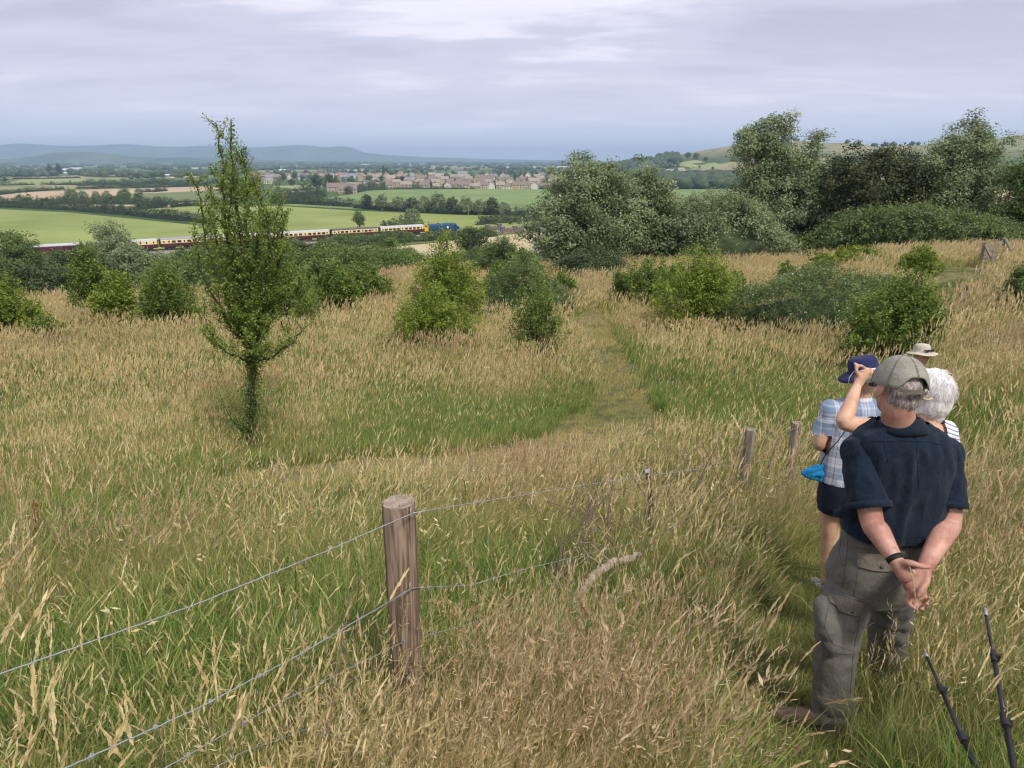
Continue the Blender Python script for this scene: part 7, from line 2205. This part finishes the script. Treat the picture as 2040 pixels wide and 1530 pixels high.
    tail = capsule([P(1700, 1010, 2.66), P(1678, 1024, 2.66), P(1668, 1022, 2.68)], [.05, .026, .012], 14)
    dL = (elL - shL).normalized(); dR = (elR - shR).normalized()
    cutL = shL.lerp(elL, .80) ; cutR = shR.lerp(elR, .80)
    fo = folds(.0125, 13, 4.2, 2.0, .0012)
    def shirt_fold(q, nrm):
        d = fo(q, nrm)
        # two long pleats fall from the yoke, and drapes gather at the hem
        if nrm.y < -.3 and q.z > P(1790, 1080, 2.6).z:
            zz = (P(1790, 880, 2.58).z - q.z)
            if zz > 0:
                for x0, w, a_ in ((P(1765, 900, 2.58).x, .012, .007), (P(1826, 900, 2.58).x, .016, .008), (P(1800, 960, 2.58).x, .020, -.006)):
                    xx = q.x - x0 + .05 * zz
                    d += a_ * math.exp(-(xx / w) ** 2) * min(1, zz * 9) * (1.1 - min(1, zz * 1.6))
        return d
    def shirt_cut(q):
        if (q - cutL).dot(dL) > 0 and (q - shL.lerp(elL, .9)).length < .125 and q.x < P(1757, 1010, 2.62).x + .02: return (q - shL).dot(dL) > 0 and q.x < P(1762, 1010, 2.6).x and q.z > P(1720, 1050, 2.6).z and ((q - cutL) - dL * (q - cutL).dot(dL)).length < .093
        if (q - cutR).dot(dR) > 0 and ((q - cutR) - dR * (q - cutR).dot(dR)).length < .083 and q.x > P(1860, 1010, 2.6).x: return True
        return q.z < P(1770, 1080, 2.60).z + .03 * math.cos((q.x - P(1770, 1080, 2.6).x) * 9) * 0
    torso = fuse('shirt', [ring_loft(T_, 48), tail], .0060, m_navy, root, g, smooth=5, fold=shirt_fold, cut=lambda q: q.z < P(1770, 1077, 2.60).z or q.z > P(1797, 840, 2.70).z)
    for nm, sh_, sl, d_, ct, x in (('left', shL, slL, dL, cutL, 0), ('right', shR, slR, dR, cutR, 0)):
        sv = fuse('sleeve', [sl, ball(shL if nm == 'left' else shR, .072)], .0060, m_navy, root, g, smooth=5, fold=folds(.0075, 15, 8, 5.0 + (nm == 'left') * 3, .001), cut=lambda q, ct=ct, d_=d_: (q - ct).dot(d_) > 0)
        # folded cuff
        a = Vector((d_.y, -d_.x, 0)).normalized(); b = d_.cross(a); c0 = ct - d_ * .001; r = .0855 if nm == 'left' else .0745
        mb = MB(); V = []; F = []; nn = 48
        for (off, rr) in ((0, r), (-.026, r * .985), (-.026, r * .965), (0.0, r * .97)):
            for k in range(nn):
                t = 2 * math.pi * k / nn; wob = 1 + .035 * math.sin(3 * t + 1) + .02 * math.sin(5 * t)
                V.append(c0 + d_ * (off + .004 * math.sin(2 * t)) + (a * math.cos(t) + b * math.sin(t)) * rr * wob - g)
        for i in range(4):
            for k in range(nn): F.append((i * nn + k, i * nn + (k + 1) % nn, ((i + 1) % 4) * nn + (k + 1) % nn, ((i + 1) % 4) * nn + k))
        mb.add(V, F); mb.build('cuff', m_navy, sv, smooth=True)
    # collar
    V = []; F = []; nn = 40; cc = P(1795, 846, 2.695)
    for (dz, rr) in ((.022, .066), (.030, .071), (-.006, .095), (-.016, .104), (-.030, .098), (-.032, .080)):
        for k in range(nn):
            t = 2 * math.pi * k / nn; V.append(cc + Vector((math.cos(t) * rr * 1.06, math.sin(t) * rr * 1.0, dz - .018 * math.sin(t) * 1.0 + .003 * math.sin(4 * t))) - g)
    for i in range(6):
        for k in range(nn): F.append((i * nn + k, i * nn + (k + 1) % nn, ((i + 1) % 6) * nn + (k + 1) % nn, ((i + 1) % 6) * nn + k))
    mb = MB(); mb.add(V, F); mb.build('collar', m_navy, root, smooth=True)
    bt = bvh_of(torso)
    seam('yoke_seam', bt, [(1712, 884), (1740, 879), (1800, 878), (1850, 880), (1884, 888)], .0014, m_seam, root)
    seam('shirt_hem', bt, [(1690, 1066), (1740, 1071), (1800, 1073), (1855, 1068)], .0014, m_seam, root)
    seam('pleat', bt, [(1825, 880), (1826, 905), (1828, 940), (1832, 985)], .0010, m_seam, root)
    seam('pleat', bt, [(1760, 880), (1764, 900), (1770, 925)], .0012, m_seam, root)
    # trousers
    TR = ring_loft(rows([(1062, 1768, 82, .128), (1085, 1765, 84, .132), (1110, 1755, 88, .142), (1140, 1743, 90, .146), (1168, 1738, 84, .136), (1188, 1737, 70, .110)], 2.71, 0, 2.4), 40)
    lgL = ring_loft(rows([(1150, 1704, 46, .105, .0), (1190, 1688, 46, .098, -.01), (1225, 1679, 42, .090, -.02), (1270, 1668, 40, .083, -.03), (1320, 1663, 38, .078, -.04), (1370, 1660, 37, .075, -.05), (1410, 1658, 38, .078, -.055), (1446, 1657, 39, .080, -.055)], 2.70, 0, 2.2), 30)
    lgR = ring_loft(rows([(1150, 1778, 42, .105, .02), (1190, 1777, 40, .100, .05), (1225, 1774, 38, .092, .09), (1265, 1770, 35, .084, .13), (1300, 1766, 32, .078, .17), (1335, 1763, 31, .075, .21), (1365, 1761, 31, .075, .24), (1392, 1760, 32, .076, .27)], 2.72, 0, 2.2), 30)
    pk = capsule([P(1640, 1206, 2.63), P(1648, 1250, 2.60), P(1654, 1292, 2.60)], [.040, .050, .038], 16)
    f1 = folds(.0085, 11, 7, 7.0, .0012)
    def tf(q, nrm):
        d = f1(q, nrm)
        zk = P(1665, 1300, 2.6).z
        d += .0045 * math.sin((q.z - zk) * 58 + 5 * mn.noise(q * 7)) * math.exp(-((q.z - zk) / .10) ** 2)       # creases behind the knee
        za = P(1660, 1440, 2.6).z
        d += .006 * math.sin((q.z - za) * 75 + 6 * mn.noise(q * 8)) * math.exp(-((q.z - za - .04) / .09) ** 2)   # stacking over the boot
        return d
    tr = fuse('trousers', [TR, lgL, lgR, pk], .0078, m_khaki, root, g, smooth=5, fold=tf, cut=lambda q: q.z > P(1765, 1064, 2.62).z)
    tb = bvh_of(tr)
    fl = flap('back_pocket_flap', tb, [(1709, 1101), (1782, 1106), (1780, 1137), (1710, 1128)], .0028, m_khakif, root)
    fl2 = flap('cargo_pocket_flap', tb, [(1646, 1180), (1722, 1202), (1708, 1226), (1652, 1200)], .0038, m_khakif, root)
    for (u, v) in ((1756, 1128), (1697, 1216)):
        q = onto(tb, u, v, .0075)
        if q is not None:
            d = Vector(ray(u, v)).normalized(); mb = MB(); mb.tube([q - g + d * .002, q - g - d * .002], [.0085, .0085], 14); mb.tube([q - g - d * .002, q - g - d * .0032], [.006, .004], 12); mb.build('pocket_button', m_button, root, smooth=True)
    for uv in ([(1690, 1064), (1688, 1100), (1682, 1140), (1678, 1172)], [(1676, 1075), (1672, 1100), (1678, 1128), (1684, 1126)], [(1650, 1170), (1690, 1184), (1726, 1196)], [(1708, 1140), (1704, 1170), (1700, 1192)],
               [(1650, 1205), (1642, 1250), (1660, 1284), (1700, 1298)], [(1716, 1210), (1708, 1255), (1700, 1300), (1694, 1380), (1690, 1420)], [(1640, 1290), (1638, 1350), (1636, 1420)], [(1826, 1080), (1815, 1120), (1796, 1160), (1766, 1186), (1748, 1200)],
               [(1810, 1066), (1812, 1095), (1814, 1130)], [(1700, 1090), (1760, 1100), (1812, 1104)], [(1660, 1300), (1690, 1304), (1705, 1300)]):
        seam('stitching', tb, uv, .0011, m_khakis, root)
    q = [onto(tb, 1811, v, .004) for v in (1062, 1070, 1082)]
    if all(x is not None for x in q):
        mb = MB(); mb.box((q[0] + q[2]) / 2 - g, (.013, .006, .048)); mb.build('belt_loop', m_khakif, root)
    # boots
    for (hp, tp, zz) in ((P(1650, 1442, 2.62), P(1578, 1432, 2.66), 0), (P(1762, 1384, 2.98), P(1735, 1372, 3.12), 0)):
        gz = H(hp.x, hp.y); a = Vector((hp.x, hp.y, gz + .045)); dirb = Vector((tp.x - hp.x, tp.y - hp.y, 0)).normalized(); t2_ = a + dirb * .185; gz2 = H(t2_.x, t2_.y); t2_.z = gz2 + .035; mid = a.lerp(t2_, .5) + Vector((0, 0, .008))
        b = fuse('boot', [capsule([a + Vector((0, 0, .075)), a + Vector((0, 0, .03)), a], [.046, .044, .040], 18), capsule([a - dirb * .03, mid, t2_], [.040, .042, .036], 18, flat=((0, 0, 1), .85)), ball(t2_ + dirb * .012, (.040, .040, .030))], .0055, m_boot, root, g, smooth=4)
        fuse('sole', [capsule([a - dirb * .035 - Vector((0, 0, .035)), mid - Vector((0, 0, .043)), t2_ + dirb * .012 - Vector((0, 0, .030))], [.042, .043, .041], 18, flat=((0, 0, 1), .35))], .0055, m_sole, b, g, smooth=3).parent = b
    # wrist band
    d_ = (wrL - elL).normalized(); c0 = wrL - d_ * .008; a = Vector((d_.z, 0, -d_.x)).normalized(); b = d_.cross(a)
    V = []; F = []; nn = 32
    for off, rr in ((-.010, .0315), (.010, .0300), (.010, .0265), (-.010, .0275)):
        for k in range(nn): t = 2 * math.pi * k / nn; V.append(c0 + d_ * off + (a * math.cos(t) * 1.04 + b * math.sin(t)) * rr - g)
    for i in range(4):
        for k in range(nn): F.append((i * nn + k, i * nn + (k + 1) % nn, ((i + 1) % 4) * nn + (k + 1) % nn, ((i + 1) % 4) * nn + k))
    mb = MB(); mb.add(V, F); mb.build('wrist_band', m_band, root, smooth=True)
    tag(root, 'person in grey cap, navy shirt and khaki cargo trousers, hands clasped behind the back', 'person')
    # the grass stalk held in his hand
    R = np.random.default_rng(3); base = P(1829, 1222, 2.35); root2 = empty('grass_stalk', base)
    line = [P(u, v, 2.35) - base for u, v in ((1829, 1222), (1826, 1200), (1821, 1170), (1816, 1145), (1809, 1118))]
    mb = MB(); mb.tube(line, [.0012, .0012, .0011, .001, .0008], 5); mb.build('stem', M_STALK, root2)
    mb = MB()
    for k in range(46):
        f = k / 45 * 3.4; i = min(int(f), 3); q = line[i].lerp(line[i + 1], f - i) if k > 3 else line[0]
        ax = (line[min(i + 1, 4)] - line[i]).normalized(); s = Vector(R.normal(size=3)); s = (s - ax * s.dot(ax)).normalized(); L = .013 * (1.1 - .5 * k / 45)
        mb.tube([q, q + (ax * .8 + s * .45).normalized() * L * .5, q + (ax + s * .4).normalized() * L], [.0006, .0019, .0003], 5, cap=False)
    mb.build('seed_head', M_STALK, root2)
    tag(root2, 'pale seeding grass stalk held behind the back of the man in the navy shirt', 'grass stalk')
M_STALK = simple_mat('seed_stalk', (0.55, 0.50, 0.30), .8, noise=.25, nscale=120)
navy_man()

def hat(parent, g, C, M, r, crown_h, brim, droop, mat, band=None, thick=.003, name='hat'):
    V = []; F = []; n = 48
    prof = [(0.001, crown_h), (.45, crown_h * .985), (.78, crown_h * .93), (.93, crown_h * .75), (1.0, crown_h * .35), (1.04, 0)]
    pr = [(a * r, z) for a, z in prof] + [(r * 1.04 + brim * f, -droop * f ** 1.5) for f in (.15, .4, .7, 1.0)]
    pr = pr + [(x, z - thick) for x, z in pr[::-1]]
    for (rr, z) in pr:
        for k in range(n):
            a = 2 * math.pi * k / n; w = .006 * math.sin(3 * a + 1) * (rr / (r + brim)) ** 3 if rr > r * 1.1 else 0
            V.append(C + M @ Vector((rr * math.cos(a) * .92, rr * math.sin(a) * 1.05, z + w)) - g)
    m = len(pr)
    for i in range(m - 1):
        for k in range(n): F.append((i * n + (k + 1) % n, i * n + k, (i + 1) * n + k, (i + 1) * n + (k + 1) % n))
    mb = MB(); mb.add(V, F); return mb.build(name, mat, parent, smooth=True)

# ------------------------------------------------------------------ the white-haired woman in stripes
def stripe_woman():
    Yw = 3.40
    g = Vector((P(1835, 850, Yw).x, Yw, 0)); g.z = H(g.x, g.y); root = empty('person', g)
    HC = P(1851, 782, Yw + .04); Mh = Matrix.Rotation(math.radians(28), 3, 'Z'); hl = lambda x, y, z: HC + Mh @ Vector((x, y, z))
    S = [ball(HC, (.070, .088, .105), Mh, 20), ball(hl(0, .03, -.07), (.05, .055, .045), Mh), ball(hl(0, .09, -.02), (.011, .018, .022), Mh, 10)]
    nk = P(1850, 850, Yw)
    S.append(capsule([HC - Vector((0, 0, .06)), nk, nk - Vector((0, 0, .08))], [.048, .052, .07]))
    shL, elL, wrL = P(1765, 856, Yw), P(1681, 842, Yw - .10), P(1706, 772, Yw + .02)
    shR, elR = P(1884, 862, Yw), P(1896, 965, Yw + .03); wrR = P(1850, 1010, Yw + .25)
    S.append(capsule([shL, shL.lerp(elL, .5), elL, elL.lerp(wrL, .35), wrL], [.050, .044, .036, .038, .024], 18))
    S.append(capsule([shR, elR, wrR], [.048, .038, .026]))
    z0 = shL.z
    S.append(ring_loft([(g.x, Yw, z, rx, ry, 0, 2.2) for z, rx, ry in ((g.z + .80, .14, .11), (g.z + 1.0, .13, .10), (z0 - .25, .13, .10), (z0 - .05, .15, .09), (z0 + .03, .10, .06))], 24))
    for sx in (-1, 1): S.append(capsule([Vector((g.x + sx * .08, Yw, g.z + .85)), Vector((g.x + sx * .09, Yw + .02, g.z + .45)), Vector((g.x + sx * .09, Yw, g.z + .06))], [.075, .055, .038]))
    # raised hand gripping the camera, forefinger up
    p = P
    S.append(capsule([wrL, p(1714, 756, Yw + .03), p(1722, 744, Yw + .04)], [.023, .030, .028], 14, flat=((.1, 1, 0), .6)))
    for i, q in enumerate([[(1726, 735, .05), (1716, 729, .02), (1708, 728, .03)], [(1729, 738, .05), (1736, 735, .04), (1738, 744, .02)], [(1730, 745, .05), (1738, 744, .04), (1739, 753, .02)], [(1729, 753, .05), (1736, 754, .04), (1736, 761, .02)]]):
        S.append(finger([p(a, b, Yw + c) for a, b, c in q], .0095, .0078))
    S.append(finger([p(1711, 752, Yw + .03), p(1706, 739, Yw + .02), p(1705, 728, Yw + .03), p(1703, 724, Yw + .03)], .0115, .0085))
    fuse('body', S, .0080, m_skinw, root, g, smooth=3)
    # bobbed white hair
    hs = [ball(hl(0, -.008, .012), (.093, .108, .116), Mh, 26), ball(hl(-.004, -.048, -.048), (.082, .068, .078), Mh, 22), ball(hl(.045, .0, -.055), (.050, .068, .070), Mh, 20), ball(hl(-.05, .005, -.045), (.042, .062, .060), Mh, 20), ball(hl(0, -.052, -.095), (.058, .042, .052), Mh)]
    hr = fuse('hair', hs, .006, m_hairw, root, g, smooth=4, fold=lambda q, n_: .010 * mn.noise(Vector((q.x * 34, q.y * 34, q.z * 11))) + .003 * mn.noise(Vector((q.x * 120, q.y * 120, q.z * 25))),
              cut=lambda q: (Mh.inverted() @ (q - HC)).y > .062)
    R = np.random.default_rng(6); bv = bvh_of(hr); mb = MB()
    for k in range(2200):
        d = Vector(R.normal(size=3)).normalized()
        if (Mh.inverted() @ d).y > .35: continue
        h = bv.ray_cast(HC + d * .5, -d)
        if h[0] is None: continue
        q = h[0]; t = Vector((.35 * math.sin(d.z * 6 + 1) + R.normal() * .22, R.normal() * .2, -1)) ; t = (t - d * t.dot(d)).normalized(); L = .03 + .035 * R.random()
        mb.tube([q - d * .002 - g, q + t * L * .5 + d * .0015 - g, q + t * L + d * (-.001 + .003 * R.random() ** 3) - g], [.0009, .0008, .0003], 3, cap=False)
    mb.build('hair_wisps', m_hairw, hr)['kind'] = 'stuff'
    # straw hair slide seen through the hair
    mb = MB(); mb.tube([P(1835, 792, Yw - .075) - g, P(1847, 797, Yw - .09) - g, P(1858, 794, Yw - .095) - g], .006, 8); mb.build('hair_band', simple_mat('straw_band', (.50, .42, .27), .8), root, smooth=True)
    # striped top
    T_ = ring_loft([(g.x + .0, Yw, z, rx, ry, 0, 2.3) for z, rx, ry in ((z0 - .55, .175, .13), (z0 - .4, .165, .125), (z0 - .2, .165, .12), (z0 - .06, .170, .105), (z0 + .0, .155, .09), (z0 + .028, .125, .075), (z0 + .05, .095, .06))], 36)
    sl = capsule([shL + Vector((.03, 0, 0)), shL.lerp(elL, .42)], [.058, .054], 18); sr = capsule([shR - Vector((.03, 0, 0)), shR, shR.lerp(elR, .55)], [.058, .060, .058], 18)
    dL = (elL - shL).normalized(); dR = (elR - shR).normalized()
    cl = shL.lerp(elL, .36); crr = shR.lerp(elR, .5)
    def cut(q):
        if (q - cl).dot(dL) > 0 and q.x < cl.x + .02: return True
        if (q - crr).dot(dR) > 0 and q.x > shR.x - .035: return True
        return (q - (nk + Vector((-.01, -.045, .0)))).length < .075 or (q - (nk + Vector((0, .02, .02)))).length < .08
    fuse('striped_top', [T_, sl, sr], .007, m_stripe, root, g, smooth=4, fold=folds(.005, 12, 5, 3), cut=cut)
    lg = [ring_loft([(g.x, Yw, g.z + z, rx, ry, 0, 2.2) for z, rx, ry in ((.72, .165, .12), (.85, .175, .13), (1.0, .155, .115), (1.05, .15, .11))], 24)]
    for sx in (-1, 1): lg.append(capsule([Vector((g.x + sx * .08, Yw, g.z + .80)), Vector((g.x + sx * .09, Yw + .02, g.z + .45)), Vector((g.x + sx * .09, Yw, g.z + .14))], [.09, .075, .06]))
    fuse('trousers', lg, .009, m_shorts, root, g, smooth=4, fold=folds(.006, 10, 8, 1))
    for sx in (-1, 1): fuse('shoe', [capsule([Vector((g.x + sx * .09, Yw - .04, g.z + .05)), Vector((g.x + sx * .10, Yw + .13, g.z + .01))], [.042, .036], 14)], .008, m_sole, root, g)
    tag(root, 'person with fluffy white hair and white top with blue stripes, raising a bent bare arm', 'person')
    c = P(1741, 750, Yw + .05); r2 = empty('camera', c)
    mb = MB(); Mx = Matrix.Rotation(.35, 3, 'Z'); mb.box((.02, 0, -.005), (.075, .030, .085), M=Mx); mb.build('body', m_blk, r2)
    mb = MB(); mb.box((.02, -.004, .040), (.078, .034, .006), M=Mx); mb.build('pale_top_edge', m_white, r2)
    mb = MB(); mb.tube([(.03, .015, -.01), (.038, .06, -.01)], [.024, .026], 14); mb.build('lens', m_blk, r2, smooth=True)
    mb = MB(); pts = [P(u, v, Yw + .03) - c for u, v in ((1731, 733), (1722, 738), (1700, 741), (1692, 752), (1690, 764))]; mb.tube(pts, .0014, 5); mb.build('cord', m_white, r2, smooth=True)
    tag(r2, 'small black camera with pale top edge held in the raised hand of the white-haired person', 'camera')
stripe_woman()

# ------------------------------------------------------------------ the person in the plaid shirt
def plaid_person():
    Yp = 4.42
    g = Vector((P(1690, 900, Yp).x, Yp, 0)); g.z = H(g.x, g.y); root = empty('person', g)
    HC = P(1722, 755, Yp + .02); Mh = Matrix.Rotation(math.radians(20), 3, 'Z'); nk = P(1716, 792, Yp)
    S = [ball(HC, (.072, .090, .108), Mh, 20), ball(HC + Mh @ Vector((0, .03, -.07)), (.052, .055, .045), Mh), ball(HC + Mh @ Vector((0, .092, -.02)), (.011, .018, .022), Mh, 10), capsule([HC - Vector((0, 0, .05)), nk - Vector((0, 0, .05))], [.050, .056])]
    shL, elL, wrL = P(1655, 818, Yp), P(1632, 884, Yp - .02), P(1655, 868, Yp + .22)
    shR, elR, wrR = P(1768, 818, Yp), P(1785, 884, Yp), P(1760, 868, Yp + .22)
    for a, b, c in ((shL, elL, wrL), (shR, elR, wrR)):
        S.append(capsule([a, b, b.lerp(c, .4), c], [.050, .040, .038, .026], 16)); S.append(capsule([c, c + (c - b).normalized() * .07], [.028, .026], 12, flat=((0, 0, 1), .6)))
        f0 = c + (c - b).normalized() * .08
        for k in range(4): S.append(finger([f0 + Vector((0, 0, .024 - .016 * k)), f0 + Vector((.01, .03, .02 - .016 * k)), f0 + Vector((.03, .045, .015 - .016 * k))], .009, .0075))
    S.append(ring_loft([(g.x, Yp, g.z + z, rx, ry, 0, 2.2) for z, rx, ry in ((.70, .15, .12), (.9, .15, .12), (1.1, .14, .11), (1.3, .16, .10), (1.38, .10, .07))], 24))
    ft = [P(1649, 1158, Yp + .0), P(1700, 1140, Yp + .15)]
    for q, hx in zip(ft, (-.085, .075)):
        q.z = H(q.x, q.y)
        kn = Vector((q.x * .6 + (g.x + hx) * .4 + .0, (q.y + Yp) / 2, g.z + .46))
        S.append(capsule([Vector((g.x + hx, Yp, g.z + .80)), kn, kn.lerp(q, .35), q + Vector((0, 0, .06))], [.070, .060, .058, .036], 18))
    fuse('body', S, .0100, m_skinw, root, g, smooth=4)
    Mt = Matrix.Rotation(math.radians(-14), 3, 'Y') @ Matrix.Rotation(math.radians(-10), 3, 'X')
    ht = hat(root, g, P(1721, 738, Yp + .02), Mt, .098, .095, .070, .035, m_navyhat)
    z0 = shL.z
    T_ = ring_loft(rows([(796, 1712, 24, .06), (802, 1712, 46, .085), (814, 1710, 62, .105), (840, 1706, 62, .115), (880, 1702, 60, .118), (920, 1698, 60, .125), (950, 1696, 61, .13), (972, 1694, 59, .13)], Yp, 0, 2.4), 36)
    dL = Vector((-.05, -.1, -1)).normalized()
    sl = capsule([shL + Vector((.02, 0, 0)), P(1646, 845, Yp), P(1637, 866, Yp)], [.064, .068, .070], 18); sr = capsule([shR, P(1778, 862, Yp)], [.062, .068], 18)
    zc = P(1640, 868, Yp - .05).z
    fuse('plaid_shirt', [T_, sl, sr, ball(shL, .072), ball(shR, .072)], .0075, m_plaid, root, g, smooth=4, fold=folds(.009, 10, 5, 12), cut=lambda q: (q.z < zc and (q.x < P(1648, 870, Yp).x)) and q.z > zc - .13 or q.z < P(1694, 968, Yp - .1).z)
    V, F = ring_loft([(nk.x, nk.y, nk.z - .03, .075, .07, 0, 2), (nk.x, nk.y, nk.z + .012, .062, .06, 0, 2), (nk.x, nk.y, nk.z + .012, .056, .054, 0, 2), (nk.x, nk.y, nk.z - .03, .066, .062, 0, 2)], 24, False)
    mb = MB(); mb.add([Vector(v) - g for v in V], F); mb.build('collar', m_plaid, root, smooth=True)
    sh_ = [ring_loft(rows([(955, 1694, 58, .140), (985, 1692, 61, .150), (1005, 1690, 60, .145)], Yp, 0, 2.3), 30)]
    sh_.append(capsule([P(1665, 985, Yp), P(1662, 1022, Yp)], [.112, .108], 18)); sh_.append(capsule([P(1718, 985, Yp), P(1718, 1020, Yp + .02)], [.112, .108], 18))
    zc2 = P(1660, 1030, Yp - .1).z
    fuse('shorts', sh_, .008, m_shorts, root, g, smooth=4, fold=folds(.007, 9, 6, 4), cut=lambda q: q.z < zc2)
    for q in ft:
        fuse('sock', [capsule([q + Vector((0, 0, .06)), q + Vector((0, 0, .13))], [.043, .045], 16)], .007, m_sock, root, g)
        fuse('shoe', [capsule([q + Vector((0, -.04, .04)), q + Vector((-.02, .14, -.005))], [.044, .038], 14)], .007, m_sock, root, g)
    tag(root, 'person in navy sun hat, blue and white plaid shirt and dark shorts', 'person')
    # blue bag at the hip
    c = P(1615, 945, Yp - .02); r2 = empty('bag', c)
    q = lambda u, v, dy=0: P(u, v, Yp - .02 + dy) - c
    V = [q(1633, 924), q(1640, 964), q(1594, 948), q(1597, 936), q(1633, 924, .05), q(1640, 964, .07), q(1594, 948, .02), q(1597, 936, .02), q(1618, 929, -.03), q(1622, 950, -.045), q(1617, 960, -.02)]
    S = [capsule([q(1636, 930) + c, q(1636, 944) + c, q(1638, 956) + c], [.020, .030, .022], 14), capsule([q(1632, 932) + c, q(1614, 937) + c, q(1600, 942) + c], [.024, .022, .012], 14), capsule([q(1636, 954) + c, q(1616, 950) + c, q(1600, 944) + c], [.022, .020, .010], 14), capsule([q(1628, 943) + c, q(1612, 944) + c], [.03, .022], 14)]
    fuse('pouch', S, .006, m_bagb, r2, c, smooth=4, fold=folds(.008, 22, 16, 2))
    mb = MB(); mb.tube([q(1634, 926, -.02), q(1645, 905, -.09), q(1668, 880, -.12), q(1690, 850, -.13)], .0035, 6); mb.build('strap', m_band, r2, smooth=True)
    tag(r2, 'bright blue soft bag hanging at the hip of the person in the plaid shirt', 'bag')
plaid_person()

# ------------------------------------------------------------------ the man in the beige hat further down the path
def hat_man():
    Yh = 8.4
    g = Vector((P(1836, 720, Yh).x, Yh, 0)); g.z = H(g.x, g.y); root = empty('person', g)
    HC = P(1836, 706, Yh); Mh = Matrix.Rotation(math.radians(200), 3, 'Z'); hl = lambda x, y, z: HC + Mh @ Vector((x, y, z))
    S = [ball(HC, (.074, .092, .112), Mh, 20), ball(hl(0, .02, -.07), (.054, .064, .05), Mh), ball(hl(0, .098, -.02), (.013, .020, .026), Mh, 10), capsule([hl(0, -.01, -.06), hl(0, -.02, -.20)], [.055, .07])]
    for sx in (-1, 1): S.append(ball(hl(sx * .076, 0, -.01), (.010, .018, .032), Mh, 10))
    sh_z = HC.z - .24
    for sx in (-1, 1):
        a = Vector((g.x + sx * .20, Yh, sh_z)); b = a + Vector((sx * .05, .02, -.28)); c = b + Vector((-sx * .05, -.12, -.22))
        S.append(capsule([a, b, c], [.055, .045, .030])); S.append(capsule([c, c + Vector((-sx * .02, -.03, -.07))], [.030, .028], flat=((1, 0, 0), .6)))
        for k in range(4): S.append(finger([c + Vector((0, -.02 - .014 * k + .03, -.09)), c + Vector((-sx * .01, -.02 - .014 * k + .03, -.125)), c + Vector((-sx * .03, -.02 - .014 * k + .03, -.145))], .009, .007))
        S.append(capsule([Vector((g.x + sx * .09, Yh, g.z + .85)), Vector((g.x + sx * .10, Yh - .02, g.z + .46)), Vector((g.x + sx * .10, Yh, g.z + .06))], [.08, .058, .04]))
    T_ = [(g.x, Yh, g.z + z, rx, ry, 0, 2.3) for z, rx, ry in ((.8, .17, .13), (1.0, .17, .13), (1.2, .18, .12), (sh_z - g.z - .02, .19, .11), (sh_z - g.z + .03, .12, .08))]
    S.append(ring_loft(T_, 24)); fuse('body', S, .010, m_skin, root, g, smooth=3)
    T2 = ring_loft([(r[0], r[1], r[2], r[3] + .025, r[4] + .02, 0, 2.3) for r in T_], 30)
    sl = [capsule([Vector((g.x + sx * .18, Yh, sh_z)), Vector((g.x + sx * .235, Yh, sh_z - .20))], [.068, .066]) for sx in (-1, 1)]
    fuse('shirt', [T2] + sl, .010, m_beige, root, g, smooth=4, fold=folds(.006, 10, 5, 3))
    fuse('trousers', [ring_loft([(g.x, Yh, g.z + z, rx, ry, 0, 2.2) for z, rx, ry in ((.74, .19, .14), (.9, .185, .14), (.98, .175, .13))], 24)] + [capsule([Vector((g.x + sx * .09, Yh, g.z + .82)), Vector((g.x + sx * .10, Yh, g.z + .45)), Vector((g.x + sx * .10, Yh, g.z + .13))], [.095, .08, .065]) for sx in (-1, 1)], .010, m_khaki, root, g)
    for sx in (-1, 1): fuse('boot', [capsule([Vector((g.x + sx * .10, Yh + .05, g.z + .06)), Vector((g.x + sx * .11, Yh - .14, g.z + .05))], [.045, .04], 14)], .009, m_boot, root, g)
    ht = hat(root, g, HC + Vector((0, 0, .035)), Mh @ Matrix.Rotation(math.radians(6), 3, 'X'), .092, .098, .075, .02, m_beige)
    mb = MB()
    for sx in (-1, 1):
        V, F = ball(hl(sx * .034, .108, .072), (.030, .008, .019), Mh, 14); mb.add([Vector(v) - g for v in V], F)
    mb.tube([hl(-.07, .08, .078) - g, hl(0, .112, .08) - g, hl(.07, .08, .078) - g], .005, 6); mb.build('sunglasses', m_specs, root, smooth=True)
    tag(root, 'person further down the path in a pale beige brimmed hat with sunglasses on it', 'person')
hat_man()
